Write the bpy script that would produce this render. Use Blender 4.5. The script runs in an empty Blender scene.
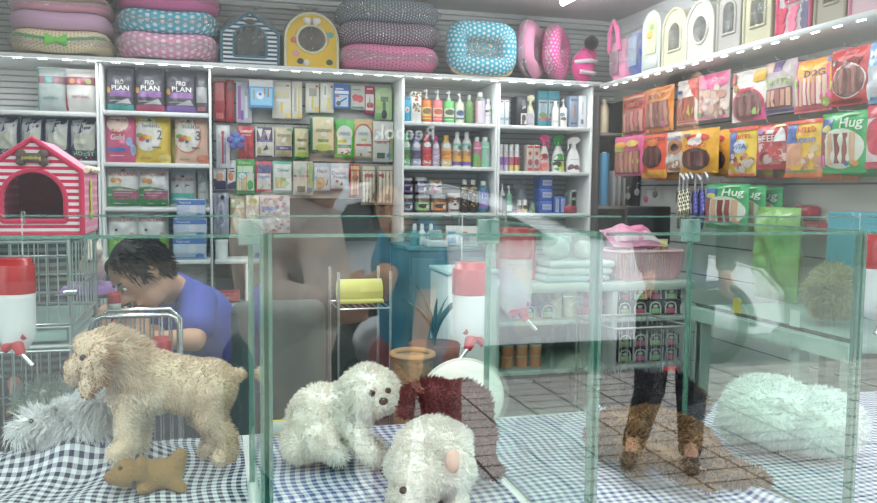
import bpy, bmesh, math, random
import numpy as np
from mathutils import Vector, Matrix, noise
random.seed(7)
SC = bpy.context.scene
COL = SC.collection
PI = math.pi
def srgb(c):
    return tuple((v/255/12.92 if v/255 <= .04045 else ((v/255+.055)/1.055)**2.4) for v in c)

# ------------------------------------------------------------------ camera
CAMZ = 1.30
FPX, YAW, PITCH, ROLL = 800.0, math.radians(15.5), math.radians(4.29), .010
_f = Vector((math.sin(YAW)*math.cos(PITCH), math.cos(YAW)*math.cos(PITCH), -math.sin(PITCH)))
_r0 = Vector((math.cos(YAW), -math.sin(YAW), 0)); _u0 = _r0.cross(_f)
_r = _r0*math.cos(ROLL) + _u0*math.sin(ROLL); _u = _u0*math.cos(ROLL) - _r0*math.sin(ROLL)
cam = bpy.data.cameras.new('camera'); cam.sensor_width = 36; cam.lens = 36*FPX/877; cam.clip_start = .02; cam.clip_end = 200
camo = bpy.data.objects.new('camera', cam); COL.objects.link(camo)
camo.matrix_world = Matrix(((_r.x,_u.x,-_f.x,0),(_r.y,_u.y,-_f.y,0),(_r.z,_u.z,-_f.z,CAMZ),(0,0,0,1)))
SC.camera = camo
CAM = Vector((0,0,CAMZ))
def ray(px, py): return _f*FPX + _r*(px-438.5) - _u*(py-251.5)
def P(px, py, Y):
    d = ray(px, py); return CAM + d*(Y/d.y)
def PX(px, py, X):
    d = ray(px, py); return CAM + d*(X/d.x)
def PZ(px, py, Z):
    d = ray(px, py); return CAM + d*((Z-CAMZ)/d.z)
WINY = .93
def PR(px, py, d):           # place of a thing out in the street that the shop window mirrors
    p = P(px, py, d); p.y = 2*WINY - p.y; return p

# ------------------------------------------------------------------ materials
MATS = {}
def nodes(m):
    m.use_nodes = True; nt = m.node_tree; nt.nodes.clear(); return nt, nt.nodes, nt.links
def C(c, rough=.5, metal=0., bump=0., bscale=60., alpha=1., spec=.5, sheen=0.):
    key = ('C', tuple(c), rough, metal, bump, bscale, alpha, spec, sheen)
    if key in MATS: return MATS[key]
    m = bpy.data.materials.new('m_%02x%02x%02x' % tuple(int(v) for v in c)); nt, N, L = nodes(m)
    o = N.new('ShaderNodeOutputMaterial'); b = N.new('ShaderNodeBsdfPrincipled')
    b.inputs['Base Color'].default_value = (*srgb(c), 1); b.inputs['Roughness'].default_value = rough
    b.inputs['Metallic'].default_value = metal; b.inputs['Specular IOR Level'].default_value = spec
    b.inputs['Alpha'].default_value = alpha; b.inputs['Sheen Weight'].default_value = sheen
    if bump:
        tc = N.new('ShaderNodeTexCoord'); n = N.new('ShaderNodeTexNoise'); n.inputs['Scale'].default_value = bscale
        n.inputs['Detail'].default_value = 3; bp = N.new('ShaderNodeBump'); bp.inputs['Strength'].default_value = bump
        bp.inputs['Distance'].default_value = .01
        L.new(tc.outputs['Object'], n.inputs['Vector']); L.new(n.outputs['Fac'], bp.inputs['Height']); L.new(bp.outputs['Normal'], b.inputs['Normal'])
    L.new(b.outputs[0], o.inputs[0]); m.diffuse_color = (*srgb(c), 1)
    MATS[key] = m; return m
def foil(c):
    c = tuple(v*.86+m*.14 for v, m in zip(c, (196,192,190)))  # whitish sheen of the film mixed into the print colour
    return C(c, .28, bump=.35, bscale=45., spec=.6)      # glossy printed packaging film
def cloth(c): return C(c, .9, bump=.3, bscale=220., sheen=.3)
def EM(c, s):
    key = ('E', tuple(c), s)
    if key in MATS: return MATS[key]
    m = bpy.data.materials.new('m_light'); nt, N, L = nodes(m); o = N.new('ShaderNodeOutputMaterial'); e = N.new('ShaderNodeEmission')
    e.inputs[0].default_value = (*srgb(c), 1); e.inputs[1].default_value = s; L.new(e.outputs[0], o.inputs[0]); MATS[key] = m; return m
def GLASS(tint=(236,246,243), ior=1.45, name='glass', k=1.0):
    key = ('G', tint, ior, k)
    if key in MATS: return MATS[key]
    m = bpy.data.materials.new('m_'+name); nt, N, L = nodes(m); o = N.new('ShaderNodeOutputMaterial')
    t = N.new('ShaderNodeBsdfTransparent'); t.inputs[0].default_value = (*srgb(tint), 1)
    g = N.new('ShaderNodeBsdfGlossy'); g.inputs['Roughness'].default_value = 0.0; g.inputs['Color'].default_value = (.95,1,.98,1)
    f = N.new('ShaderNodeFresnel'); ge = N.new('ShaderNodeNewGeometry'); mi = N.new('ShaderNodeMix'); mi.inputs[2].default_value = ior; mi.inputs[3].default_value = 1/ior
    L.new(ge.outputs['Backfacing'], mi.inputs[0]); L.new(mi.outputs[0], f.inputs[0]); mu = N.new('ShaderNodeMath'); mu.operation = 'MULTIPLY'; mu.inputs[1].default_value = k; mu.use_clamp = True
    x = N.new('ShaderNodeMixShader'); L.new(f.outputs[0], mu.inputs[0]); L.new(mu.outputs[0], x.inputs[0]); L.new(t.outputs[0], x.inputs[1]); L.new(g.outputs[0], x.inputs[2]); L.new(x.outputs[0], o.inputs[0])
    MATS[key] = m; return m
def FILM(gl=.16, veil=.10, scale=22.):          # crinkled clear polythene
    key = ('F', gl, veil, scale)
    if key in MATS: return MATS[key]
    m = bpy.data.materials.new('m_polythene'); nt, N, L = nodes(m); o = N.new('ShaderNodeOutputMaterial')
    t = N.new('ShaderNodeBsdfTransparent'); d = N.new('ShaderNodeBsdfDiffuse'); d.inputs[0].default_value = (.95,.95,.96,1)
    g = N.new('ShaderNodeBsdfGlossy'); g.inputs['Roughness'].default_value = .12
    tc = N.new('ShaderNodeTexCoord'); n = N.new('ShaderNodeTexNoise'); n.inputs['Scale'].default_value = scale; n.inputs['Detail'].default_value = 4; n.inputs['Distortion'].default_value = 1.2
    bp = N.new('ShaderNodeBump'); bp.inputs['Strength'].default_value = 1.0; bp.inputs['Distance'].default_value = .12
    L.new(tc.outputs['Object'], n.inputs['Vector']); L.new(n.outputs['Fac'], bp.inputs['Height']); L.new(bp.outputs['Normal'], g.inputs['Normal'])
    x1 = N.new('ShaderNodeMixShader'); x1.inputs[0].default_value = veil; x2 = N.new('ShaderNodeMixShader'); x2.inputs[0].default_value = gl
    L.new(t.outputs[0], x1.inputs[1]); L.new(d.outputs[0], x1.inputs[2]); L.new(x1.outputs[0], x2.inputs[1]); L.new(g.outputs[0], x2.inputs[2]); L.new(x2.outputs[0], o.inputs[0])
    MATS[key] = m; return m
def PAT(kind, c1, c2, size=.03, ratio=.3, rough=.85):
    """cloth patterned in the mesh's own UV metres: dots, stripes (along v), gingham"""
    key = ('P', kind, tuple(c1), tuple(c2), size, ratio)
    if key in MATS: return MATS[key]
    m = bpy.data.materials.new('m_'+kind); nt, N, L = nodes(m); o = N.new('ShaderNodeOutputMaterial'); b = N.new('ShaderNodeBsdfPrincipled')
    b.inputs['Roughness'].default_value = rough; b.inputs['Specular IOR Level'].default_value = .2
    uv = N.new('ShaderNodeUVMap'); sp = N.new('ShaderNodeSeparateXYZ'); L.new(uv.outputs[0], sp.inputs[0])
    def math_(op, a, b_=None):
        n = N.new('ShaderNodeMath'); n.operation = op
        for i, v in enumerate((a, b_)):
            if v is None: continue
            if isinstance(v, (int, float)): n.inputs[i].default_value = v
            else: L.new(v, n.inputs[i])
        return n.outputs[0]
    u = math_('DIVIDE', sp.outputs[0], size); v = math_('DIVIDE', sp.outputs[1], size)
    if kind == 'dots':
        row = math_('FLOOR', v); off = math_('MULTIPLY', math_('MODULO', math_('ABSOLUTE', row), 2.), .5)
        fu = math_('SUBTRACT', math_('FRACT', math_('ADD', u, off)), .5); fv = math_('SUBTRACT', math_('FRACT', v), .5)
        d = math_('SQRT', math_('ADD', math_('MULTIPLY', fu, fu), math_('MULTIPLY', fv, fv)))
        fac = math_('LESS_THAN', d, ratio)
    elif kind == 'stripes':
        fac = math_('LESS_THAN', math_('FRACT', v), ratio)
    else:
        a = math_('LESS_THAN', math_('FRACT', u), ratio); c = math_('LESS_THAN', math_('FRACT', v), ratio)
        fac = math_('MULTIPLY', math_('ADD', a, c), .5)
    mx = N.new('ShaderNodeMix'); mx.data_type = 'RGBA'; L.new(fac, mx.inputs[0]); mx.inputs[6].default_value = (*srgb(c1), 1); mx.inputs[7].default_value = (*srgb(c2), 1)
    L.new(mx.outputs[2], b.inputs['Base Color']); L.new(b.outputs[0], o.inputs[0])
    MATS[key] = m; return m

# ------------------------------------------------------------------ mesh builder
class MB:
    def __init__(s): s.v = []; s.f = []; s.m = []; s.uv = []; s.mats = []; s.sm = []
    def mi(s, mat):
        if mat not in s.mats: s.mats.append(mat)
        return s.mats.index(mat)
    def add(s, vs, fs, mat, uvs=None, smooth=True):
        b = len(s.v); s.v += [tuple(v) for v in vs]; s.uv += (uvs if uvs else [(0,0)]*len(vs)); i = s.mi(mat)
        for f in fs: s.f.append(tuple(b+k for k in f)); s.m.append(i); s.sm.append(smooth)
    def box(s, x0, x1, y0, y1, z0, z1, mat):
        vs = [(x,y,z) for x in (x0,x1) for y in (y0,y1) for z in (z0,z1)]
        fs = [(0,1,3,2),(4,6,7,5),(0,4,5,1),(2,3,7,6),(0,2,6,4),(1,5,7,3)]
        for f in fs:
            q = [vs[k] for k in f]; n = (Vector(q[1])-Vector(q[0])).cross(Vector(q[2])-Vector(q[0]))
            a = max(range(3), key=lambda k: abs(n[k]))
            uv = [((p[1] if a == 0 else p[0]), (p[2] if a != 2 else p[1])) for p in q]
            s.add(q, [(0,1,2,3)], mat, uv, False)
    def rbox(s, x0, x1, y0, y1, z0, z1, r, mat, n=3):
        """box with rounded vertical and horizontal edges"""
        hx, hy, hz = (x1-x0)/2, (y1-y0)/2, (z1-z0)/2; r = min(r, hx, hy, hz); cx, cy, cz = (x0+x1)/2, (y0+y1)/2, (z0+z1)/2
        prof = [(hx-r+r*math.sin(a), -hz+r-r*math.cos(a), r-r*math.sin(a)) for a in [k*PI/2/n for k in range(n+1)]]
        prof = [(i, z) for _, z, i in prof]; prof += [(i, -z) for i, z in reversed(prof)]
        rings = []
        for ins, z in prof:
            ring = []
            for q, (sx, sy) in enumerate(((1,1),(-1,1),(-1,-1),(1,-1))):
                for k in range(n+1):
                    a = q*PI/2 + k*PI/2/n; rr = max(r-ins, 0)
                    ring.append((cx+sx*(hx-r)+rr*math.cos(a), cy+sy*(hy-r)+rr*math.sin(a), cz+z))
            rings.append(ring)
        s.loft(rings, mat, True, True)
    def loft(s, rings, mat, closed=True, caps=True, uvs=None):
        n = len(rings[0]); vs = []; uv = []; fs = []; vl = 0
        for j, r in enumerate(rings):
            if j: vl += (Vector(r[0])-Vector(rings[j-1][0])).length
            ul = 0; pts = list(r)+([r[0]] if closed else [])
            for i, p in enumerate(pts):
                if i: ul += (Vector(p)-Vector(pts[i-1])).length
                vs.append(p); uv.append((ul, vl))
        w = n+(1 if closed else 0)
        for j in range(len(rings)-1):
            for i in range(w-1): fs.append((j*w+i, j*w+i+1, (j+1)*w+i+1, (j+1)*w+i))
        s.add(vs, fs, mat, uvs or uv)
        if caps:
            s.add(rings[0], [tuple(reversed(range(n)))], mat); s.add(rings[-1], [tuple(range(n))], mat)
    def lathe(s, prof, mat, n=20, c=(0,0,0), caps=True, sx=1., sy=1.):
        s.loft([[(c[0]+r*sx*math.cos(2*PI*k/n), c[1]+r*sy*math.sin(2*PI*k/n), c[2]+z) for k in range(n)] for r, z in prof], mat, True, caps)
    def tube(s, pts, r, mat, n=8, closed=False, caps=True, squash=1.):
        pts = [Vector(p) for p in pts]; rings = []; N = len(pts); up = None
        rr = r if isinstance(r, (list, tuple)) else [r]*N
        for i in range(N):
            a = pts[i-1] if (i or closed) else pts[0]; b = pts[(i+1) % N] if (i < N-1 or closed) else pts[-1]
            t = (b-a).normalized() if (b-a).length > 1e-9 else Vector((0,0,1))
            if up is None: up = Vector((0,0,1)) if abs(t.z) < .9 else Vector((1,0,0))
            x = t.cross(up).normalized(); up = x.cross(t).normalized()
            rings.append([tuple(pts[i] + x*rr[i]*math.cos(2*PI*k/n) + up*rr[i]*squash*math.sin(2*PI*k/n)) for k in range(n)])
        if closed: rings.append(rings[0])
        s.loft(rings, mat, True, caps and not closed)
    def ball(s, c, rx, ry, rz, mat, n=14, m=9, top=1., bot=1.):
        prof = []
        for j in range(m+1):
            a = -PI/2+PI*j/m; prof.append((max(math.cos(a), .002), math.sin(a)))
        s.loft([[(c[0]+rx*r*math.cos(2*PI*k/n), c[1]+ry*r*math.sin(2*PI*k/n), c[2]+rz*z*(top if z > 0 else bot)) for k in range(n)] for r, z in prof], mat, True, True)
    def prism(s, poly, y0, y1, mat):      # polygon in xz pushed along y
        n = len(poly)
        s.add([(x,y0,z) for x, z in poly], [tuple(range(n))], mat, [(x,z) for x, z in poly], False)
        s.add([(x,y1,z) for x, z in poly], [tuple(reversed(range(n)))], mat, [(x,z) for x, z in poly], False)
        for i in range(n):
            a, b = poly[i], poly[(i+1) % n]
            s.add([(a[0],y0,a[1]),(a[0],y1,a[1]),(b[0],y1,b[1]),(b[0],y0,b[1])], [(0,1,2,3)], mat, [(y0,a[1]),(y1,a[1]),(y1,b[1]),(y0,b[1])], False)
    def mesh(s, name):
        me = bpy.data.meshes.new(name); me.from_pydata(s.v, [], s.f); me.update()
        for m in s.mats: me.materials.append(m)
        me.polygons.foreach_set('material_index', s.m); me.polygons.foreach_set('use_smooth', s.sm)
        uvl = me.uv_layers.new(name='UVMap'); li = np.zeros(len(me.loops), dtype=np.int32); me.loops.foreach_get('vertex_index', li)
        uvl.data.foreach_set('uv', np.array(s.uv, dtype=np.float32)[li].ravel())
        return me
    def build(s, name, parent=None, loc=(0,0,0), rz=0., weld=False):
        o = bpy.data.objects.new(name, s.mesh(name)); COL.objects.link(o); o.location = loc; o.rotation_euler = (0,0,rz)
        if parent: o.parent = parent
        return o
def tag(o, label, cat, group=None):
    o['label'] = label; o['category'] = cat
    if group: o['group'] = group
    return o
def thing(name, label, cat, loc=(0,0,0), rz=0., group=None):
    o = bpy.data.objects.new(name, None); COL.objects.link(o); o.location = loc; o.rotation_euler = (0,0,rz); o.empty_display_size = .05
    return tag(o, label, cat, group)
def struct(o): o['kind'] = 'structure'; return o
def dup(root, loc=None, rz=None, label=None, group=None):
    r = root.copy(); COL.objects.link(r)
    if loc is not None: r.location = loc
    if rz is not None: r.rotation_euler = (0,0,rz)
    if label: r['label'] = label
    if group: r['group'] = group
    for ch in list(root.children):
        c = ch.copy(); COL.objects.link(c); c.parent = r
        for g in list(ch.children):
            d = g.copy(); COL.objects.link(d); d.parent = c
    return r

# ------------------------------------------------------------------ lettering and printed shapes on a surface S(u, v, lift) -> point
_TXT = {}
def text_mesh(t):
    if t in _TXT: return _TXT[t]
    cu = bpy.data.curves.new('t', 'FONT'); cu.body = t; cu.size = 1; cu.resolution_u = 2; cu.offset = .014; cu.align_x = 'CENTER'
    o = bpy.data.objects.new('t', cu); COL.objects.link(o); dg = bpy.context.evaluated_depsgraph_get(); dg.update()
    me = bpy.data.meshes.new_from_object(o.evaluated_get(dg)); vs = [tuple(v.co) for v in me.vertices]; fs = [tuple(p.vertices) for p in me.polygons]
    bpy.data.objects.remove(o); bpy.data.curves.remove(cu); bpy.data.meshes.remove(me)
    x0 = min(v[0] for v in vs); x1 = max(v[0] for v in vs)
    _TXT[t] = (vs, fs, x0, x1); return _TXT[t]
def patches(mb, pat, S, W, H, lift=.0008, step=.0006, dn=8):
    """pat items, in fractions of the face (v up): ('r',u0,v0,u1,v1,col) ('e',u,v,ru,rv,col) ('t',text,u,v,width,height,col) ('p',[(u,v)..],col)"""
    for k, q in enumerate(pat):
        L = lift+step*k; kind = q[0]; mat = q[-1] if not isinstance(q[-1], tuple) else foil(q[-1])
        if kind == 'r':
            u0, v0, u1, v1 = q[1:5]; n, m = max(1, int(abs(u1-u0)*dn)), max(1, int(abs(v1-v0)*dn)); vs = []
            for j in range(m+1):
                for i in range(n+1): vs.append(S(u0+(u1-u0)*i/n, v0+(v1-v0)*j/m, L))
            mb.add(vs, [(j*(n+1)+i, j*(n+1)+i+1, (j+1)*(n+1)+i+1, (j+1)*(n+1)+i) for j in range(m) for i in range(n)], mat)
        elif kind == 'e':
            u, v, ru, rv = q[1:5]; n = 22; vs = [S(u, v, L)]; fs = []; RR = (.5, 1.) if dn <= 8 else (.2,.4,.6,.8,1.)
            for rr in RR:
                for i in range(n):
                    a = 2*PI*i/n; vs.append(S(min(max(u+ru*rr*math.cos(a),0),1), min(max(v+rv*rr*math.sin(a),0),1), L))
            for i in range(n):
                fs.append((0, 1+i, 1+(i+1) % n))
                for q_ in range(len(RR)-1): fs.append((1+q_*n+i, 1+(q_+1)*n+i, 1+(q_+1)*n+(i+1) % n, 1+q_*n+(i+1) % n))
            mb.add(vs, fs, mat)
        elif kind == 'p':
            pl = q[1]
            if dn <= 8: mb.add([S(u, v, L) for u, v in pl], [tuple(range(len(pl)))], mat)
            else:
                cu_, cv_ = sum(p[0] for p in pl)/len(pl), sum(p[1] for p in pl)/len(pl); edge = []
                for a_, b_ in zip(pl, pl[1:]+pl[:1]): edge += [(a_[0]+(b_[0]-a_[0])*i/5, a_[1]+(b_[1]-a_[1])*i/5) for i in range(5)]
                n = len(edge); vs = [S(cu_, cv_, L)]+[S(cu_+(e[0]-cu_)*f, cv_+(e[1]-cv_)*f, L) for f in (.34,.67,1.) for e in edge]; fs = []
                for i in range(n):
                    fs.append((0, 1+i, 1+(i+1) % n))
                    for q_ in range(2): fs.append((1+q_*n+i, 1+(q_+1)*n+i, 1+(q_+1)*n+(i+1) % n, 1+q_*n+(i+1) % n))
                mb.add(vs, fs, mat)
        elif kind == 't':
            vs, fs, x0, x1 = text_mesh(q[1]); u, v, w, h = q[2:6]
            mb.add([S(u+((a-(x0+x1)/2)/(x1-x0))*w, v+(b-.35)/.7*h, L) for a, b, _ in vs], fs, mat)
        elif kind == 'x':         # scatter of coloured pieces (kibble, fruit, treats) inside a box: ('x',u0,v0,u1,v1,n,size,[cols])
            _, u0, v0, u1, v1, n, sz, cols = q
            rnd = random.Random(int(u0*991+v0*77+n+len(mb.v)))
            for i in range(n):
                u, v = u0+(u1-u0)*rnd.random(), v0+(v1-v0)*rnd.random(); a0 = rnd.random()*6; s1 = sz*(.6+.8*rnd.random()); c = foil(cols[rnd.randrange(len(cols))])
                mb.add([S(u+s1*math.cos(a0+a)*1., v+s1*.6*W/H*math.sin(a0+a)*(1.3), L+.0002*(i % 5)) for a in (0,1.05,2.1,3.14,4.2,5.25)], [(0,1,2,3,4,5)], c)
        elif kind == 's':         # upright or slanted sticks seen through a clear window: ('s',u0,v0,u1,v1,n,[cols])
            _, u0, v0, u1, v1, n, cols = q
            rnd = random.Random(int(u0*991+v0*77+n))
            for i in range(n):
                a = u0+(u1-u0)*(i+.1)/n; b = u0+(u1-u0)*(i+.85)/n; j0 = rnd.uniform(-.02,.02); c = C(cols[i % len(cols)], .35)
                d = .012
                pts = []
                for v_ in (v0+abs(j0), (v0+v1)/2, v1-abs(j0)):
                    pts += [S(a, v_, L), S((a+b)/2, v_, L+W*.03), S(b, v_, L)]
                mb.add(pts, [(0,1,4,3),(1,2,5,4),(3,4,7,6),(4,5,8,7)], c)

def face_bag(w, h, d, crinkle=.0, seal=.06, seed=0):
    """front surface of a pillow bag: local x -w/2..w/2, z 0..h, front towards -y"""
    def S(u, v, lift=0., back=False):
        a = max(0., 1-abs(2*u-1)**2.6); vv = min(max((v-seal)/(1-2*seal), 0), 1); b = max(0., 1-abs(2*vv-1)**3.5)
        t = d/2*(a*b)**.6
        if crinkle: t += crinkle*(noise.noise((u*5+seed*3.1, v*6, seed*1.7)))*(.25+min(1., a*b*2))
        pinch = 1-.05*(1-b)*0
        y = t+.0007+lift
        return ((u-.5)*w*pinch, (y if back else -y), v*h)
    return S
def bag_mesh(w, h, d, base, pat=(), crinkle=.004, seal=.05, seed=0, hang=False, side=None):
    mb = MB(); S = face_bag(w, h, d, crinkle, seal, seed); n, m = 18, 22; bm = foil(base) if isinstance(base, tuple) else base
    sm_ = bm if side is None else foil(side)
    for back in (False, True):
        vs = [S(i/n, j/m, 0, back) for j in range(m+1) for i in range(n+1)]
        fs = [(j*(n+1)+i, j*(n+1)+i+1, (j+1)*(n+1)+i+1, (j+1)*(n+1)+i) for j in range(m) for i in range(n)]
        mb.add(vs, [tuple(reversed(f)) for f in fs] if back else fs, sm_ if back else bm)
    patches(mb, pat, S, w, h, .0018, .0007, 22)
    return mb
def box_face(w, h, d):
    return lambda u, v, lift=0.: ((u-.5)*w, -d/2-lift, v*h)
def box_mesh(w, h, d, base, pat=(), rough=.45):
    mb = MB(); m = C(base, rough) if isinstance(base, tuple) else base
    mb.rbox(-w/2, w/2, -d/2, d/2, 0, h, .002, m, 1); patches(mb, pat, box_face(w, h, d), w, h); return mb
def cyl_face(prof, sy=1.):
    H = prof[-1][1]
    def S(u, v, lift=0.):
        z = v*H; r = prof[-1][0]
        for (r0, z0), (r1, z1) in zip(prof, prof[1:]):
            if z0 <= z <= z1: r = r0+(r1-r0)*((z-z0)/(z1-z0) if z1 > z0 else 0); break
        a = -PI/2+(u-.5)*PI; return ((r+lift)*math.cos(a), (r+lift)*math.sin(a)*sy, z)
    return S
def blob(name, parts, voxel, smooth=4, mat=None, mats=None):
    """one continuous skin over tapered limbs ('c',p0,r0,p1,r1) and ellipsoids ('e',centre,(rx,ry,rz),rotation matrix or None)"""
    bm = bmesh.new()
    def sphere(c, r, M=None):
        res = bmesh.ops.create_icosphere(bm, subdivisions=3 if max(r) > .02 else 2, radius=1.)
        T = Matrix.Translation(Vector(c)) @ (M.to_4x4() if M else Matrix.Identity(4)) @ Matrix.Diagonal((*r, 1))
        bmesh.ops.transform(bm, matrix=T, verts=res['verts'])
    for q in parts:
        if q[0] == 'e': sphere(q[1], q[2], q[3] if len(q) > 3 else None)
        else:
            p0, r0, p1, r1 = Vector(q[1]), q[2], Vector(q[3]), q[4]; d = p1-p0; L = max(d.length, 1e-6)
            n = max(1, int(L/(min(r0, r1)*.45)))
            sphere(p0, (r0,)*3); sphere(p1, (r1,)*3)
            s0 = (r0-r1)/L; s0 = max(-.95, min(.95, s0)); cs = math.sqrt(1-s0*s0)
            R = d.to_track_quat('Z', 'Y').to_matrix().to_4x4()
            res = bmesh.ops.create_cone(bm, cap_ends=True, segments=16, radius1=r0*cs, radius2=r1*cs, depth=L+(r1-r0)*s0*1.0 if False else L)
            bmesh.ops.transform(bm, matrix=Matrix.Translation((p0+p1)/2+d.normalized()*0) @ R, verts=res['verts'])
    me = bpy.data.meshes.new(name); bm.to_mesh(me); bm.free()
    o = bpy.data.objects.new(name, me); COL.objects.link(o)
    r = o.modifiers.new('r', 'REMESH'); r.mode = 'VOXEL'; r.voxel_size = voxel; r.use_smooth_shade = True
    if smooth:
        s = o.modifiers.new('s', 'SMOOTH'); s.iterations = smooth; s.factor = .5
    dg = bpy.context.evaluated_depsgraph_get(); dg.update()
    out = bpy.data.meshes.new_from_object(o.evaluated_get(dg)); out.name = name
    bpy.data.objects.remove(o); bpy.data.meshes.remove(me); out.materials.clear()
    if mat: out.materials.append(mat)
    return out
def link(me, name, parent=None, loc=(0,0,0), rz=0.):
    o = bpy.data.objects.new(name, me); COL.objects.link(o); o.location = loc; o.rotation_euler = (0,0,rz)
    if parent: o.parent = parent
    return o
def furmat(m):
    key = ('FUR', m.name)
    if key in MATS: return MATS[key]
    col = m.node_tree.nodes['Principled BSDF'].inputs['Base Color'].default_value[:] if 'Principled BSDF' in m.node_tree.nodes else m.diffuse_color[:]
    n_ = bpy.data.materials.new('m_fur'); nt, N, L = nodes(n_); o = N.new('ShaderNodeOutputMaterial'); d = N.new('ShaderNodeBsdfDiffuse'); t = N.new('ShaderNodeBsdfTranslucent'); x = N.new('ShaderNodeMixShader'); x.inputs[0].default_value = .45
    d.inputs[0].default_value = col; t.inputs[0].default_value = col; L.new(d.outputs[0], x.inputs[1]); L.new(t.outputs[0], x.inputs[2]); L.new(x.outputs[0], o.inputs[0]); MATS[key] = n_; return n_
def fur(me, n, length, width, mats, pick=None, lean=(0,0,-.5), curl=.3, lenf=None, seed=1, clump=0.):
    """thousands of tapered locks rooted on mesh me -> one mesh"""
    rs = np.random.RandomState(seed); nv = len(me.vertices); co = np.zeros(nv*3); me.vertices.foreach_get('co', co); co = co.reshape(-1,3)
    no = np.zeros(nv*3); me.vertices.foreach_get('normal', no); no = no.reshape(-1,3)
    me.calc_loop_triangles(); nt = len(me.loop_triangles); tri = np.zeros(nt*3, dtype=np.int64); me.loop_triangles.foreach_get('vertices', tri); tri = tri.reshape(-1,3)
    a, b, c = co[tri[:,0]], co[tri[:,1]], co[tri[:,2]]; ar = np.linalg.norm(np.cross(b-a, c-a), axis=1); cum = np.cumsum(ar)/ar.sum()
    t = np.searchsorted(cum, rs.rand(n)); t = np.minimum(t, nt-1); u = np.sqrt(rs.rand(n)); w = rs.rand(n)
    k0, k1, k2 = (1-u)[:,None], (u*(1-w))[:,None], (u*w)[:,None]
    p = a[t]*k0+b[t]*k1+c[t]*k2; nn = no[tri[t,0]]*k0+no[tri[t,1]]*k1+no[tri[t,2]]*k2; nn /= np.linalg.norm(nn, axis=1)[:,None]+1e-9
    ph = np.sin(p@np.array([[97.,31,53],[41,83,29],[23,61,101]])*.9)            # combed in neighbouring locks
    d = nn + np.array(lean)[None]*.8 + ph*curl + rs.randn(n,3)*curl*.5; d /= np.linalg.norm(d, axis=1)[:,None]
    L = length*(.55+.75*rs.rand(n))
    if lenf: L = L*np.array([lenf(q) for q in p])
    L = L[:,None]
    side = np.cross(d, rs.randn(n,3)); side /= np.linalg.norm(side, axis=1)[:,None]; W = width*(.6+.8*rs.rand(n))[:,None]
    bend = np.array(lean)[None]*.35+ph[:, ::-1]*curl
    mid = p+d*L*.55; tip = p+d*L*.95+bend*L*.5
    base = p-nn*length*.08
    V = np.stack([base-side*W/2, base+side*W/2, mid+side*W*.4, mid-side*W*.4, tip], 1).reshape(-1,3)
    i = np.arange(n)*5
    F = []
    for k in i.tolist(): F.append((k,k+1,k+2,k+3)); F.append((k+3,k+2,k+4))
    out = bpy.data.meshes.new('fur'); out.from_pydata(V.tolist(), [], F)
    for m in mats: out.materials.append(furmat(m))
    if pick is not None:
        mi = np.array([pick(q, rs.rand()) for q in p], dtype=np.int32); out.polygons.foreach_set('material_index', np.repeat(mi, 2))
    else:
        mi = rs.randint(0, len(mats), n).astype(np.int32); out.polygons.foreach_set('material_index', np.repeat(mi, 2))
    out.polygons.foreach_set('use_smooth', [True]*len(out.polygons)); out.update()
    return out
# ================================================================== room
YF, YB, XW = 4.15, 4.47, 2.34
WHITE = C((236,240,240), .45); OFFW = C((205,210,208), .6); GREYW = C((150,154,152), .7); DARK = C((42,44,48), .6); CHROME = C((205,208,210), .22, 1.0)
def slatwall(axis, fixed, a0, a1, z0, z1, pitch, mat, groove, thick=.018):
    mb = MB(); z = z0
    while z < z1-1e-6:
        t = min(z+pitch-.008, z1)
        if axis == 'x': mb.box(a0, a1, fixed, fixed+thick, z, t, mat)
        else: mb.box(fixed, fixed+thick, a0, a1, z, t, mat)
        z += pitch
    if axis == 'x': mb.box(a0, a1, fixed+thick*.6, fixed+thick+.02, z0, z1, groove)
    else: mb.box(fixed+thick*.6, fixed+thick+.02, a0, a1, z0, z1, groove)
    return mb
CEIL = P(300, 2, YB).z
ZT = P(280, 67.5, YF).z             # top shelf
def tile_floor():
    m = bpy.data.materials.new('m_floor_tile'); nt, N, L = nodes(m); o = N.new('ShaderNodeOutputMaterial'); b = N.new('ShaderNodeBsdfPrincipled')
    tc = N.new('ShaderNodeTexCoord'); br = N.new('ShaderNodeTexBrick'); br.offset = 0; br.inputs['Scale'].default_value = 1; br.inputs['Brick Width'].default_value = .45; br.inputs['Row Height'].default_value = .45
    br.inputs['Mortar Size'].default_value = .004; br.inputs['Color1'].default_value = (*srgb((140,142,140)),1); br.inputs['Color2'].default_value = (*srgb((132,135,133)),1); br.inputs['Mortar'].default_value = (*srgb((130,130,128)),1)
    L.new(tc.outputs['Object'], br.inputs['Vector']); L.new(br.outputs['Color'], b.inputs['Base Color']); b.inputs['Roughness'].default_value = .35; L.new(b.outputs[0], o.inputs[0]); return m
mb = MB(); mb.box(-2.1, XW+.1, WINY+.03, YB+.14, -.05, 0, tile_floor()); struct(mb.build('floor'))
mb = MB(); mb.box(-2.1, XW+.1, WINY+.03, YB+.14, CEIL, CEIL+.05, C((244,245,245), .8))
struct(mb.build('ceiling'))
mb = slatwall('x', YB, -2.1, XW+.04, 0, CEIL, .03, C((222,224,224), .6), C((182,186,186), .8)); struct(mb.build('wall_back'))
mb = slatwall('y', XW, WINY+.03, YB, 0, CEIL, .15, C((214,216,212), .55), C((120,120,118), .8)); struct(mb.build('wall_right'))
mb = MB(); mb.box(-2.14, -2.1, WINY+.03, YB, 0, CEIL, C((214,218,216), .7)); struct(mb.build('wall_left'))
mb = MB(); mb.box(-2.1, XW+.1, WINY, WINY+.03, 0, .62, C((190,195,195), .6)); struct(mb.build('wall_front'))
mb = MB()
for k, (y, z, t) in enumerate(((YB-.02, CEIL-.05, .05), (YB-.05, CEIL-.025, .025))): mb.box(-2.1, XW, y-.03, YB, z, z+t-.002, C((222,225,225), .5))
struct(mb.build('trim_1'))
mb = MB()
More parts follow.
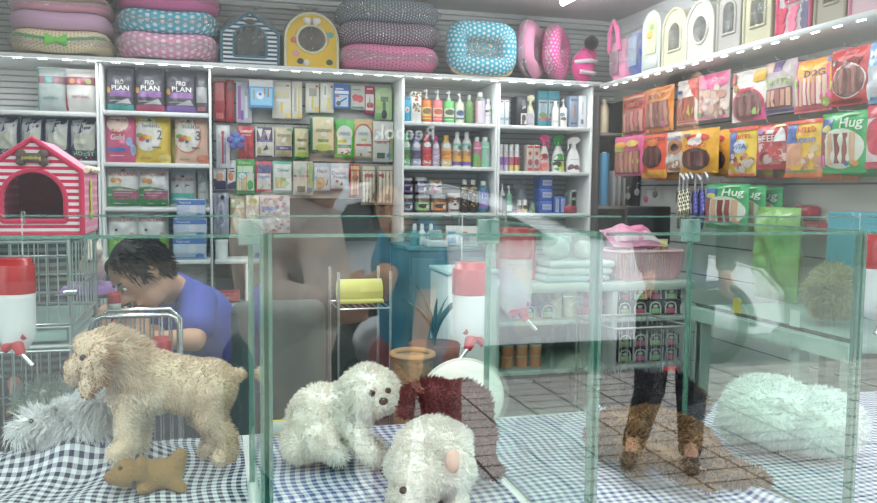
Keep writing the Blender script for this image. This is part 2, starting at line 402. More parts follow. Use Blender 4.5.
for k, (x, z, t) in enumerate(((XW-.05, CEIL-.09, .088), (XW-.02, CEIL-.13, .04))): mb.box(x, XW-.001, WINY+.05, YB-.09, z, z+t, C((226,228,228), .5))
struct(mb.build('trim_2'))
# the shop window, one sheet of glass between the pens and the street
mb = MB(); mb.box(-2.1, XW+.1, WINY+.002, WINY+.004, .62, CEIL, GLASS((252,254,253), 1.52, 'shop_window', 1.5))
wn = struct(mb.build('window_1'))
# ------------------------------------------------------------------ shelving along the back wall
BOUNDS = []
def shelf_unit(name, label, pxl, pxr, ys, refx, base=True, bot=0.):
    xl, xr = P(pxl, 170, YF).x, P(pxr, 170, YF).x
    t = thing(name, label, 'shelf', ((xl+xr)/2, (YF+YB)/2, 0)); w = xr-xl; d = YB-YF-.004
    for sx in (-1, 1):
        mb = MB(); mb.rbox(sx*(w/2-.006)-.006, sx*(w/2-.006)+.006, -d/2, d/2, 0, ZT-.022, .002, WHITE, 1); mb.build('side_panel', t)
    zs = []; BOUNDS.append((xl+.0135, xr-.0135))
    for y in ys:
        z = P(refx, y, YF).z; zs.append(z); mb = MB(); mb.rbox(-w/2+.0125, w/2-.0125, -d/2+.003-(.175 if y == 257.5 else 0), d/2, z-.02, z, .002, WHITE, 1); mb.build('shelf_board', t)
    mb = MB(); mb.box(-w/2+.0125, w/2-.0125, -d/2+.02, d/2, 0, .08, WHITE); mb.build('plinth', t)
    return zs
Z1 = shelf_unit('shelving_bay', 'white shelving bay at far left of the back wall behind the pink house', -45, 100, (111,160,208,258,330), 50)
Z2 = shelf_unit('shelving_bay', 'white shelving bay of food bags with the blue box stack', 101, 212, (111.5,163,207.5,257.5,300,345), 155)
Z3 = shelf_unit('shelving_bay', 'white shelving bay holding round shampoo bottles in rows and jars', 402, 497, (122.5,166.5,213,290,340), 450)
Z4 = shelf_unit('shelving_bay', 'white shelving bay holding three trigger spray bottles', 497.6, 592, (126,171.5,213.5,290,340), 545)
# hanging-goods bay: slatted panel with a shelf under it
xl, xr = P(212.5, 170, YF).x, P(401.5, 170, YF).x
t = thing('display_panel', 'grey slatted hanging panel full of hanging packets between the shelves', 'panel', ((xl+xr)/2, YB-.06, 0)); YP = YB-.075
zp = [P(300, y, YF+.08).z for y in (258, 302, 345)]; zk = P(300, 198, YB-.07).z
mb = slatwall('x', -.015, -(xr-xl)/2+.006, (xr-xl)/2-.006, zk, ZT-.03, .10, C((178,180,178), .55), C((88,88,88), .8)); mb.build('slat_board', t)
mb = MB(); mb.box(-(xr-xl)/2+.006, (xr-xl)/2-.006, -.012, .02, .01, zk-.001, C((46,50,50), .6)); mb.build('lower_panel', t)
xq = P(246, 300, YF).x-(xl+xr)/2
mb = MB(); mb.rbox(xq, xq+.02, -.25, -.013, .01, zp[0]-.0205, .002, WHITE, 1); mb.build('upright', t)
for z in zp:
    mb = MB(); mb.rbox(-(xr-xl)/2+.006, xq+.02 if z == zp[0] else xq-.0005, -.25, -.016, z-.02, z, .002, WHITE, 1); mb.build('shelf_board', t)
# long top shelf with its lights
xa, xb = P(-45, 66, YF).x, P(597, 80, YF).x
t = thing('top_shelf', 'long white top shelf under the pet beds on the back wall', 'shelf', ((xa+xb)/2, YF, ZT-.02))
mb = MB(); mb.rbox(-(xb-xa)/2, (xb-xa)/2, -.06, YB-YF-.004, 0, .02, .003, WHITE, 1); mb.build('board', t)
led = EM((255,255,255), 14.)
def led_row(t, n, at, along):
    mb = MB()
    for k in (-1,0,1):
        a, b = k*.014-.003, k*.014+.003
        if along == 'x': mb.box(a, b, -.003, .003, -.0045, -.001, led)
        else: mb.box(-.003, .003, a, b, -.0045, -.001, led)
    if along == 'x': mb.box(-.022, .022, -.005, .005, -.001, -.0003, WHITE)
    else: mb.box(-.005, .005, -.022, .022, -.001, -.0003, WHITE)
    o = mb.build('led_light', t); o.location = at(0)
    for i in range(1, n): c = o.copy(); COL.objects.link(c); c.parent = t; c.location = at(i)
led_row(t, int((xb-xa)/.105), lambda i: (-(xb-xa)/2+.06+i*.105, -.054, 0), 'x')
# shelf over the treats on the right wall
XS = 2.03
za = PX(700, 57, XS).z
t = thing('top_shelf', 'white wall shelf with lights above the hanging treat bags', 'shelf', (XS, 2.6, za-.02)); ys0, ys1 = -1.3, 1.45
mb = MB(); mb.rbox(0, XW-XS-.003, ys0, ys1, 0, .022, .003, WHITE, 1); mb.build('board', t)
led_row(t, 26, lambda i: (.007, ys0+.06+i*.105, 0), 'y')
# ceiling lamps
p = PZ(562, 3, CEIL-.05)
for i, (x, y, lab) in enumerate(((p.x, p.y-.61, 'white ceiling tube lamp above the pink carriers corner'), (-.3, 2.9, 'white ceiling tube lamp above the left pens'), (.5, 1.8, 'white ceiling tube lamp close to the shop window'))):
    t = thing('ceiling_light', lab, 'lamp', (x, y, CEIL), 0, 'ceiling tube lamps')
    mb = MB(); mb.rbox(-.05, .05, -.62, .62, -.035, 0, .01, C((235,235,235), .5)); mb.build('housing', t)
    mb = MB(); mb.tube([(0,-.6,-.05),(0,.6,-.05)], .016, EM((250,253,255), 38.), 10); mb.build('tube', t)
def area(x, y, z, sx, sy, w, rot=(0,0,0), col=(1,1,1)):
    l = bpy.data.lights.new('area', 'AREA'); l.shape = 'RECTANGLE'; l.size = sx; l.size_y = sy; l.energy = w; l.color = col
    o = bpy.data.objects.new('lamp_light', l); COL.objects.link(o); o.location = (x,y,z); o.rotation_euler = rot; return o
for x, y, w in ((p.x, p.y-.61, 5), (-.3, 2.9, 10), (.5, 1.8, 3)): area(x, y, CEIL-.08, .3, 1.2, w, col=(.97,1,1))
area((xa+xb)/2, YF-.07, ZT-.025, xb-xa-.1, .03, 3, (math.radians(25),0,0))
area(XS-.01, 2.6, za-.025, .03, 2.6, 2, (0,math.radians(-20),0))
# ------------------------------------------------------------------ the puppy pens in the window
FZ = .77; GT = P(435, 233, 1.0).z; PY0, PY1, PYB = 1.0, 1.46, 1.74
XD = [P(266,300,1.0).x, P(596,300,1.0).x, P(859,300,1.0).x]
GL = GLASS((236,247,242), 1.45, 'pen_glass', .7); EDGE = C((96,140,126), .15, spec=.4, alpha=.6); EDGE2 = C((20,84,68), .1, alpha=.9)
pen = thing('puppy_pen', 'row of green edged glass puppy pens on a white base in the shop window', 'pet pen', (0, PY0, FZ))
CLIP = C((150,180,174), .3, alpha=.45); HG = GT-FZ
for k, x in enumerate(XD):
    mb = MB(); mb.box(x-.0005, x+.0005, .004, PY1-PY0-.003, .003, HG-.003, GL); dv = mb.build('divider', pen)
    mb = MB(); mb.box(x-.0075, x-.0028, -.003, .006, .0, HG, EDGE); mb.box(x+.0028, x+.0075, -.003, .006, 0, HG, EDGE); mb.box(x-.0028, x+.0028, -.001, .006, 0, HG, EDGE2); mb.build('front_edge', dv)
    mb = MB(); mb.box(x-.0052, x+.0052, PY1-PY0-.004, PY1-PY0, 0, HG, EDGE); mb.build('rear_edge', dv)
    mb = MB(); mb.box(x-.003, x+.003, 0, PY1-PY0, HG-.003, HG+.001, EDGE); mb.build('top_edge', dv)
    mb = MB(); mb.rbox(x-.022, x+.022, PY1-PY0-.006, PY1-PY0+.004, HG-.045, HG+.002, .003, CLIP); mb.build('corner_clip', dv)
xs = [-1.0]+XD+[1.9]
for k in range(4):
    a, b = xs[k]+.009, xs[k+1]-.009
    for nm, y, io in (('rear_panel', PYB-PY0, 1.3), ('front_panel', -.012, 1.18)):
        mb = MB(); mb.box(a, b, y, y+.001, 0, HG-.004, GLASS((250,253,252), io, nm, 1.)); pn = mb.build(nm, pen)
        mb = MB(); mb.box(a, b, y-.003, y+.004, HG-.004, HG, EDGE); mb.build('top_edge', pn)
mb = MB(); mb.rbox(-1.0, 1.9, -.02, PYB-PY0+.012, -.10, -.0008, .004, C((225,228,226), .5)); mb.build('base', pen)
mb = MB(); mb.box(-.98, 1.88, PY0+.03, PYB-.02, .001, FZ-.1005, C((200,204,204), .6)); o = mb.build('pen_cabinet'); tag(o, 'pale cabinet standing under the glass puppy pens', 'cabinet')
# gingham cloths
def gingham(name, label, x0, x1, y0, y1, hf, c2=(52,58,92), size=.0185, nx=70, ny=60):
    mb = MB(); vs = []; uv = []
    for j in range(ny+1):
        for i in range(nx+1):
            x, y = x0+(x1-x0)*i/nx, y0+(y1-y0)*j/ny; vs.append((x, y, FZ+max(.0015, hf(x, y)))); uv.append((x+.006*math.sin(y*23), y+.004*math.sin(x*19)))
    mb.add(vs, [(j*(nx+1)+i, j*(nx+1)+i+1, (j+1)*(nx+1)+i+1, (j+1)*(nx+1)+i) for j in range(ny) for i in range(nx)], PAT('gingham', (206,211,217), c2, size, .5), uv)
    o = mb.build(name); tag(o, label, 'cloth', 'gingham cloths'); return o
def bump2(x, y, cx, cy, rx, ry): return math.exp(-((x-cx)/rx)**2-((y-cy)/ry)**2)
def ripple(x, y): return .004*noise.noise((x*9, y*9, 1.))+.002*noise.noise((x*25, y*25, 5.))
def h_left(x, y): return .004+.075*bump2(x, y, -.25, 1.615, .14, .06)+.02*bump2(x,y,-.34,1.3,.13,.1)+ripple(x, y)+.006*math.sin((x*2-y)*26)*bump2(x,y,-.25,1.5,.2,.2)
def h_mid(x, y): return .003+ripple(x, y)*.5+(.003*math.exp(-((y-1.36)/.006)**2))
def h_right(x, y): return .003+ripple(x, y)*.8+.018*math.exp(-((x-.905+.04*(y-1.2))/.018)**2)
gingham('gingham_cloth', 'navy gingham cloth rumpled under the cream cocker puppy', xs[0]+.02, XD[0]-.01, PY0+.01, PYB-.01, h_left, (34,38,70), .017)
gingham('gingham_cloth', 'blue gingham cloth lying flat under the sitting white puppy', XD[0]+.01, XD[1]-.01, PY0+.01, PYB-.01, h_mid, (70,84,132), .0185)
gingham('gingham_cloth', 'purple-blue gingham cloth under the brown curly poodle', XD[1]+.01, XD[2]-.01, PY0+.01, PYB-.01, h_right, (78,76,128), .0165)
gingham('gingham_cloth', 'gingham cloth at the far right beyond the last divider', XD[2]+.01, 1.88, PY0+.01, PYB-.01, h_mid, (78,76,128), .0165)
WORLD = 5.3; EXPO = 0.1
# ================================================================== goods on the back wall
def gx(px, y=150, Y=None): return P(px, y, Y or YF).x
def place_box(px0, px1, py0, zb, Y):                     # width, height, centre x of a thing whose outline spans px0..px1 and whose top is at py0, standing at zb
    a, b = P(px0, py0, Y), P(px1, py0, Y); w, h, x = b.x-a.x, max(.01, (a.z+b.z)/2-zb), (a.x+b.x)/2
    for zs, (bl, br) in zip((Z1, Z2, Z3, Z4), BOUNDS):
        if bl-.05 < x < br+.05:
            w = min(w, br-bl-.004); x = min(max(x, bl+w/2+.002), br-w/2-.002)
            if zb in zs: i = zs.index(zb); h = min(h, (zs[i-1] if i else ZT)-.024-zb)
    return w, h, x
def food_bag(name, label, px0, px1, py0, zb, base, pat, Y=4.19, d=.10, crinkle=.006, group='pet food bags on the shelves', cat='bag', side=None, seed=None):
    w, h, x = place_box(px0, px1, py0, zb, Y)
    sd = seed if seed is not None else px0*.37
    o = bag_mesh(w, h, d, base, pat, crinkle, .07, sd, side=side).build(name, None, (x, Y+d/2, zb+.001)); return tag(o, label, cat, group)
def carton(name, label, px0, px1, py0, zb, base, pat, Y=4.19, d=.09, group='boxes on the shelves', cat='box'):
    w, h, x = place_box(px0, px1, py0, zb, Y)
    o = box_mesh(w, h, d, base, pat).build(name, None, (x, Y+d/2, zb+.0008)); return tag(o, label, cat, group)
RED, NAVY, TEALC, GRN, LGRN = (196,40,58), (44,50,88), (70,176,166), (38,128,66), (128,196,62)
za, zb_, zc, zd, ze, _ = (*Z1, 0)
# -- far left bay
food_bag('food_bag', 'translucent pale bag with teal edge beside the white and maroon bag', 35, 65, 66, za, (172,186,186), [('r',0,.04,.06,.97,(60,160,150)),('r',.06,.62,.98,.78,(120,80,92)),('r',.3,.63,.55,.77,(70,150,150)),('t','NATURAL',.5,.3,.5,.06,(70,150,150))])
food_bag('food_bag', 'white bag with a maroon band, topmost at left under the lavender beds', 66, 98, 68, za, (226,224,222), [('r',.02,.62,.98,.8,(140,70,84)),('e',.25,.7,.09,.06,(214,130,90)),('e',.5,.7,.09,.06,(200,110,110)),('e',.76,.7,.09,.06,(160,170,90)),('p',[(.02,.05),(.1,.05),(.02,.62)],(170,60,76)),('t','NATURAL',.52,.35,.55,.055,(160,60,80))])
zzp = [(-8,17,(58,64,104),'NA'),(18,41,(66,72,110),'AL'),(42,68,(52,58,92),'OLIST'),(68,97,(60,66,92),'HOLIST')]
for i, (a, b, c, t_) in enumerate(zzp):
    food_bag('food_bag', ('silver and navy plastic bag cut by the left picture edge above the pink house','silver and navy plastic bag second from left above the pink house roof','silver and navy plastic bag behind the pink house roof peak','silver bag with green lettering right of the pink house peak')[i], a, b, 113, zb_, c,
        [('p',[(.1,.95),(.5,.98),(.3,.5),(.06,.3)],(186,190,192)),('p',[(.45,.9),(.95,.95),(.9,.35),(.5,.2)],(206,208,204)),('p',[(.3,.6),(.6,.7),(.5,.3)],(228,230,228)),('e',.55,.38,.36,.26,(200,204,186)),('r',.1,.1,.95,.24,(40,90,72) if i==3 else (38,44,80)),('t',t_,.52,.17,.7,.09,(235,235,235)),('x',.1,.03,.95,.12,5,.06,[(200,40,40),(226,226,220)])], crinkle=.014)
# -- second bay
z1,z2,z3,z4,z5,_ = Z2
for i, (a, b, bot, lab) in enumerate(((105,133,(48,150,146),'dark dog food bag with a teal foot, left of three under the pink dotted bed'),(134,164,(164,44,86),'dark dog food bag with a crimson foot, middle of three'),(165,196,(126,86,176),'dark dog food bag with a violet foot, right of three'))):
    food_bag('food_bag', lab, a, b, 67, z1, (62,62,76), [('r',.02,.03,.98,.16,bot),('r',.12,.33,.88,.46,(132,84,160)),('t','PRO',.5,.66,.3,.1,(230,230,232)),('t','PLAN',.52,.53,.62,.11,(236,236,238)),('e',.09,.48,.07,.07,(214,160,80)),('r',.1,.22,.8,.25,(150,150,160)),('p',[(.3,.17),(.8,.3),(.9,.18)],(190,186,196))], crinkle=.012)
food_bag('food_bag', 'narrow dark bag with silver front at the shelf end under the beds', 197, 210, 69, z1, (70,70,80), [('r',.1,.25,.9,.6,(170,172,176)),('r',.2,.08,.8,.16,(196,90,130))])
food_bag('food_bag', 'hot pink pet food bag with cream top and blue bow shape', 103, 134, 115, z2, (214,84,128), [('e',.4,.85,.36,.2,(236,206,190)),('t','Solid',.42,.67,.4,.1,(200,60,50)),('t','Gold',.4,.55,.46,.12,(250,240,240)),('e',.22,.9,.12,.05,(240,220,200)),('r',.08,.24,.66,.32,(70,110,190)),('e',.78,.45,.11,.09,(150,180,230)),('e',.9,.28,.09,.12,(150,180,230)),('r',.15,.14,.6,.16,(240,190,210))])
for i, (a, b, c, lc, d_, lab) in enumerate(((134,170,(236,202,60),(226,200,90),'2','yellow food bag with large number 2 on a white disc'),(177,211,(238,196,172),(232,140,110),'3','peach food bag with large number 3 on a white disc'))):
    food_bag('food_bag', lab, a, b, 117, z2, c, [('e',.38,.62,.42,.4,lc),('e',.36,.64,.4,.38,(240,238,232)),('r',.36,.92,.58,.98,(60,140,60)),('t','holistic',.46,.82,.5,.09,(90,96,96)),('t',d_,.7,.62,.15,.2,(110,112,112)),('e',.14,.6,.1,.05,(110,170,80)),('e',.28,.56,.1,.06,(226,140,60)),('e',.2,.52,.09,.05,(206,80,60)),('e',.42,.55,.08,.05,(240,200,80)),('e',.36,.48,.05,.035,(90,110,170)),('r',.5,.33,.74,.36,(120,120,120)),('e',.84,.1,.2,.1,(236,214,110) if i==0 else (232,140,110)),('t','formula',.3,.1,.3,.035,(140,120,90))], side=c)
food_bag('food_bag', 'plain yellow bag side tucked behind the number 2 bag', 166, 176, 119, z2, (226,190,50), [('r',.5,.05,.95,.6,(240,226,120))], Y=4.30, d=.06)
rcA = [('r',.02,.02,.98,.2,GRN),('r',.02,.2,.2,.46,(52,140,76)),('r',.2,.2,.97,.42,(164,92,112)),('p',[(.02,.44),(.5,.49),(.97,.42),(.97,.44),(.4,.53),(.02,.5)],(70,150,84)),('t','ROYAL CANIN',.5,.84,.84,.09,(190,56,66)),('e',.22,.68,.1,.07,(214,160,90)),('e',.38,.66,.1,.08,(206,150,96)),('t','MINI',.11,.31,.14,.06,(230,240,230)),('r',.25,.35,.8,.37,(226,190,200)),('r',.25,.29,.7,.31,(214,170,184)),('e',.5,.93,.08,.03,(190,56,66))]
food_bag('food_bag', 'white and dark green food bag with maroon band, left of its pair', 104, 137, 166, z3, (226,228,226), rcA, crinkle=.007)
food_bag('food_bag', 'white and dark green food bag with maroon band, right of its pair', 137.5, 168, 167, z3, (222,226,224), rcA[:-1], crinkle=.014, seed=9.3)
food_bag('food_bag', 'grey white food bag with turquoise panel beside the dark green pair', 169, 196, 167, z3, (206,212,212), [('r',.02,.06,.9,.36,(84,190,176)),('t','ROYAL CANIN',.5,.72,.8,.08,(180,70,80)),('p',[(.2,.5),(.35,.55),(.3,.6)],(70,74,78)),('p',[(.55,.52),(.8,.57),(.6,.6)],(90,94,98)),('t','sterilise',.4,.22,.6,.08,(230,245,242)),('e',.5,.8,.07,.03,(180,70,80))], Y=4.27, d=.08)
food_bag('food_bag', 'silver food bag turned edge-on at the end of the third shelf', 197, 209, 168, z3, (200,208,206), [('p',[(.1,.6),(.9,.7),(.5,.95)],(150,160,160)),('t','CAT',.5,.4,.6,.06,(90,100,100)),('r',.1,.1,.9,.2,(120,160,160))], Y=4.27, d=.08)
for i, (a, b, lab, cr, t_) in enumerate(((103,134,'white and bright green food bag above the blue-shirted head, left of its pair',.011,'Adult'),(136,168,'white and bright green food bag above the blue-shirted head, right of its pair',.008,'Junior'))):
    food_bag('food_bag', lab, a, b, 212, z4, (230,232,230), [('r',.02,.02,.98,.42,LGRN),('p',[(.02,.4),(.5,.5),(.98,.4),(.98,.42),(.02,.42)],(160,212,110)),('t','ROYAL CANIN',.5,.82,.84,.075,(196,60,60)),('e',.5,.9,.08,.03,(196,60,60)),('t',t_,.42,.33,.42,.08,(236,248,230)),('e',.3,.6,.05,.03,(60,60,60)),('e',.8,.5,.08,.05,(210,160,130)),('r',.02,.02,.98,.08,(100,176,44))], crinkle=cr)
bx = [('r',.0,.72,1.,.98,(74,120,196)),('p',[(.0,.3),(.4,.5),(.6,.72),(1.,.55),(1.,.3)],(206,220,240)),('e',.58,.5,.14,.2,(226,234,246)),('e',.8,.18,.13,.1,(70,110,190)),('t','Puppy pads',.3,.84,.4,.1,(226,236,250)),('r',.02,.06,.98,.12,(90,140,210))]
z = z4
for i, (a, b, hpx, lab) in enumerate(((172,205,20.5,'lowest of the three blue and white stacked boxes'),(172.5,205.5,17.5,'middle of the three blue and white stacked boxes'),(176,204.5,18,'topmost of the three blue and white stacked boxes'))):
    h = hpx*4.0/800*1.03; w = gx(b,Y=4.0)-gx(a,Y=4.0)
    o = box_mesh(w, h-.001, .16, (196,212,236), bx).build('pad_box', None, ((gx(a,Y=4.0)+gx(b,Y=4.0))/2, 4.068, z+.0008)); tag(o, lab, 'box', 'blue boxes stacked on the shelf'); z += h
# below the counter line
food_bag('plastic_sack', 'crumpled clear white plastic sack on the low shelf behind the blue shirt', 158, 207, 264, z5, (214,220,220), [('p',[(.2,.6),(.5,.8),(.8,.6),(.5,.4)],(236,240,240))], crinkle=.03, d=.14, group=None, cat='sack')
food_bag('red_bag', 'glossy red packet low behind the blue shirt', 119, 133, 283, z5, (196,44,60), [('e',.5,.5,.3,.2,(226,90,96))], d=.08, crinkle=.015, group=None)
# ------------------------------------------------------------------ packets on the hanging panel
def hang_pack(name, label, px0, px1, py0, py1, base, pat, depth=0., kind='bag', d=.025, group='packets on the hanging panel', crinkle=.004):
    Y = YP-.03-depth; a, b = P(px0, py0, Y), P(px1, py1, Y); w, h = b.x-a.x, a.z-b.z
    t = thing(name, label, 'packet', ((a.x+b.x)/2, Y, b.z), 0, group)
    mb = bag_mesh(w, h, d, base, pat, crinkle, .03, px0*.31) if kind == 'bag' else box_mesh(w, h, d, base, pat)
    mb.build('pouch' if kind == 'bag' else 'carton', t)
    mb = MB(); hz = h+.004; mb.tube([(0,YP-.014-Y,hz),(0,-d/2-.012,hz),(0,-d/2-.014,hz+.008)], .0018, CHROME, 6); mb.build('hook', t)
    return t
CARD = (228,226,214)
hang_pack('grooming_brush_pack', 'red handled brush packet beside the white post, topmost row', 214, 225, 81, 121, (166,40,56), [('r',.1,.5,.9,.95,(190,70,80)),('r',.15,.05,.85,.2,(206,90,90))], 0, 'box')
hang_pack('grooming_brush_pack', 'slim red brush packet second in the topmost row', 226, 234, 80, 122, (170,34,50), [('e',.5,.85,.35,.1,(60,40,46)),('r',.3,.1,.7,.7,(140,26,40))], 0, 'box')
hang_pack('comb_pack', 'lilac card with purple and silver grooming tools, topmost row', 236, 252, 82, 123, (196,196,214), [('r',.1,.08,.3,.9,(140,70,150)),('r',.55,.12,.72,.7,(226,230,232)),('e',.64,.75,.13,.1,(160,166,176)),('r',.3,.06,.45,.3,(100,70,170))], .004, 'box')
t = hang_pack('nail_clipper_pack', 'bright blue boxed packet with a grey header card', 249, 273, 80, 109, (84,164,214), [('r',0,.76,1,1,(196,200,204)),('r',.05,.1,.95,.7,(120,186,226)),('e',.45,.45,.16,.14,(214,226,240)),('e',.45,.5,.07,.06,(80,100,190)),('r',.15,.3,.22,.66,(150,140,120)),('r',.76,.4,.82,.7,(120,90,80)),('r',.6,.5,.68,.7,(160,120,80)),('r',.1,.02,.9,.08,(60,130,190))], .05, 'box', .05)
hang_pack('slicker_brush_pack', 'wide slicker brush pack with cream head and yellow handle', 272, 291, 82, 119, CARD, [('r',.1,.55,.9,.85,(206,206,196)),('r',.16,.6,.84,.76,(214,206,150)),('r',.42,.15,.56,.55,(226,204,90)),('e',.5,.5,.36,.05,(240,240,236)),('r',.72,.02,.96,.14,(226,190,70)),('r',.72,.88,.9,.93,(196,70,60))], .004, 'box')
hang_pack('comb_pack', 'narrow comb pack with yellow stripe, left of the small slicker brush', 291.5, 302, 82, 119, CARD, [('r',.2,.2,.45,.85,(176,178,172)),('r',.62,.15,.78,.9,(226,206,100)),('r',.55,.02,.95,.13,(226,190,70))], 0, 'box')
hang_pack('slicker_brush_pack', 'small slicker brush pack with grey head and yellow handle', 305.5, 319, 83, 113, CARD, [('r',.25,.55,.8,.82,(150,154,150)),('r',.44,.12,.6,.55,(222,204,90)),('r',.68,.02,.95,.2,(226,190,70)),('r',.72,.86,.92,.92,(196,70,60))], 0, 'box')
hang_pack('comb_pack', 'slim brush pack with clear blister left of the blue grooming pack', 320, 333.5, 83, 113, CARD, [('r',.2,.5,.5,.95,(236,238,236)),('r',.3,.6,.42,.9,(150,150,146)),('r',.55,.1,.72,.5,(226,204,90)),('r',.75,.84,.92,.92,(196,70,60))], .01, 'box')
hang_pack('nail_clipper_pack', 'royal blue pack with a grey tool picture', 333.5, 349, 84, 109, (70,116,190), [('r',.05,.6,.95,.72,(226,236,246)),('r',.1,.76,.6,.82,(214,226,240)),('r',.1,.08,.9,.55,(176,204,232)),('p',[(.15,.2),(.8,.46),(.85,.42),(.25,.16)],(60,66,84)),('e',.28,.2,.15,.1,(50,60,70)),('r',.1,.46,.34,.54,(196,50,60))], .02, 'box', .035)
hang_pack('comb_pack', 'grey card with a red rubber brush', 350, 364.5, 86, 110, (206,208,202), [('e',.35,.52,.22,.14,(200,40,56)),('e',.66,.46,.22,.16,(196,36,50)),('r',.2,.36,.8,.5,(204,44,60)),('r',.1,.04,.9,.12,(60,110,100)),('r',.12,.82,.7,.86,(120,124,120))], .005, 'box')
hang_pack('scissors_pack', 'crimson card with red handled scissors', 364.5, 374, 86, 114, (176,44,84), [('r',.08,.12,.92,.7,(224,214,214)),('e',.38,.3,.2,.1,(170,40,50)),('e',.68,.3,.2,.1,(170,40,50)),('p',[(.4,.3),(.5,.66),(.6,.3)],(110,110,116)),('r',.2,.86,.8,.92,(226,190,200))], 0, 'box')
hang_pack('deshedding_brush_pack', 'light green rounded card with a black handled brush', 375, 392, 87, 120, (166,206,130), [('e',.5,.75,.48,.24,(190,218,160)),('r',.3,.55,.75,.7,(60,110,80)),('r',.44,.2,.6,.55,(50,90,70)),('e',.52,.16,.16,.14,(24,28,28)),('r',.03,.03,.35,.2,(100,176,80)),('r',.05,.4,.3,.6,(176,200,90))], .006, 'bag', .02)
# second row
hang_pack('toothbrush_pack', 'white blister card with a red and white toothbrush', 216, 230, 125, 168, (222,224,228), [('e',.5,.85,.4,.13,(236,238,242)),('r',.4,.1,.56,.85,(190,60,70)),('r',.6,.1,.7,.7,(130,140,190)),('r',.2,.1,.3,.6,(190,196,214)),('e',.48,.82,.12,.05,(170,50,56))], .02, 'bag', .02)
hang_pack('treat_pouch', 'plain red treat pouch behind the blue flower toy', 238, 254, 126, 159, (196,36,52), [('r',.15,.8,.85,.87,(232,180,180)),('r',.2,.7,.8,.75,(226,150,150)),('r',.3,.04,.9,.35,(170,30,44))])
t = thing('rubber_toy', 'blue and violet rubber flower toy hanging before the red pouch', 'toy', P(236.5, 141, YP-.10), 0)
mb = MB(); r_ = .045
for k in range(5): a = k*2*PI/5+.4; mb.ball((r_*.62*math.cos(a), 0, r_*.62*math.sin(a)), r_*.5, .014, r_*.42, C((92,110,190),.5) if k % 2 else C((110,96,176),.5), 10, 7)
mb.build('petals', t); mb = MB(); mb.ball((0,-.012,0), r_*.42, .016, r_*.42, C((84,130,196),.45)); mb.build('centre', t)
mb = MB(); mb.tube([(0,.01,.0),(0,.012,.07),(0,.04,.075),(0,.083,.075)], .002, CHROME, 6); mb.build('hook', t)
gp = lambda c, strip, t_, extra=[]: [('r',.06,.55,.94,.92,c),('t',t_,.5,.66,.7,.1,(70,100,60))]+extra
hang_pack('treat_pouch', 'zebra striped pouch with white and tan fronts', 255, 274, 127, 157, (76,64,88), [('p',[(.1,.95),(.3,.6),(.4,.95)],(230,230,230)),('p',[(.5,.9),(.7,.55),(.85,.9)],(216,206,214)),('p',[(.2,.6),(.6,.9),(.5,.55)],(120,90,130)),('r',.06,.04,.94,.5,(222,220,208)),('r',.06,.5,.94,.56,(110,90,170)),('p',[(.4,.2),(.6,.42),(.7,.25)],(60,70,80)),('e',.2,.2,.12,.12,(190,170,120)),('r',.02,.0,.08,1,(236,236,234)),('r',.92,0,.98,1,(236,236,234))])
hang_pack('treat_pouch', 'beige pouch with a small dog and a purple band', 274.5, 292, 127, 157, (202,192,160), [('t','GREENIES',.5,.72,.7,.09,(120,130,90)),('e',.52,.55,.13,.11,(224,214,200)),('r',.08,.22,.96,.36,(84,72,128)),('t','DENTAL',.55,.29,.5,.06,(220,214,230)),('r',.7,.9,.95,.97,(110,170,120)),('r',.12,.03,.88,.16,(190,178,140))])
gp1 = [('r',.1,.1,.97,.96,(222,208,166)),('t','GREENIES',.55,.6,.68,.08,(60,90,60)),('r',.3,.3,.75,.38,(110,150,70)),('e',.55,.16,.36,.09,(176,204,90)),('e',.55,.5,.13,.06,(236,230,220)),('r',.62,.8,.8,.88,(236,236,230))]
hang_pack('dental_treat_pouch', 'cream pouch with green left edge, smaller of the two dental pouches', 293, 309, 127, 160, (40,116,72), gp1)
hang_pack('dental_treat_pouch', 'cream dental pouch with dark green border, largest in its row', 310, 334, 115, 154, (34,108,80), gp1, .03, 'bag', .04)
hang_pack('treat_pouch', 'bright green pouch with a white cloud label', 334.5, 354, 119, 158, (70,196,70), [('e',.5,.62,.4,.22,(226,232,228)),('r',.14,.1,.86,.62,(220,228,224)),('t','GREENIES',.5,.62,.6,.08,(90,150,120)),('e',.38,.42,.22,.05,(196,200,60)),('r',.16,.25,.84,.34,(70,150,120)),('x',.18,.08,.8,.24,12,.05,[(140,60,60),(110,70,60),(236,232,226)]),('p',[(.6,.03),(.98,.03),(.98,.3)],(60,186,60))])
hang_pack('treat_pouch', 'tan pouch with a red arch and white label', 354, 373, 119, 158, (206,178,112), [('e',.48,.6,.46,.28,(196,60,54)),('e',.46,.58,.4,.26,(206,216,206)),('r',.05,.04,.86,.56,(216,216,206)),('t','GREENIES',.46,.62,.5,.07,(90,130,120)),('e',.5,.46,.16,.03,(206,190,60)),('r',.1,.3,.9,.36,(196,60,54)),('x',.08,.06,.84,.28,12,.05,[(130,60,56),(90,70,70),(236,230,220)])], 0)
hang_pack('dental_treat_pouch', 'grey white pouch with a red cross line, rightmost in its row', 373, 393, 121, 162, (206,208,200), [('r',.05,.48,.9,.51,(190,50,66)),('r',.78,.05,.82,.75,(190,50,66)),('r',.85,.06,.98,.75,(120,170,90)),('e',.4,.66,.2,.08,(190,200,196)),('r',.18,.08,.56,.22,(56,84,64)),('e',.76,.16,.09,.06,(70,120,180)),('t','DENTAL',.4,.47,.56,.06,(150,40,60)),('r',.08,.76,.24,.79,(190,50,66))], .01)
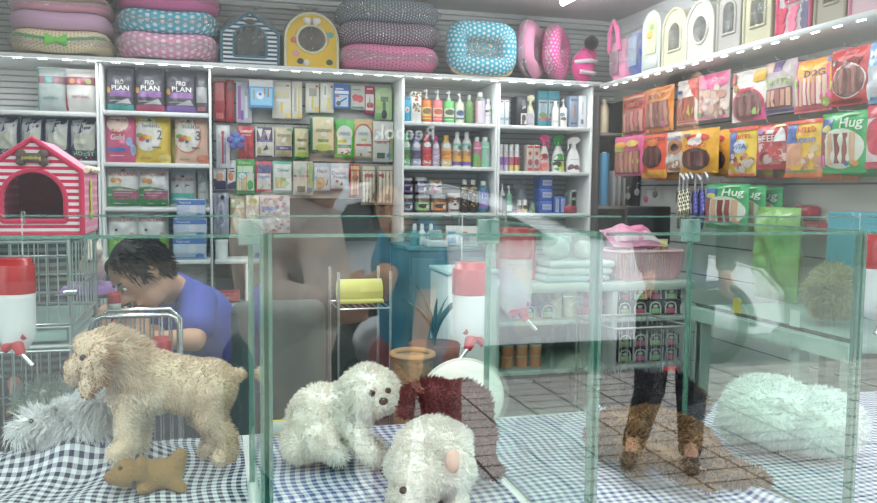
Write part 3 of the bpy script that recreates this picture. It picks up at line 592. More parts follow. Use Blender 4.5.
# third row
hang_pack('treat_pouch', 'white and navy pouch beside the white post under the toothbrush', 213, 226, 168, 190, (222,222,226), [('p',[(.02,.02),(.98,.02),(.98,.4),(.02,.55)],(52,48,92)),('e',.5,.6,.3,.2,(214,160,130))])
hang_pack('treat_pouch', 'slim white and navy pouch left of the green stick pouch', 227, 236, 160, 190, (224,222,226), [('p',[(.02,.02),(.98,.02),(.98,.3),(.02,.2)],(46,44,86)),('e',.4,.45,.3,.14,(220,120,80)),('r',.3,.7,.8,.74,(40,50,80)),('r',.3,.6,.8,.64,(40,50,80))])
hang_pack('chew_stick_pouch', 'green pouch with tan sticks in an oval window', 236, 255, 159, 194, (52,158,74), [('r',.06,.62,.9,.8,(206,230,200)),('r',.06,.1,.94,.6,(216,228,200)),('s',.1,.1,.6,.55,4,[(222,196,150),(206,178,130)]),('e',.32,.52,.28,.11,(90,180,190)),('e',.32,.52,.2,.08,(226,236,236)),('e',.74,.26,.16,.14,(60,170,80)),('e',.76,.54,.12,.1,(230,226,220)),('t','Dental',.45,.9,.6,.07,(180,220,120))])
hang_pack('treat_pouch', 'crimson and white pouch with two dark blue discs', 255.5, 272, 161, 192, (206,50,76), [('e',.32,.75,.25,.17,(60,66,120)),('e',.74,.74,.24,.16,(70,76,130)),('r',.08,.08,.92,.6,(226,220,220)),('t','DoggyMan',.5,.5,.76,.1,(90,130,190)),('x',.1,.08,.9,.4,12,.06,[(226,210,150),(236,230,220),(200,190,120)])])
hang_pack('chew_stick_pouch', 'mint bordered white pouch with yellow chew sticks', 272.5, 292, 161, 193, (96,190,166), [('r',.04,.08,.96,.9,(226,234,230)),('t','Dinner',.55,.72,.6,.1,(60,100,96)),('p',[(.12,.5),(.6,.48),(.85,.3),(.6,.16),(.15,.14)],(120,196,160)),('s',.15,.16,.7,.48,5,[(214,196,120),(226,206,140)]),('r',.04,.02,.96,.08,(90,186,166))])
hang_pack('dental_treat_pouch', 'grey green pouch with a red cross line above the dark window reflection', 293, 313, 161, 195, (200,206,190), [('r',.05,.54,.9,.58,(190,50,56)),('r',.7,.06,.74,.96,(196,60,60)),('r',.78,.1,.97,.96,(110,180,100)),('e',.45,.75,.14,.08,(170,190,180)),('r',.2,.08,.58,.26,(70,90,80)),('e',.8,.14,.12,.08,(60,110,180)),('t','DENTAL',.4,.56,.5,.05,(236,230,226))])
hang_pack('treat_pouch', 'pale blue pouch with a tan biscuit shape', 313.5, 330, 163, 191, (176,196,216), [('r',.05,.05,.95,.85,(206,214,220)),('t','Hello',.5,.72,.6,.12,(90,110,160)),('e',.4,.28,.28,.22,(196,166,116)),('p',[(.7,.2),(.9,.5),(.8,.2)],(80,100,130)),('e',.14,.45,.08,.08,(110,170,190))])
hang_pack('treat_pouch', 'white and pale blue pouch with blue script lettering', 330, 349, 163, 189, (190,208,226), [('r',.05,.05,.95,.82,(222,230,234)),('t','Dental',.45,.62,.7,.14,(90,140,200)),('t','Fresh',.5,.46,.66,.12,(90,140,200)),('e',.35,.3,.08,.04,(206,60,60)),('p',[(.5,.15),(.6,.28),(.66,.15)],(80,80,80))])
hang_pack('chew_stick_pouch', 'narrow red pouch of bone sticks', 349.5, 360, 164, 198, (176,50,44), [('s',.1,.08,.9,.8,3,[(214,176,130),(190,140,96)]),('r',.1,.84,.9,.94,(206,170,90)),('e',.5,.6,.3,.08,(150,60,50))])
for i, (a, b, lab) in enumerate(((361,376,'clear pouch of white knotted chew bones, left of its pair'),(377,394,'clear pouch of white knotted chew bones beside the white post'))):
    hang_pack('chew_bone_pouch', lab, a, b, 165, 205, (150,132,112), [('s',.08,.05,.92,.86,4,[(232,224,204),(222,210,186)]),('p',[(.05,.74),(.4,.66),(.5,.72),(.6,.66),(.95,.74),(.6,.8),(.5,.74),(.4,.8)],(176,50,54)),('r',.1,.88,.9,.97,(206,196,170))])
# lowest row
hang_pack('toy_pack', 'blue grey clear pack low beside the white post', 213, 229, 193, 235, (160,168,190), [('e',.5,.5,.3,.3,(190,196,214)),('p',[(.3,.2),(.7,.3),(.5,.8)],(120,130,160)),('e',.6,.9,.12,.06,(30,30,34))], crinkle=.012)
hang_pack('treat_pouch', 'olive pouch with a clear window above the glass', 230, 245, 196, 234, (140,132,92), [('r',.06,.7,.94,.92,(190,196,160)),('e',.5,.35,.32,.3,(196,184,160))], crinkle=.01)
hang_pack('treat_pouch', 'clear pouch with a yellow oval label above the glass', 245.5, 259.5, 195, 234, (184,180,170), [('r',.06,.74,.94,.98,(214,212,196)),('e',.5,.84,.38,.1,(206,176,60)),('e',.5,.84,.3,.07,(120,140,60)),('e',.5,.35,.25,.3,(222,216,200)),('r',.1,.02,.9,.1,(226,170,60))], crinkle=.012)
hang_pack('treat_pouch', 'wide sparkling silver pouch with pink and blue print', 260, 290, 195, 233, (196,192,196), [('x',.05,.05,.95,.95,46,.06,[(190,90,100),(230,230,232),(120,110,130),(206,130,140),(150,160,190)]),('r',.06,.6,.6,.7,(70,110,180)),('e',.2,.84,.09,.09,(140,110,110)),('e',.5,.86,.09,.08,(190,150,140)),('r',.3,.02,.5,.06,(226,160,60))], crinkle=.014)
# things on the low shelves of the hanging bay
zq = zp[0]
w, h, x = place_box(215, 228, 240, zq, 4.25)
t = thing('cylinder_tub', 'plain white cylindrical tub on the shelf left of the first glass divider', 'tub', (x, 4.27, zq+.0005)); mb = MB(); mb.lathe([(w/2,0),(w/2,h*.86)], C((236,238,238), .4), 20); mb.build('body', t); mb = MB(); mb.lathe([(w/2+.002,h*.86),(w/2+.002,h),(w/2-.004,h)], C((226,230,230), .4), 20); mb.build('lid', t)
food_bag('red_bag', 'flat red packet on the second low shelf beside the first glass divider', 216, 240, 291, zp[1], (186,36,52), [('r',.1,.3,.8,.6,(206,60,70)),('t','DOG',.4,.45,.3,.2,(226,190,90))], Y=4.24, d=.07, group=None)
food_bag('plastic_sack', 'silvery plastic bag on the low shelf beside the first glass divider', 217, 241, 278, zp[1]+.075, (176,184,184), [('p',[(.2,.4),(.5,.8),(.8,.4)],(206,212,212))], Y=4.27, d=.09, crinkle=.02, group=None, cat='sack') if False else None
# ================================================================== bottles, jars and boxes on the two right bays
def bottle(name, label, px0, px1, py0, zb, col, cap, pat=(), style='pet', Y=4.2, group='grooming bottles on the shelves', rough=.25):
    w, h, x = place_box(px0, px1, py0, zb, Y); r = w/2*.96; m = C(col, rough); cm = C(cap, .35)
    t = thing(name, label, 'bottle', (x, Y+r, zb+.0006), 0, group)
    if style == 'pet':        # round shouldered with a narrow neck
        prof = [(r*.9,0),(r,.006),(r,h*.55),(r*.9,h*.68),(r*.55,h*.79),(r*.36,h*.84)]; c0 = .83; rc = r*.44
    elif style == 'pump':     # straight wide body with a nozzle
        prof = [(r*.92,0),(r,.006),(r,h*.62),(r*.8,h*.67),(r*.4,h*.69),(r*.36,h*.72)]; c0 = .70; rc = r*.4
    elif style == 'wide':
        prof = [(r*.94,0),(r,.006),(r,h*.78),(r*.8,h*.84),(r*.55,h*.86)]; c0 = .845; rc = r*.56
    else:                     # tall with sloping shoulder
        prof = [(r*.92,0),(r,.005),(r,h*.62),(r*.86,h*.74),(r*.46,h*.82),(r*.4,h*.84)]; c0 = .82; rc = r*.46
    mb = MB(); mb.lathe(prof, m, 20); Hb = prof[-1][1]; patches(mb, pat, cyl_face(prof), 2*r, Hb, .0007, .0004); mb.build('body', t)
    mb = MB(); z0 = h*c0
    if style == 'pump':
        mb.lathe([(rc,z0),(rc,z0+h*.06),(rc*.5,z0+h*.07),(rc*.36,z0+h*.2)], cm, 12); mb.rbox(-r*.6, r*.25, -r*.18, r*.18, z0+h*.19, z0+h*.25, .002, cm, 1); mb.lathe([(rc*.5,z0+h*.25),(rc*.2,h)], cm, 10)
    else:
        mb.lathe([(rc,z0),(rc,h*.985),(rc*.9,h)], cm, 14)
    mb.build('cap', t); return t
def lab(c, c2, c3=(240,240,236)): return [('r',.08,.14,.92,.62,c),('e',.5,.46,.3,.12,c2),('r',.14,.18,.86,.26,c3)]
a, b, c, _, _ = Z3
carton('shampoo_box', 'turquoise blue box at the left end of the upper bottle shelf', 404, 411, 97, a, (64,160,196), [('e',.5,.48,.3,.12,(226,232,236)),('e',.5,.48,.18,.07,(200,140,90)),('r',.1,.9,.9,.96,(40,120,170))])
carton('shampoo_box', 'white box patterned with brown flowers beside the turquoise box', 411.5, 421.5, 92, a, (228,228,222), [('x',.04,.36,.96,.62,26,.1,[(150,120,90),(110,96,80),(176,160,120),(210,190,150)]),('x',.04,.82,.96,.99,22,.1,[(150,120,90),(110,96,80),(190,170,130)]),('e',.5,.74,.2,.05,(200,90,90))])
for i, (p0, p1, y, col, cp, l, lb) in enumerate(((422.5,433,88,(206,120,50),(210,212,214),lab((240,206,110),(120,90,60),(214,120,50)),'orange pump bottle with a yellow label on the upper shelf'),(433.8,444,89,(236,120,130),(214,216,218),lab((246,206,180),(196,90,60),(236,90,110)),'coral pink pump bottle beside the orange one'),(445,456,90,(110,206,120),(216,218,218),lab((214,226,196),(90,96,80),(60,150,80)),'green pump bottle with a pale label on the upper shelf'),(456.6,465.5,92,(228,228,206),(216,218,218),lab((210,220,226),(60,80,130),(70,100,110)),'cream pump bottle with a blue round emblem'))):
    bottle('pump_bottle', lb, p0, p1, y, a, col, cp, l, 'pump')
bottle('shampoo_bottle', 'slim clear green bottle right of the cream pump bottle', 466.5, 474, 95, a, (110,156,96), (190,200,190), [('r',.7,.1,.9,.9,(150,186,90))], 'tall')
bottle('shampoo_bottle', 'large dark bottle with a white label and white cap on the upper shelf', 476.5, 487, 92, a, (96,120,110), (226,228,226), [('r',.1,.04,.98,.95,(226,214,224)),('r',.55,.05,.9,.9,(196,190,224)),('r',.16,.08,.26,.9,(226,150,170))], 'wide')
bottle('shampoo_bottle', 'small white bottle at the right end of the upper shelf', 487.6, 494, 99, a, (232,234,232), (240,240,240), [('e',.3,.62,.22,.06,(90,100,96)),('e',.7,.66,.2,.06,(110,150,130)),('r',.1,.4,.9,.46,(226,190,200))], 'tall')
row = [(403,411.5,134,(110,200,140),(90,206,150),(70,110,50),'mint green round bottle at the left end of the middle shelf'),(412.5,422.5,135,(170,176,214),(96,86,180),(76,66,96),'clear violet capped bottle beside the mint bottle'),(423,432.8,134,(214,96,96),(226,70,90),(200,40,50),'red bottle with a red cap on the middle shelf'),(433.2,440.5,136,(196,176,206),(206,50,130),(200,180,214),'slim magenta capped clear bottle'),(442,453.5,135,(226,196,140),(240,190,50),(226,140,50),'amber bottle with a yellow cap')]
for p0, p1, y, col, cp, l, lb in row:
    bottle('shampoo_bottle', lb, p0, p1, y, b, col, cp, [('r',.06,.28,.94,.6,l),('x',.08,.1,.92,.2,9,.09,[(236,236,230),(230,220,210)]),('e',.5,.8,.3,.1,(236,240,240)),('x',.1,.34,.9,.54,9,.09,[tuple(min(255,int(v*1.25)) for v in l),tuple(int(v*.7) for v in l)])], 'pet')
for i, (p0, p1) in enumerate(((454,463),(463.4,472.6))):
    bottle('shampoo_bottle', ('white bottle with pet pictures and purple foot, left of its pair','white bottle with pet pictures and purple foot, right of its pair')[i], p0, p1, 132, b, (236,238,236), (240,240,240), [('r',.0,.05,1.,.18,(96,66,150)),('r',.0,.18,1.,.22,(100,180,170)),('e',.3,.42,.26,.14,(206,150,90)),('e',.72,.42,.24,.14,(150,104,66)),('e',.5,.28,.5,.1,(236,170,60)),('e',.7,.66,.24,.09,(70,110,60)),('r',.0,.72,1.,.8,(130,200,190))], 'tall')
bottle('shampoo_bottle', 'pink and green bottle with a white cap on the middle shelf', 474, 482.5, 137, b, (206,120,150), (232,234,232), [('e',.25,.25,.4,.3,(90,180,80)),('e',.7,.2,.3,.16,(110,150,60)),('r',.1,.7,.9,.76,(236,190,206))], 'wide')
bottle('shampoo_bottle', 'pale green bottle with a white cap at the right end of the middle shelf', 484, 494.5, 137, b, (150,206,176), (230,234,232), [('e',.7,.4,.18,.16,(206,190,214)),('p',[(.6,.36),(.7,.52),(.8,.36)],(90,80,100)),('r',.1,.74,.7,.8,(206,230,214))], 'wide')
def jar(label, p0, p1, y0, zb, body, labc, Y=4.2):
    w, h, x = place_box(p0, p1, y0, zb, Y); r = w/2*.97; t = thing('treat_jar', label, 'jar', (x, Y+r, zb+.0006), 0, 'jars on the bottle shelf')
    prof = [(r*.9,0),(r,.006),(r,h*.78),(r*.92,h*.82)]; mb = MB(); mb.lathe(prof, C(body, .2), 20)
    patches(mb, [('r',.06,.16,.94,.74,labc),('r',.06,.16,.2,.74,(226,226,226)),('e',.5,.46,.22,.16,(40,40,44)),('e',.7,.4,.1,.14,(240,236,230)),('r',.3,.6,.7,.66,tuple(min(255,v+50) for v in labc))], cyl_face(prof), 2*r, h, .0007, .0004); mb.build('body', t)
    mb = MB(); mb.lathe([(r,h*.8),(r*1.01,h*.98),(r*.9,h)], C((196,200,204), .3), 20); mb.build('lid', t); return h
h = jar('blue labelled treat jar, lower left of the two stacked jars behind the teal reflection', 403, 414, 195, c, (96,70,70), (90,150,206))
jar('purple labelled dark jar standing on the blue labelled jar', 403, 414, 177.5, c+h+.002, (50,44,54), (126,100,176))
h = jar('wide jar with a green label on the bottle shelf', 416, 431.5, 195, c, (110,90,90), (150,206,110))
jar('purple labelled dark jar standing on the green labelled jar', 416.5, 428, 177.5, c+h+.002, (50,46,60), (120,104,170))
h = jar('wide jar with an orange label on the bottle shelf', 432.3, 448.5, 195, c, (110,76,66), (226,120,40))
food_bag('treat_bag', 'small pink and white bag lying on the orange labelled jar', 430, 443, 180, c+h+.003, (214,206,202), [('p',[(.0,.02),(.6,.02),(.2,.6)],(214,110,150)),('p',[(.1,.98),(.9,.98),(.6,.7)],(200,150,90)),('r',.5,.5,.9,.6,(120,110,120))], Y=4.22, d=.05, crinkle=.008, group=None)
w, h, x = place_box(449, 461.5, 193.5, c, 4.2); r = w/2
t = thing('treat_bucket', 'white bucket printed with a brown and white puppy face', 'bucket', (x, 4.2+r, c+.0006)); prof = [(r*.84,0),(r*.9,.004),(r,h*.86)]
mb = MB(); mb.lathe(prof, C((214,208,202), .35), 20); patches(mb, [('e',.3,.74,.26,.2,(120,84,66)),('e',.72,.74,.24,.2,(110,76,60)),('e',.5,.46,.34,.28,(236,234,230)),('e',.38,.66,.06,.05,(30,26,26)),('e',.62,.66,.06,.05,(30,26,26)),('e',.5,.5,.08,.06,(40,34,34)),('r',.25,.1,.75,.2,(90,84,80))], cyl_face(prof), 2*r, h, .0007, .0004); mb.build('body', t)
mb = MB(); mb.lathe([(r*1.03,h*.86),(r*1.03,h*.97),(r*.95,h)], C((206,202,198), .35), 20); mb.build('lid', t)
for i, (p0, p1) in enumerate(((461.8,469.8),(470.2,478.5))):
    bottle('shampoo_bottle', ('black and gold bottle with a white cap, left of its pair','gold fronted black bottle with a white cap, right of its pair')[i], p0, p1, 180, c, (46,36,32), (226,226,222), [('x',.08,.12,.92,.9,16,.12,[(120,84,50),(160,120,70),(80,56,40)] if i == 0 else [(206,160,70),(226,190,110),(150,110,50)]),('r',.1,.84,.9,.9,(190,160,90))], 'wide')
bottle('shampoo_bottle', 'teal bottle with a blue violet label on the lower bottle shelf', 479.5, 490, 181, c, (38,120,124), (226,230,230), [('r',.14,.14,.9,.86,(70,104,186)),('e',.5,.3,.3,.14,(120,90,170)),('r',.36,.5,.6,.7,(226,230,240)),('t','H',.5,.6,.2,.14,(70,90,160))], 'wide')
# second bay
a, b, c, d_, _ = Z4
for p0, p1, lb in ((500,504.3,'small white carton at the left end of the spray shelf'),(505,509.5,'small white carton second on the spray shelf')): carton('shampoo_box', lb, p0, p1, 100, a, (222,230,236), [('r',.1,.2,.9,.3,(150,180,206)),('r',.2,.9,.8,.96,(206,90,90))])
carton('shampoo_box', 'tall black box with a small dog photo on the spray shelf', 517, 527.5, 96, a, (44,44,54), [('r',.4,.05,.96,.42,(214,212,210)),('e',.68,.26,.2,.12,(60,56,60)),('e',.62,.12,.14,.08,(90,80,80)),('p',[(.5,.55),(.7,.9),(.86,.6)],(170,170,176)),('e',.6,.75,.2,.1,(110,110,120))])
def sprayer(label, p0, p1, y0, zb, body, trig, pat, Y=4.2, facing=1):
    w, h, x = place_box(p0, p1, y0, zb, Y); t = thing('spray_bottle', label, 'bottle', (x, Y+.04, zb+.0006), 0, 'trigger spray bottles'); r = w/2*.9
    prof = [(r*.94,0),(r,.006),(r*1.0,h*.3),(r*.86,h*.48),(r*.5,h*.64),(r*.3,h*.7)]
    mb = MB(); mb.lathe(prof, C(body, .3), 20, sy=.62); patches(mb, pat, cyl_face(prof, .62), 2*r, prof[-1][1], .0007, .0004); mb.build('body', t)
    f = facing; mb = MB(); tm = C(trig, .35); mb.lathe([(r*.34,h*.69),(r*.36,h*.76),(r*.3,h*.8)], tm, 14)
    poly = [(-.8,.8),(-.92,.84),(-.95,.9),(-.6,.96),(0,1.),(.6,.985),(.95,.9),(.8,.87),(.35,.8)]
    mb.prism([(f*px_*r, z*h) for px_, z in (poly if f > 0 else list(reversed(poly)))], -r*.26, r*.26, tm); mb.build('spray_head', t)
    mb = MB(); mb.tube([(f*-.62*r,0,h*.86),(f*-.8*r,0,h*.76),(f*-.72*r,0,h*.68),(f*-.86*r,0,h*.62)], r*.12, tm, 8); mb.build('trigger', t); return t
sprayer('cream coloured trigger spray bottle on the upper spray shelf', 527.8, 538, 94.5, a, (222,222,196), (220,220,190), [('e',.5,.3,.36,.3,(190,186,206)),('r',.2,.1,.8,.14,(170,160,150))], Y=4.19)
for p0, p1, lb in ((538.6,548,'teal box with a pink band, left of its pair on the spray shelf'),(548.6,560,'teal box with a pink band, right of its pair behind a white bottle')): carton('shampoo_box', lb, p0, p1, 91, a, (84,168,186), [('r',.04,.2,.96,.74,(196,206,210)),('e',.5,.5,.3,.16,(150,180,200)),('p',[(.04,.2),(.96,.3),(.96,.2)],(206,80,100)),('r',.04,.2,.96,.27,(214,100,120)),('e',.5,.34,.4,.08,(110,140,90)),('r',.1,.66,.9,.71,(110,110,116)),('r',.04,.78,.96,.82,(60,140,160))], Y=4.27, d=.05)
bottle('shampoo_bottle', 'white flip top bottle before the right teal box', 553.5, 560.5, 101, a, (236,236,236), (240,240,240), [('r',.2,.2,.7,.3,(214,206,206))], 'tall', Y=4.185)
bottle('shampoo_bottle', 'white bottle with a dark nozzle edge right of the teal boxes', 561.5, 569, 98, a, (236,236,234), (206,206,204), [('e',.3,.6,.2,.1,(100,130,150)),('e',.4,.4,.24,.08,(90,80,90))], 'pump', Y=4.185)
carton('shampoo_box', 'grey blue box with brown lettering near the end of the spray shelf', 570, 578.3, 96, a, (136,152,174), [('r',.5,.3,.75,.72,(150,110,90)),('r',.1,.1,.9,.16,(70,90,120)),('r',.1,.84,.9,.9,(90,106,140))])
carton('shampoo_box', 'white box at the right end of the upper spray shelf', 579.2, 586.5, 96, a, (216,220,226), [('r',.3,.12,.66,.26,(110,110,120)),('r',.4,.4,.6,.8,(190,194,204))])
def can(label, p0, p1, y0, zb, pat, col=(214,206,210), cap=(226,226,228)):
    w, h, x = place_box(p0, p1, y0, zb, 4.2); r = w/2*.95; t = thing('cologne_bottle', label, 'bottle', (x, 4.2+r, zb+.0006), 0, 'small bottles on the spray shelf')
    prof = [(r*.95,0),(r,.004),(r,h*.7),(r*.8,h*.75)]; mb = MB(); mb.lathe(prof, C(col, .25), 14); patches(mb, pat, cyl_face(prof), 2*r, h, .0006, .0004); mb.build('body', t)
    mb = MB(); mb.lathe([(r*.82,h*.74),(r*.82,h*.98),(r*.7,h)], C(cap, .3), 14); mb.build('cap', t)
for p0, p1, c1, c2, lb in ((499.6,504,(120,80,160),(190,170,206),'tiny purple bottle at the left end of the trigger shelf'),(504.5,509.3,(150,110,176),(206,196,214),'tiny lilac bottle beside the purple one'),(509.8,514.6,(196,90,110),(226,206,110),'tiny pink and yellow bottle'),(515.2,520.6,(176,40,60),(226,206,120),'tiny red and yellow bottle')):
    can(lb, p0, p1, 144.5, b, [('r',.0,.3,1.,.7,c1),('r',0,.02,1,.3,c2)])
for p0, p1, lb in ((527.3,533.2,'small box of paired flower pictures, left one beside the pink sprayer'),(533.8,540,'small box of paired flower pictures, right one beside the pink sprayer')): carton('cologne_box', lb, p0, p1, 145, b, (206,190,180), [('e',.5,.68,.36,.12,(226,150,120)),('e',.5,.68,.2,.06,(90,80,90)),('e',.5,.34,.34,.12,(196,60,80)),('e',.6,.3,.16,.08,(90,100,120)),('r',.1,.88,.9,.96,(200,60,60)),('r',.1,.03,.9,.12,(190,70,70))])
sprayer('white spray bottle with a pink trigger and red fruit label', 541, 553, 134, b, (230,222,218), (232,86,140), [('e',.46,.36,.44,.34,(226,96,90)),('e',.6,.22,.3,.18,(230,140,130)),('e',.5,.6,.18,.1,(110,40,50)),('r',.2,.34,.8,.42,(240,200,196))], facing=-1)
sprayer('white spray bottle with a green trigger and green label', 554.5, 568, 134, b, (226,228,226), (44,150,60), [('e',.56,.36,.46,.34,(70,160,70)),('e',.7,.24,.26,.2,(206,214,80)),('e',.4,.3,.26,.1,(40,50,40)),('r',.2,.4,.8,.46,(30,60,36)),('e',.3,.2,.12,.06,(236,240,230))], facing=1)
sprayer('plain white trigger spray bottle with dark berries at its foot', 569, 584, 136.5, b, (238,240,240), (240,242,242), [('e',.35,.22,.14,.1,(110,60,80)),('e',.6,.2,.14,.1,(96,50,70)),('e',.8,.15,.12,.08,(120,60,80)),('e',.25,.16,.1,.07,(84,50,66)),('r',.3,.5,.7,.53,(190,190,196))], facing=1)
bottle('spray_mister', 'white mister bottle with a dark blue label on the lower spray shelf', 500.5, 506.5, 183, c, (214,218,216), (236,236,236), [('r',.4,.1,.9,.8,(96,80,120)),('r',.1,.1,.4,.8,(206,214,210))], 'pump')
bottle('spray_mister', 'pale green mister bottle beside the white mister', 507, 513.5, 185, c, (120,180,150), (226,232,228), [('r',.2,.1,.8,.4,(206,224,214))], 'pump')
for p0, p1, c1, lb in ((518,522.6,(214,120,90),'small white jar with a red foot on the lower spray shelf'),(523,528.5,(206,190,60),'small white jar with a yellow label on the lower spray shelf')): can(lb, p0, p1, 200, c, [('r',.1,.1,.9,.8,c1),('e',.5,.6,.3,.2,(50,60,90))], (236,234,226), (240,240,236))
can('tiny green jar with a white cat picture', 530.5, 536.5, 203, c, [('p',[(.3,.1),(.5,.7),(.7,.2)],(230,236,230))], (110,136,110), (120,150,120))
t = thing('cat_figurine', 'pale grey cat ornament behind the small white jars', 'ornament', (gx(523, 195, 4.33), 4.36, c+.0008))
mb = MB(); gm = C((190,200,206), .4); mb.ball((0,0,.075),.04,.03,.075,gm); mb.ball((-.02,0,.155),.026,.024,.024,gm); mb.build('body', t)
mb = MB(); mb.lathe([(.009,0),(.001,.018)], gm, 8, (-.034,0,.17)); mb.lathe([(.009,0),(.001,.018)], gm, 8, (-.008,0,.17)); mb.build('ears', t)
z = c
for i in range(3):
    h = .067; w = gx(553.5,Y=4.2)-gx(541,Y=4.2)
    o = box_mesh(w, h, .1, (72,110,196), [('r',.2,.3,.92,.74,(176,190,220)),('r',.26,.4,.86,.64,(150,160,186)),('e',.09,.5,.06,.3,(40,60,140))]).build('supplement_box', None, (gx(547.2,Y=4.2), 4.25, z+.0006)); tag(o, ('lowest of three blue boxes stacked flat on the spray shelf','middle of three blue boxes stacked flat on the spray shelf','topmost of three blue boxes stacked flat on the spray shelf')[i], 'box', 'blue boxes on the spray shelf'); z += h+.001
for p0, p1, lb in ((555,560,'blue box standing upright, left of the upright pair'),(560.5,565.6,'blue box standing upright, right of the upright pair')): carton('supplement_box', lb, p0, p1, 197, c, (80,116,200), [('r',.2,.08,.8,.86,(176,186,216)),('r',.34,.16,.66,.8,(150,160,190))], group='blue boxes on the spray shelf')
t = thing('rolled_pouch', 'small maroon zip pouch lying on the lower spray shelf', 'pouch', (gx(571.5,Y=4.19), 4.2, c+.0225)); mb = MB(); L = (gx(578.5,Y=4.19)-gx(565.8,Y=4.19))/2
mb.tube([(-L,0,0),(-L*.9,0,0),(L*.9,0,0),(L,0,0)], [.012,.022,.022,.012], C((150,40,66), .6), 14); mb.build('body', t); mb = MB(); mb.box(L*.96,L*1.1,-.004,.004,-.004,.006, C((60,50,56),.4)); mb.build('zip_pull', t)
for p0, p1, y, lb, col in ((570,577,192,'pale green carton behind the maroon pouch',(196,216,206)),(577.4,583.5,190,'white carton with green foot at the end of the lower spray shelf',(220,228,222))): carton('medicine_box', lb, p0, p1, y, c, col, [('r',.1,.1,.9,.3,(150,200,176)),('r',.2,.6,.8,.66,(170,190,180))], Y=4.3)
# ================================================================== pet beds and houses on the top shelves
def ring_pts(w, d, n=40, p=3.2):
    out = []
    for k in range(n):
        a = 2*PI*k/n; c, s = math.cos(a), math.sin(a); r = (abs(c)**p+abs(s)**p)**(-1/p); out.append((w/2*c*r, d/2*s*r))
    return out
def wrap_mesh(w, d, h, tail=.0, seed=0):
    mb = MB(); n, m = 36, 12; rings = []
    for j in range(m+1):
        v = j/m; a = -PI/2+PI*v; rr = max(math.cos(a), 0)**.35 if 0 < j < m else .02
        ring = []
        for k in range(n):
            t = 2*PI*k/n; c, s = math.cos(t), math.sin(t); q = (abs(c)**3.5+abs(s)**3.5)**(-1/3.5)
            nz = 1+.05*noise.noise((c*3+seed, s*3, v*5))
            ring.append((w/2*c*q*rr*nz, d/2*s*q*rr*nz, h*v))
        rings.append(ring)
    mb.loft(rings, FILM(.24, .10), True, False)
    if tail:
        for sx in (-1, 1): mb.loft([[(sx*.02*f*math.cos(2*PI*k/8)*(1+f), .015*f*math.sin(2*PI*k/8), h*.97+tail*i/3) for k in range(8)] for i, f in enumerate((1.,.5,.8,1.4))], FILM(.24, .10), True, False)
    return mb
def pet_bed(label, x, y, z, w, d, h, bol, cush, sag=.0, sq=3.2, upright=False, rz=0., tilt=0., wrap=True, bow=None, group='plush pet beds on the top shelf', trim=None, seed=0):
    t = thing('pet_bed', label, 'pet bed', (x, y, z), rz, group); r = h/2
    def tr(p):
        X, Y_, Z = p; Z2 = Z+sag*min(1.3, (abs(X)/(w*.42))**2)*max(0., -Y_/(d*.5))
        if upright: X, Y_, Z2 = X, -Z2+h*.5, Y_+d/2
        if tilt: X, Z2 = X*math.cos(tilt)+Z2*math.sin(tilt), -X*math.sin(tilt)+Z2*math.cos(tilt)
        return (X, Y_, Z2)
    pts = [(a, b, r+.004) for a, b in ring_pts(w-2*r, d-2*r, 44, sq)]
    def sub(mb): mb.v = [tr(v) for v in mb.v]; return mb
    mb = MB(); rr = [r*(1+.03*noise.noise((p[0]*9+seed, p[1]*9, seed))) for p in pts]; mb.tube(pts, rr, bol, 14, True); sub(mb).build('bolster', t)
    mb = MB(); n = 24; rings = []
    for f, zz in ((1.,h*.12),(1.,h*.3),(.7,h*.42),(.35,h*.45),(.02,h*.46)): rings.append([(a*f, b*f, zz) for a, b in ring_pts(w-2.2*r, d-2.2*r, 32)])
    mb.loft(rings, cush, True, False); mb.add([(a, b, h*.12) for a, b in ring_pts(w-2.2*r, d-2.2*r, 32)], [tuple(reversed(range(32)))], cush); sub(mb).build('cushion', t)
    if trim:
        mb = MB(); mb.tube([(p[0]*1.0+math.copysign(r*.75, p[0])*abs(p[0])/(w/2), p[1]-r*.92*(1 if p[1] < 0 else -1), p[2]+r*.1) for p in pts if p[1] < -d*.12], .008, trim, 8); sub(mb).build('piping', t)
    if bow:
        mb = MB()
        for sx in (-1, 1): mb.loft([[(sx*q*.045, -d/2-.006+.012*math.sin(k*PI/4), r+.004+(.008+.022*q)*math.cos(k*PI/4)) for k in range(8)] for q in (.1,.5,1.)], bow, True, True)
        mb.ball((0,-d/2-.008,r+.004), .014, .012, .014, bow, 8, 6); sub(mb).build('bow', t)
    if wrap:
        mb = wrap_mesh(w*1.03, d*1.03, h*1.0, seed=seed); sub(mb).build('plastic_wrap', t)
    return t
PINK, LAV, BLUE = (236,150,186), (206,166,196), (96,190,214)
def stack(px0, px1, Y, items, z):
    w = gx(px1, 50, Y)-gx(px0, 50, Y); x = (gx(px1, 50, Y)+gx(px0, 50, Y))/2
    for i, (lb, h, bol, cu, kw) in enumerate(items):
        pet_bed(lb, x+kw.pop('dx', 0), Y+.21, z, w*kw.pop('k', 1), .42, h, bol, cu, seed=px0+i*3.3, **kw); z += h*1.02
YD = 4.03
stack(2, 109, YD, [
 ('cream floral pet bed with a green ribbon bow, lowest of the left stack', .10, PAT('dots',(226,220,184),(214,120,120),.016,.22), cloth((226,190,180)), dict(sag=.03, bow=cloth((120,206,90)), trim=cloth((80,176,80)))),
 ('lavender pet bed lying between the pink bed and the cream floral bed', .08, cloth(LAV), cloth((180,160,120)), dict(sag=.02, wrap=False)),
 ('plain pale pink pet bed under the dark dotted bed', .08, cloth((226,160,180)), cloth((206,170,110)), dict(sag=.02, trim=cloth((150,130,110)))),
 ('dark purple dotted pet bed, topmost of the left stack', .13, PAT('dots',(84,74,94),(190,180,196),.017,.24), cloth((110,96,110)), dict(sag=.01)),
], ZT+.001)
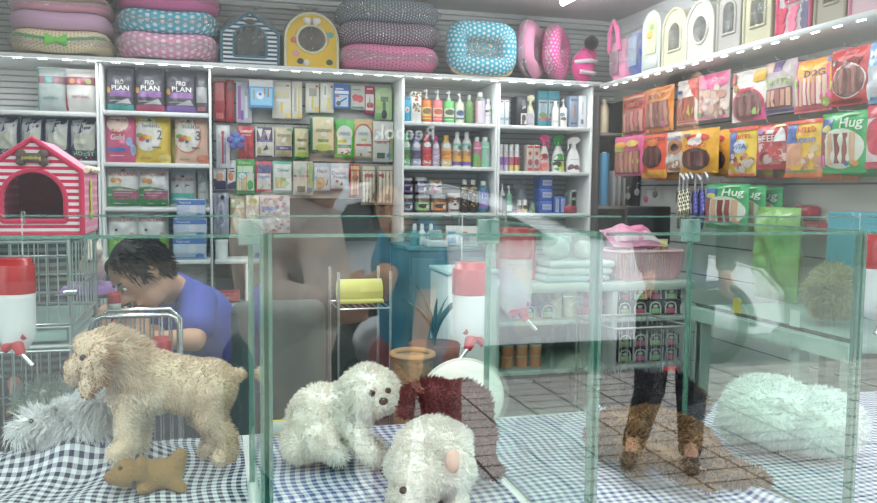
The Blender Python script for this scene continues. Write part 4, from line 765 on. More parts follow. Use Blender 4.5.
stack(113, 220, YD, [
 ('pink polka dot pet bed, lowest of its stack above the dark food bags', .115, PAT('dots',(232,160,192),(246,226,236),.034,.3), cloth((238,214,214)), dict(sag=.035)),
 ('blue polka dot pet bed in the middle of its stack', .105, PAT('dots',(96,190,214),(226,240,244),.034,.3), cloth((236,206,190)), dict(sag=.03)),
 ('bright pink pet bed, topmost of the second stack', .12, PAT('dots',(228,110,170),(240,150,196),.012,.26), cloth((240,190,206)), dict(sag=.03)),
], ZT+.001)
stack(342, 446, YD, [
 ('pink pet bed with fine red dots, lowest of its stack', .125, PAT('dots',(236,140,182),(200,70,120),.020,.2), cloth((200,150,170)), dict(sag=.02, k=1.0)),
 ('grey mauve dotted pet bed above the fine dotted pink bed', .11, PAT('dots',(120,100,120),(206,196,206),.016,.24), cloth((96,100,130)), dict(sag=.025)),
 ('steel grey dotted pet bed, topmost above the mauve one', .12, PAT('dots',(112,122,136),(196,204,210),.016,.24), cloth((90,110,136)), dict(sag=.01)),
], ZT+.001)
# houses
def ring_panel(mb, outer, inner, cx, cz, y0, y1, mat, n=72, rim=None):
    def hit(poly, a):
        c, s = math.cos(a), math.sin(a); best = None
        for i in range(len(poly)):
            x0, z0 = poly[i]; x1, z1 = poly[(i+1) % len(poly)]; dx, dz = x1-x0, z1-z0; den = c*dz-s*dx
            if abs(den) < 1e-12: continue
            t = ((x0-cx)*dz-(z0-cz)*dx)/den; u = ((x0-cx)*s-(z0-cz)*c)/den
            if t > 0 and -1e-6 <= u <= 1+1e-6 and (best is None or t < best): best = t
        return (cx+c*best, cz+s*best)
    angs = sorted(set([2*PI*k/n for k in range(n)]+[math.atan2(z-cz, x-cx) % (2*PI) for x, z in outer]))
    O = [hit(outer, a) for a in angs]; I = [hit(inner, a) for a in angs]; N = len(angs)
    for yy, rev in ((y0, False), (y1, True)):
        vs = [(x,yy,z) for x, z in O]+[(x,yy,z) for x, z in I]; fs = [(i, (i+1) % N, N+(i+1) % N, N+i) for i in range(N)]
        mb.add(vs, [tuple(reversed(f)) for f in fs] if rev else fs, mat, [(x,z) for x, z in O]+[(x,z) for x, z in I], False)
    for Lp, rev in ((O, False), (I, True)):
        vs = [(x,y0,z) for x, z in Lp]+[(x,y1,z) for x, z in Lp]
        mb.add(vs, [(i, (i+1) % N, N+(i+1) % N, N+i) for i in range(N)], mat, [(x,z) for x, z in Lp]*2, False)
    return O, I
def arch(cx, z0, w, h, n=16):
    r = w/2; return [(cx-r, z0),(cx+r, z0)]+[(cx+r*math.cos(PI*k/n), z0+h-r+r*math.sin(PI*k/n)) for k in range(n+1)]
def pet_house(name, label, x, y, z, w, d, h, eave, fm, edge, inside, cush, side=None, roof=None, hole=(.62,.62,.14), sign=None, rz=0., wrap=True, arched=False, group='fabric pet houses', roundhole=False, extras=None):
    t = thing(name, label, 'pet house', (x, y, z), rz, group); side = side or fm; roof = roof or fm
    outer = arch(0, 0, w, h) if arched else [(-w/2,0),(w/2,0),(w/2,eave),(0,h),(-w/2,eave)]
    hw, hh, hz = hole
    inner = [(hw*w/2*math.cos(2*PI*k/28)*(abs(math.cos(2*PI*k/28))**.2 if 0 else 1), h*hz+h*hh/2+h*hh/2*math.sin(2*PI*k/28)) for k in range(28)] if roundhole else arch(0, h*hz, w*hw, h*hh)
    mb = MB(); O, I = ring_panel(mb, outer, inner, 0, h*hz+h*hh*.45, -d/2, -d/2+.03, fm); mb.build('front_panel', t)
    mb = MB(); mb.tube([(a,-d/2-.001,b) for a, b in O], .007, edge, 8, True); mb.build('outer_piping', t); mb = MB(); mb.tube([(a,-d/2-.001,b) for a, b in I], .006, edge, 8, True); mb.build('opening_piping', t)
    if arched:
        mb = MB(); mb.loft([[(a, yy, b) for a, b in outer] for yy in (-d/2+.031, d/2-.03)], roof, True, False); mb.build('shell', t)
    else:
        mb = MB(); mb.box(-w/2, -w/2+.02, -d/2+.03, d/2, 0, eave, side); mb.build('side_wall', t); mb = MB(); mb.box(w/2-.02, w/2, -d/2+.03, d/2, 0, eave, side); mb.build('side_wall', t)
        for sx in (-1, 1):
            mb = MB(); mb.prism([(sx*w/2, eave),(0,h),(0,h-.03),(sx*(w/2-.025), eave)], -d/2+.031, d/2, roof); mb.build('roof_panel', t)
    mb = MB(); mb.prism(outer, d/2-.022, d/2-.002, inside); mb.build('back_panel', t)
    mb = MB(); mb.rbox(-w/2+.03, w/2-.03, -d/2+.032, d/2-.03, .006, h*hz*1.15, .02, cush, 3); mb.build('cushion', t)
    if sign: sign(t, w, d, h)
    if extras: extras(t, w, d, h)
    if wrap: mb = wrap_mesh(w*1.08, d*1.06, h*1.07, .05, seed=x*9); mb.build('plastic_wrap', t)
    return t
x0, x1 = gx(221.5, 40, 4.12), gx(278.5, 40, 4.12); wz = P(250, 8, 4.12).z-ZT-.02
pet_house('pet_house', 'navy and white striped fabric pet house in clear plastic', (x0+x1)/2, 4.27, ZT+.001, x1-x0, .28, wz, wz*.62, PAT('stripes',(226,232,232),(54,70,104),.021,.5), cloth((66,120,140)), cloth((60,76,100)), PAT('stripes',(120,150,190),(50,60,100),.03,.5), hole=(.58,.6,.16), sign=lambda t, w, d, h: (lambda mb: (mb.ball((0,-d/2-.008,h*.82), .03, .008, .014, cloth((90,80,70)), 10, 6), mb.build('bone_badge', t)))(MB()))
x0, x1 = gx(285.5, 40, 4.12), gx(338, 40, 4.12); wz = P(312, 9, 4.12).z-ZT-.02
def yellow_bits(t, w, d, h):
    mb = MB(); hm = cloth((240,236,226))
    for sx in (-1, 1): mb.ball((sx*w*.09,-d/2-.012,h*.86), w*.085, .012, h*.06, hm, 12, 8); mb.ball((sx*w*.07,-d/2-.012,h*.83), w*.055, .012, h*.06, hm, 12, 8)
    mb.build('heart_badge', t)
    for i, (u, v, c) in enumerate(((-.3,.26,(240,170,180)),(-.22,.12,(70,70,74)),(.34,.12,(60,90,60)),(-.34,.5,(226,120,120)),(.36,.62,(110,190,190)),(-.1,.1,(230,226,220)))):
        mb = MB(); mb.ball((u*w,-d/2-.003,v*h), .017, .003, .015, cloth(c), 10, 6); mb.build('print_patch', t)
pet_house('pet_house', 'yellow arched fabric pet house with a round opening and white hearts', (x0+x1)/2, 4.27, ZT+.001, x1-x0, .28, wz, 0, cloth((238,196,60)), cloth((230,226,190)), cloth((150,96,70)), cloth((210,170,60)), hole=(.56,.5,.28), arched=True, roundhole=True, extras=yellow_bits)
# beds stood on edge, right end of the back shelf
Yu = 4.07
x0, x1 = gx(448, 45, Yu), gx(518, 45, Yu); pet_bed('turquoise polka dot pet bed stood upright, frilled in cream', (x0+x1)/2, Yu+.03, ZT+.001, x1-x0, P(480,18,Yu).z-ZT-.01, .11, PAT('dots',BLUE,(226,240,244),.026,.3), PAT('dots',(90,184,210),(236,206,160),.04,.28), upright=True, sq=6., trim=cloth((232,206,160)), seed=4.)
pet_bed('soft pink pet bed with black lace edging stood on edge', gx(534,45,4.1)+.0, 4.17, ZT+.02, .34, P(540,16,Yu).z-ZT-.03, .10, cloth((238,160,196)), cloth((236,150,188)), upright=True, rz=math.radians(52), tilt=.16, trim=cloth((70,60,66)), seed=5.)
pet_bed('hot pink polka dot pet bed stood on edge with a tan lining', gx(560,45,4.1), 4.17, ZT+.02, .32, P(555,20,Yu).z-ZT-.03, .10, PAT('dots',(238,110,176),(250,200,224),.022,.26), cloth((226,190,90)), upright=True, rz=math.radians(52), tilt=.16, seed=6.)
t = thing('plush_cushion', 'deep pink plush with white bands and a black pompom', 'cushion', (gx(585,50,4.12), 4.14, ZT+.001), .4)
mb = MB(); dp = cloth((232,70,150)); mb.ball((0,0,.085), .075, .06, .085, dp); mb.ball((.06,.02,.15), .05, .05, .06, dp); mb.build('body', t)
mb = MB(); wm = cloth((240,226,232)); mb.tube([(-.078,-.01,.1),(-.05,-.055,.105),(0,-.064,.11),(.05,-.05,.11),(.078,0,.12)], .012, wm, 8); mb.tube([(-.06,-.03,.05),(0,-.06,.045),(.06,-.03,.05)], .012, wm, 8); mb.build('band', t)
mb = MB(); mb.ball((.03,-.03,.215), .042, .04, .04, cloth((30,28,32))); mb.build('pompom', t)
# right wall shelf: carriers and houses in clear bags, facing the aisle
ZR = za_right = PX(700, 57, XS).z+.0025
def ry(px, py): return PX(px, py, XS+.03).y
def on_right(px0, px1, pyt):
    y0, y1 = ry(px0, 50), ry(px1, 50); h = PX((px0+px1)/2, pyt, XS+.03).z-ZR; return (y0+y1)/2, abs(y0-y1), h
RZ = -PI/2
y, w, h = on_right(604, 627, 22)
t = thing('pet_carrier', 'pink soft pet carrier bag at the far end of the right shelf', 'carrier', (XS+.14, y, ZR), RZ); w = .16
mb = MB(); mb.rbox(-w/2, w/2, -.11, .11, 0, h*.72, .05, cloth((236,150,186)), 5); mb.build('bag_body', t); mb = MB(); mb.tube([(-w*.35,-.115,h*.5),(-w*.25,-.12,h*.85),(0,-.12,h),(w*.25,-.12,h*.85),(w*.35,-.115,h*.5)], .014, cloth((226,110,160)), 8); mb.build('handle', t)
mb = MB(); mb.rbox(-w*.3, w*.3, -.118, -.111, h*.12, h*.5, .003, cloth((150,110,130)), 1); mb.build('mesh_window', t); mb = wrap_mesh(w*1.1, .26, h*1.02, seed=2.); mb.build('plastic_wrap', t)
y, w, h = on_right(625, 641, 24); w = .15
t = thing('pet_carrier', 'navy blue soft pet carrier in clear plastic beside the white hooped box', 'carrier', (XS+.14, y, ZR), RZ)
mb = MB(); mb.rbox(-w/2, w/2, -.11, .11, 0, h*.9, .05, cloth((70,86,150)), 5); mb.build('bag_body', t); mb = MB(); mb.rbox(-w*.32, w*.32, -.118, -.111, h*.2, h*.75, .003, cloth((150,166,196)), 1); mb.build('mesh_window', t); mb = wrap_mesh(w*1.1, .26, h*1.04, .04, seed=3.); mb.build('plastic_wrap', t)
y, w, h = on_right(641, 661, 11)
t = thing('litter_hood', 'white hooped plastic hood with a green label on the right shelf', 'hood', (XS+.13, y, ZR), RZ); w = max(w*.9, .15)
mb = MB(); mb.loft([[(a, yy, b) for a, b in arch(0, 0, w, h)] for yy in (-.10, .10)], C((196,200,194), .35), True, True); mb.build('hood', t)
mb = MB(); mb.loft([[(a, yy, b) for a, b in arch(0, h*.3, w*.6, h*.6)] for yy in (-.106, -.1005)], C((206,226,170), .4), True, True); mb.build('label', t)
mb = MB(); mb.ball((0,-.108,h*.6), w*.16, .004, h*.07, C((226,160,90),.5)); mb.ball((w*.1,-.108,h*.72), w*.12, .004, h*.05, C((120,180,80),.5)); mb.rbox(-w*.4, w*.4, -.106, -.1005, h*.06, h*.24, .001, C((190,196,196),.5), 1); mb.build('print', t)
mb = MB(); mb.box(-w*.55, -w*.5, -.112, -.09, h*.32, h*.42, C((60,80,170),.4)); mb.build('latch', t)
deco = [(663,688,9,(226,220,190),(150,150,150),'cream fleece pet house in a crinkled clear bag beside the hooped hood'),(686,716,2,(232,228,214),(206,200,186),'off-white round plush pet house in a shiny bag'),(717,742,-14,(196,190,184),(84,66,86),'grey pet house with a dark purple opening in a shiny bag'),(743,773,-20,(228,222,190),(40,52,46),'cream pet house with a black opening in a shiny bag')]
for i, (p0, p1, yt, c, ci, lb) in enumerate(deco):
    y, w, h = on_right(p0, p1, yt); h = min(h, CEIL-ZR-.14)
    pet_house('pet_house', lb, XS+.155, y, ZR, w*.9, .26, h, 0, cloth(tuple(int(v*.84) for v in c)), cloth(tuple(int(v*.85) for v in c)), cloth(ci), cloth(tuple(int(v*.84) for v in c)), hole=(.56,.5,.26), arched=True, roundhole=(i == 1), rz=RZ)
y, w, h = on_right(776, 812, -30); h = min(h, CEIL-ZR-.14)
def hearts(t, w, d, h):
    rnd = random.Random(4)
    for k in range(9):
        u, v = -.36+.36*(k % 3)+rnd.uniform(-.04,.04), .08+.13*(k//3); mb = MB(); c = cloth(((214,60,96),(236,130,160),(110,110,140))[k % 3])
        for sx in (-1, 1): mb.ball((u*w+sx*.012,-d/2-.002,v*h+.01), .015, .003, .015, c, 10, 6)
        mb.prism([(u*w-.024,v*h+.004),(u*w,v*h-.026),(u*w+.024,v*h+.004)], -d/2-.004, -d/2, c); mb.build('heart_print', t)
pet_house('pet_house', 'white pet house printed with pink hearts on the right shelf', XS+.155, y, ZR, w*.91, .26, h, 0, cloth((206,194,200)), cloth((230,90,130)), cloth((230,120,150)), cloth((236,190,206)), hole=(.5,.4,.5), arched=True, rz=RZ, extras=hearts)
y, w, h = on_right(814, 846, -40); h = min(h, CEIL-ZR-.14)
pet_house('pet_house', 'beige pet house in clear plastic beside the heart printed one', XS+.155, y, ZR, w*.91, .26, h, 0, cloth((186,178,162)), cloth((180,170,150)), cloth((140,120,110)), cloth((206,196,176)), hole=(.5,.5,.3), arched=True, rz=RZ)
y, w, h = on_right(848, 890, -50); h = min(h, CEIL-ZR-.14)
pet_house('pet_house', 'pale pink pet house cut by the right picture edge on the right shelf', XS+.155, y, ZR, w*.91, .26, h, 0, cloth((232,200,210)), cloth((226,150,176)), cloth((226,170,190)), cloth((236,190,206)), hole=(.5,.5,.3), arched=True, rz=RZ)
# ================================================================== treat bags on the right wall
XB = 2.14
def wall_bag(label, px0, px1, pt, pb, base, pat, X=XB, d=.03, copies=0, group='treat bags on the right wall', clabels=()):
    """pt, pb are the bag's top and bottom in the middle of its width"""
    pm = (px0+px1)/2; y0, y1 = PX(px0, (pt+pb)/2, X).y, PX(px1, (pt+pb)/2, X).y; ym = (y0+y1)/2; q = PX(pm, pt, X); zt = q.z; zb = PX(pm, pb, X).z; w = y0-y1; h = zt-zb
    me = None
    t = thing('treat_bag', label, 'bag', (X, ym, zb), RZ+.0, group); bag_mesh(w, h, d, base, pat, .006, .045, px0*.21).build('pouch', t)
    mb = MB(); hz = h+.003; mb.tube([(0,XW-X+.004,hz+.002),(0,-.03,hz+.002),(0,-.034,hz+.014)], .0024, CHROME, 6); mb.build('hook', t)
    for k in range(copies):
        c_ = dup(t, (X+.064*(k+1), ym-.02*(k+1), zb-.006*(k+1)), RZ, clabels[k] if k < len(clabels) else label+', hanging behind')
        for h_ in list(c_.children):
            if h_.name.startswith('hook'): bpy.data.objects.remove(h_)
        hm_ = MB(); hz = h+.003; hm_.tube([(0,XW-X-.064*(k+1)+.004,hz),(0,-.02,hz),(0,-.024,hz+.01)], .0024, CHROME, 6); hm_.build('hook', c_)
    return t
JERK, JERK2 = (150,84,70), (176,110,90)
def win(v0, v1, cols, n=5, u0=.08, u1=.92): return [('r',u0,v0,u1,v1,(120,76,66)),('s',u0+.02,v0+.02,u1-.02,v1-.02,n,cols)]
wall_bag('red topped treat bag of pink sticks with a yellow edge, farthest in the upper row', 623, 648, 94, 135, (206,70,60), [('r',0,0,.05,1,(226,206,80))]+win(.06,.6,[(196,130,120),(176,110,104)],5)+[('e',.5,.74,.4,.1,(120,40,40)),('t','JERKY',.5,.74,.6,.1,(230,120,60)),('r',.1,.88,.9,.94,(226,180,140))])
wall_bag('orange topped treat bag of brown sticks, second from the corner in the upper row', 646, 674, 87, 132, (226,130,50), win(.1,.68,[(150,100,90),(176,126,110),(120,80,74)],5,.06,.9)+[('t','JERKY',.45,.8,.6,.1,(110,50,40)),('e',.72,.16,.1,.07,(206,90,140)),('r',.1,.02,.95,.07,(226,130,50))])
wall_bag('white and red treat bag turned on its hook in the upper row', 678, 698, 80, 124, (214,204,200), [('p',[(.5,1),(1,1),(1,.5)],(206,60,60))]+win(.08,.6,[(150,70,64),(120,60,56)],4)+[('e',.75,.3,.14,.12,(170,180,90)),('r',.05,.7,.4,.76,(70,90,150)),('r',.02,.02,.98,.06,(206,60,60))])
wall_bag('pink topped clear treat bag with curled pieces in the upper row', 699, 730, 73, 119, (206,180,176), [('r',.02,.72,.98,.99,(232,90,150)),('p',[(.02,.72),(.98,.72),(.6,.62)],(232,90,150)),('t','Chew',.7,.85,.36,.1,(240,190,206)),('x',.06,.08,.94,.66,26,.09,[(206,170,150),(176,130,116),(226,206,190)]),('r',.02,.02,.98,.05,(232,90,150)),('e',.1,.12,.06,.05,(110,170,80))])
wall_bag('white topped treat bag with a magenta corner and dark sticks', 733, 768, 70, 121, (226,220,214), [('e',.5,.3,.46,.34,(206,60,90)),('e',.5,.3,.42,.3,(120,84,84)),('s',.16,.1,.86,.5,6,[(110,70,70),(140,96,90)]),('p',[(.5,0),(1,0),(1,.35),(.86,.1)],(226,60,130)),('r',.66,.74,.98,.96,(236,180,60)),('e',.2,.66,.1,.08,(160,110,40)),('e',.1,.85,.08,.12,(206,70,60)),('t','SOFT',.5,.6,.5,.09,(206,70,80)),('e',.76,.18,.1,.07,(150,180,90))])
wall_bag('clear violet edged treat bag with green lettering', 767, 797, 61, 113, (190,176,180), [('r',.3,.8,.62,.99,(96,70,130)),('r',.02,.8,.28,.99,(230,190,170))]+win(.1,.48,[(196,150,136),(214,170,150),(170,116,110)],5)+[('t','NUTRI',.5,.6,.86,.13,(140,176,80)),('r',.02,.02,.98,.08,(84,70,120)),('r',.02,.1,.14,.22,(90,80,90))])
wall_bag('orange and pink treat bag with fringed white sticks and yellow lettering', 796, 833, 59, 112, (232,90,140), [('p',[(.15,.99),(.99,.99),(.99,.5),(.1,.6)],(240,160,50)),('s',.08,.12,.94,.66,7,[(226,196,176),(214,170,150),(236,214,200)]),('t','Happy',.42,.86,.5,.11,(240,206,60)),('t','DOG',.64,.72,.5,.12,(60,60,130)),('p',[(.02,.0),(.9,.0),(.9,.09),(.02,.13)],(240,110,120)),('e',.9,.16,.09,.09,(170,200,70)),('e',.12,.56,.09,.08,(110,170,80)),('r',.9,.9,.99,.98,(80,90,170))], d=.045)
wall_bag('red treat bag with black lettering and an oval window of sticks', 832, 870, 48, 105, (206,44,50), [('e',.55,.42,.42,.31,(236,220,214)),('e',.55,.42,.4,.29,(130,84,80)),('s',.24,.2,.88,.64,6,[(150,100,94),(176,130,120),(120,74,70)]),('t','Jerky',.6,.92,.4,.08,(240,150,160)),('t','Mr.Jerky',.5,.77,.84,.13,(40,30,30)),('e',.1,.42,.07,.05,(200,206,70)),('e',.1,.36,.07,.04,(200,206,70)),('r',.1,.05,.9,.09,(150,30,36))], d=.045)
wall_bag('light blue treat bag at the right edge of the upper row', 869, 905, 40, 102, (120,176,226), [('r',.1,.1,.9,.6,(206,214,226)),('e',.1,.2,.1,.14,(226,232,240)),('t','MILK',.5,.8,.7,.14,(240,240,244))], d=.045)
# second row
XB2 = 2.12
wall_bag('pink treat bag of five brown sticks with yellow lettering, farthest in the lower row', 615, 644, 136, 176, (226,100,150), [('r',.05,.68,.95,.96,(214,80,140)),('r',.06,.6,.4,.72,(180,200,70)),('t','CHICKEN',.62,.7,.6,.1,(226,90,110))]+win(.06,.62,[(176,116,96),(190,130,110)],5)+[('e',.82,.36,.09,.08,(180,200,80)),('e',.3,.78,.2,.08,(240,170,60)),('e',.7,.8,.2,.08,(240,200,90))], X=XB2)
wall_bag('orange red treat bag with an oval window of dark sticks', 643, 668, 134, 179, (226,80,50), [('e',.45,.5,.4,.26,(60,40,40)),('s',.14,.3,.76,.7,5,[(120,80,70),(96,64,60)]),('r',.0,.02,1,.2,(240,170,60)),('t','CHICKEN',.5,.88,.8,.08,(60,50,50)),('e',.5,.8,.2,.08,(226,120,60)),('r',.0,.14,.3,.24,(230,90,50))], X=XB2, copies=1, clabels=('orange red treat bag hanging behind its oval window twin',))
wall_bag('white and brown treat bag partly behind the orange bag', 667, 684, 132, 172, (206,196,190), [('e',.6,.62,.4,.2,(170,110,70)),('e',.6,.6,.2,.1,(60,46,44)),('x',.05,.08,.8,.4,12,.13,[(236,230,226),(190,130,90)]),('t','BONES',.5,.84,.8,.07,(60,80,130)),('r',.2,.05,.9,.1,(226,140,50))], X=XB2)
wall_bag('amber treat bag with a red rooster oval and brown sticks, in front of its stack', 682, 719, 129, 173, (236,166,40), [('e',.46,.32,.4,.26,(90,60,56)),('s',.14,.14,.8,.5,6,[(110,74,70),(140,100,90),(90,60,56)]),('e',.5,.8,.3,.09,(206,50,50)),('e',.44,.72,.2,.1,(240,226,220)),('t','TREAT',.46,.62,.6,.07,(190,40,50)),('r',.1,.86,.3,.92,(80,90,120)),('e',.55,.84,.08,.07,(230,226,220))], X=XB2-.05, copies=3, clabels=('amber treat bag, second in its stack of four','amber treat bag, third in its stack of four','amber treat bag, last in its stack of four'))
wall_bag('yellow and blue treat bag with a dog photo, left of its kind', 730, 757, 127, 176, (236,200,50), [('r',.06,.3,.34,.9,(80,110,180)),('e',.5,.6,.22,.14,(196,206,220)),('t','BITES',.58,.8,.5,.08,(206,50,50)),('x',.05,.06,.9,.42,18,.1,[(140,60,50),(190,110,80),(226,206,190)]),('r',0,0,1,.05,(214,90,50)),('r',.0,.92,1,1,(206,70,50)),('t','VITA',.5,.6,.46,.1,(70,90,150))], X=XB2, copies=2, clabels=('yellow treat bag, middle of a stack of three','yellow treat bag, last of a stack of three'))
wall_bag('red treat bag with white lettering and a white arrow tag', 757, 790, 124, 169, (196,50,50), [('r',.1,.1,.95,.6,(196,110,100)),('x',.1,.08,.95,.6,24,.1,[(206,70,70),(230,200,190),(170,60,56)]),('t','BEEF',.4,.68,.5,.14,(236,226,220)),('p',[(.6,.6),(.95,.6),(.9,.85),(.78,.92)],(236,234,232)),('r',.1,.8,.3,.88,(70,90,170)),('r',.4,.78,.62,.86,(220,220,214)),('r',.6,.92,.9,.97,(210,190,90)),('p',[(.2,.2),(.3,.55),(.38,.5),(.3,.15)],(150,40,40))], X=XB2, copies=1, clabels=('red treat bag behind the one with the arrow tag',))
wall_bag('yellow orange treat bag with blue lettering and a sand coloured block', 787, 824, 120, 177, (240,190,50), [('r',.04,.4,.34,.98,(84,110,180)),('r',.06,.2,.52,.6,(226,160,120)),('x',.55,.08,.95,.5,16,.08,[(206,150,110),(240,214,170),(190,120,80)]),('t','HELLO',.62,.82,.5,.09,(206,50,50)),('t','Cheese',.52,.66,.7,.12,(90,110,190)),('r',0,0,1,.07,(232,110,50)),('r',0,.94,1,1,(226,80,50)),('e',.16,.12,.1,.05,(236,120,150)),('r',.1,.08,.9,.12,(110,160,70))], X=XB2-.02, copies=2, clabels=('yellow orange treat bag, second in its stack','yellow orange treat bag, last in its stack'))
HUG = [('r',.04,.62,.34,.9,(56,84,160)),('e',.2,.74,.12,.06,(206,196,90)),('e',.5,.4,.48,.33,(214,224,206)),('s',.06,.14,.86,.66,5,[(150,90,80),(206,170,140),(130,70,64)]),('t','Hug',.72,.82,.46,.16,(226,240,226)),('e',.84,.15,.06,.045,(240,150,50)),('e',.74,.15,.05,.04,(110,176,80)),('e',.66,.15,.05,.04,(60,90,180)),('r',.04,.1,.2,.3,(226,120,160)),('p',[(.3,.9),(.9,.95),(.6,.98)],(150,206,160))]
wall_bag('large green treat bag with Hug lettering and long striped sticks, upper of two', 822, 868, 112, 173, (46,168,84), HUG, X=XB2-.02, d=.04, copies=2, clabels=('green treat bag directly behind the upper Hug bag','green treat bag last in the upper Hug stack'))
wall_bag('white and red treat bag at the right edge of the lower row', 867, 905, 104, 168, (226,214,212), [('e',.4,.5,.36,.3,(206,60,80)),('r',0,.8,1,1,(200,50,70)),('r',0,0,1,.1,(206,60,90))], X=XB2-.02)
wall_bag('green treat bag with Hug lettering hanging low above the pens', 706, 749, 184, 229, (52,166,92), HUG, X=XB2-.05, d=.04, copies=2, clabels=('dark green treat bag behind the low hanging Hug bag','dark green treat bag last behind the low hanging Hug bag'))
# harness cluster on white plastic hangers
hl = ('black and cream patterned harness on a white hanger, front of the cluster','black and cream patterned harness second in the cluster','black and cream patterned harness third in the cluster','purple patterned harness on a white hanger','dark blue harness on a white hanger, last of the cluster')
for i, (px, py) in enumerate(((680,206),(684,205),(688,204),(696,207),(703,205))):
    q = PX(px, py, 2.06+.0*i); c1 = ((226,222,196),(40,40,40)) if i < 3 else ((110,110,180),(60,56,120))
    t = thing('pet_harness', hl[i], 'harness', (2.06, q.y, q.z-.07), RZ-.5, 'patterned pet harnesses on hangers')
    mb = MB(); mb.rbox(-.055, .055, -.012, .012, 0, .11, .012, PAT('dots', c1[0], c1[1], .018, .36), 3); M_ = Matrix.Rotation(-.7, 3, 'Y'); mb.v = [tuple(M_ @ Vector(v)*1.0) for v in mb.v]; mb.build('chest_pad', t); t.scale = (1.3,.8,1.25)
    mb = MB(); mb.tube([tuple(M_ @ Vector(p)) for p in ((-.05,0,.1),(-.03,-.01,.125),(.03,-.01,.125),(.05,0,.1))], .006, C((120,120,126),.6), 8); mb.build('strap', t)
    mb = MB(); mb.tube([(-.06,0,.115),(-.055,0,.15),(-.03,0,.175),(0,.01,.165),(.02,.02,.15)], .006, C((236,236,238),.35), 8); mb.build('hanger', t)
# ================================================================== counters and goods in the middle of the shop
YC = 3.0
cx0, cx1 = P(494, 300, YC).x, P(692, 300, YC).x; cw = cx1-cx0; cd = .42; ctz = P(600, 283, YC).z; cm_ = (cx0+cx1)/2
t = thing('counter', 'white counter with open shelves of cans and food trays under a pink basket', 'counter', (cm_, YC+cd/2, 0))
mb = MB(); mb.rbox(-cw/2-.01, cw/2+.01, -cd/2-.01, cd/2, ctz-.035, ctz, .004, C((190,202,196), .4), 1); mb.build('worktop', t)
for x in (-cw/2+.012, P(615,300,YC).x-cm_, cw/2-.012): mb = MB(); mb.box(x-.012, x+.012, -cd/2, cd/2, 0, ctz-.0355, C((190,202,196), .5)); mb.build('upright', t)
CB = C((184,196,190), .5)
cz = [P(600, y, YC).z for y in (319, 367, 418)]
for z in cz:
    for a, b in ((-cw/2+.0245, P(615,300,YC).x-cm_-.0125), (P(615,300,YC).x-cm_+.0125, cw/2-.0245)):
        mb = MB(); mb.rbox(a, b, -cd/2+.004, cd/2-.012, z-.018, z, .002, CB, 1); mb.build('shelf_board', t)
mb = MB(); mb.box(-cw/2+.0245, cw/2-.0245, cd/2-.011, cd/2-.003, .02, ctz-.036, C((120,128,126), .7)); mb.build('back_panel', t)
def tray(label, x, z, body, lc, first):
    if first is None:
        t = thing('food_tray', label, 'food tray', (x, YC+.07, z), 0, 'small food trays in the counter'); w, h = .06, .062
        mb = MB(); mb.rbox(-w/2, w/2, -.03, .03, 0, h, .012, C(body, .35), 3); mb.build('tub', t)
        mb = MB(); mb.tube([(-w*.42,-.031,h*.1),(-w*.42,-.031,h*.6),(-w*.3,-.031,h*.84),(0,-.031,h*.92),(w*.3,-.031,h*.84),(w*.42,-.031,h*.6),(w*.42,-.031,h*.1)], .0032, C((206,208,206), .4), 6); mb.build('rim', t)
        mb = MB(); mb.rbox(-w*.32, w*.32, -.0325, -.0302, h*.12, h*.48, .001, C(lc, .4), 1); mb.ball((0,-.031,h*.62), w*.2, .003, h*.12, C((190,196,180), .5), 10, 6); mb.build('label', t); return t
    return dup(first, (x, YC+.07, z), None, label)
pk = gr = None
for r in range(2):
    for k in range(5):
        x = P(625+15.3*k, 300, YC+.04).x; z = cz[0]+.001+r*.0635
        if (k+r) % 2: pk = pk or tray('black food tray with a pink label on the upper counter shelf', x, z, (44,44,48), (206,90,130), None); o = pk if pk.location.x == x and abs(pk.location.z-z) < 1e-5 else tray('black food tray with a pink label on the upper counter shelf', x, z, 0, 0, pk)
        else: gr = gr or tray('small black food tray with a pale green label on the upper counter shelf', x, z, (44,44,48), (150,186,130), None); o = gr if abs(gr.location.x-x) < 1e-5 and abs(gr.location.z-z) < 1e-5 else tray('small black food tray with a pale green label on the upper counter shelf', x, z, 0, 0, gr)
for k in range(5):
    x = P(625+15.3*k, 350, YC+.04).x
    for r in range(2): tray('black food tray with a %s label on the lower counter shelf behind the crate' % ('pink' if k % 2 else 'pale green'), x, cz[1]+.001+r*.0635, 0, 0, pk if k % 2 else gr)
for k in range(2): tray('small pink labelled tray on the bottom counter shelf beside the water bottle', P(630+17*k, 390, YC+.04).x, cz[2]+.001, 0, 0, pk)
for k, px in enumerate((529, 548)): tray('small green labelled tray at the %s of the left counter section' % ('left end' if k == 0 else 'middle'), P(px, 310, YC+.04).x, cz[0]+.001, 0, 0, gr)
def food_can(label, px, z, c, lc, w=.055, h=.037, grp='small cans in the counter'):
    t = thing('food_can', label, 'can', (P(px, 310, YC+.04).x, YC+.08, z), 0, grp)
    mb = MB(); mb.lathe([(w/2*.96,0),(w/2,.003),(w/2,h-.003),(w/2*.96,h)], C(lc, .35), 16); mb.build('body', t); mb = MB(); mb.lathe([(w/2,h-.0028),(w/2,h+.0005),(w/2*.8,h+.0002)], C(c, .3), 16); mb.build('lid', t); return t
cn = food_can('small cream labelled can stacked on the upper counter shelf', 559, cz[0]+.001, (190,196,190), (206,200,170))
for px in (559, 573):
    for r in range(4):
        if px == 559 and r == 0: continue
        dup(cn, (P(px, 310, YC+.04).x, YC+.08, cz[0]+.001+r*.0382))
pkb = box_mesh(.075, .04, .08, (206,80,130), [('e',.5,.5,.3,.3,(230,160,190)),('r',.1,.1,.9,.25,(170,50,100))]).build('treat_box', None, (P(594,310,YC+.04).x, YC+.08, cz[0]+.0012)); tag(pkb, 'small pink box stacked at the right of the left counter section', 'box', 'pink boxes in the counter')
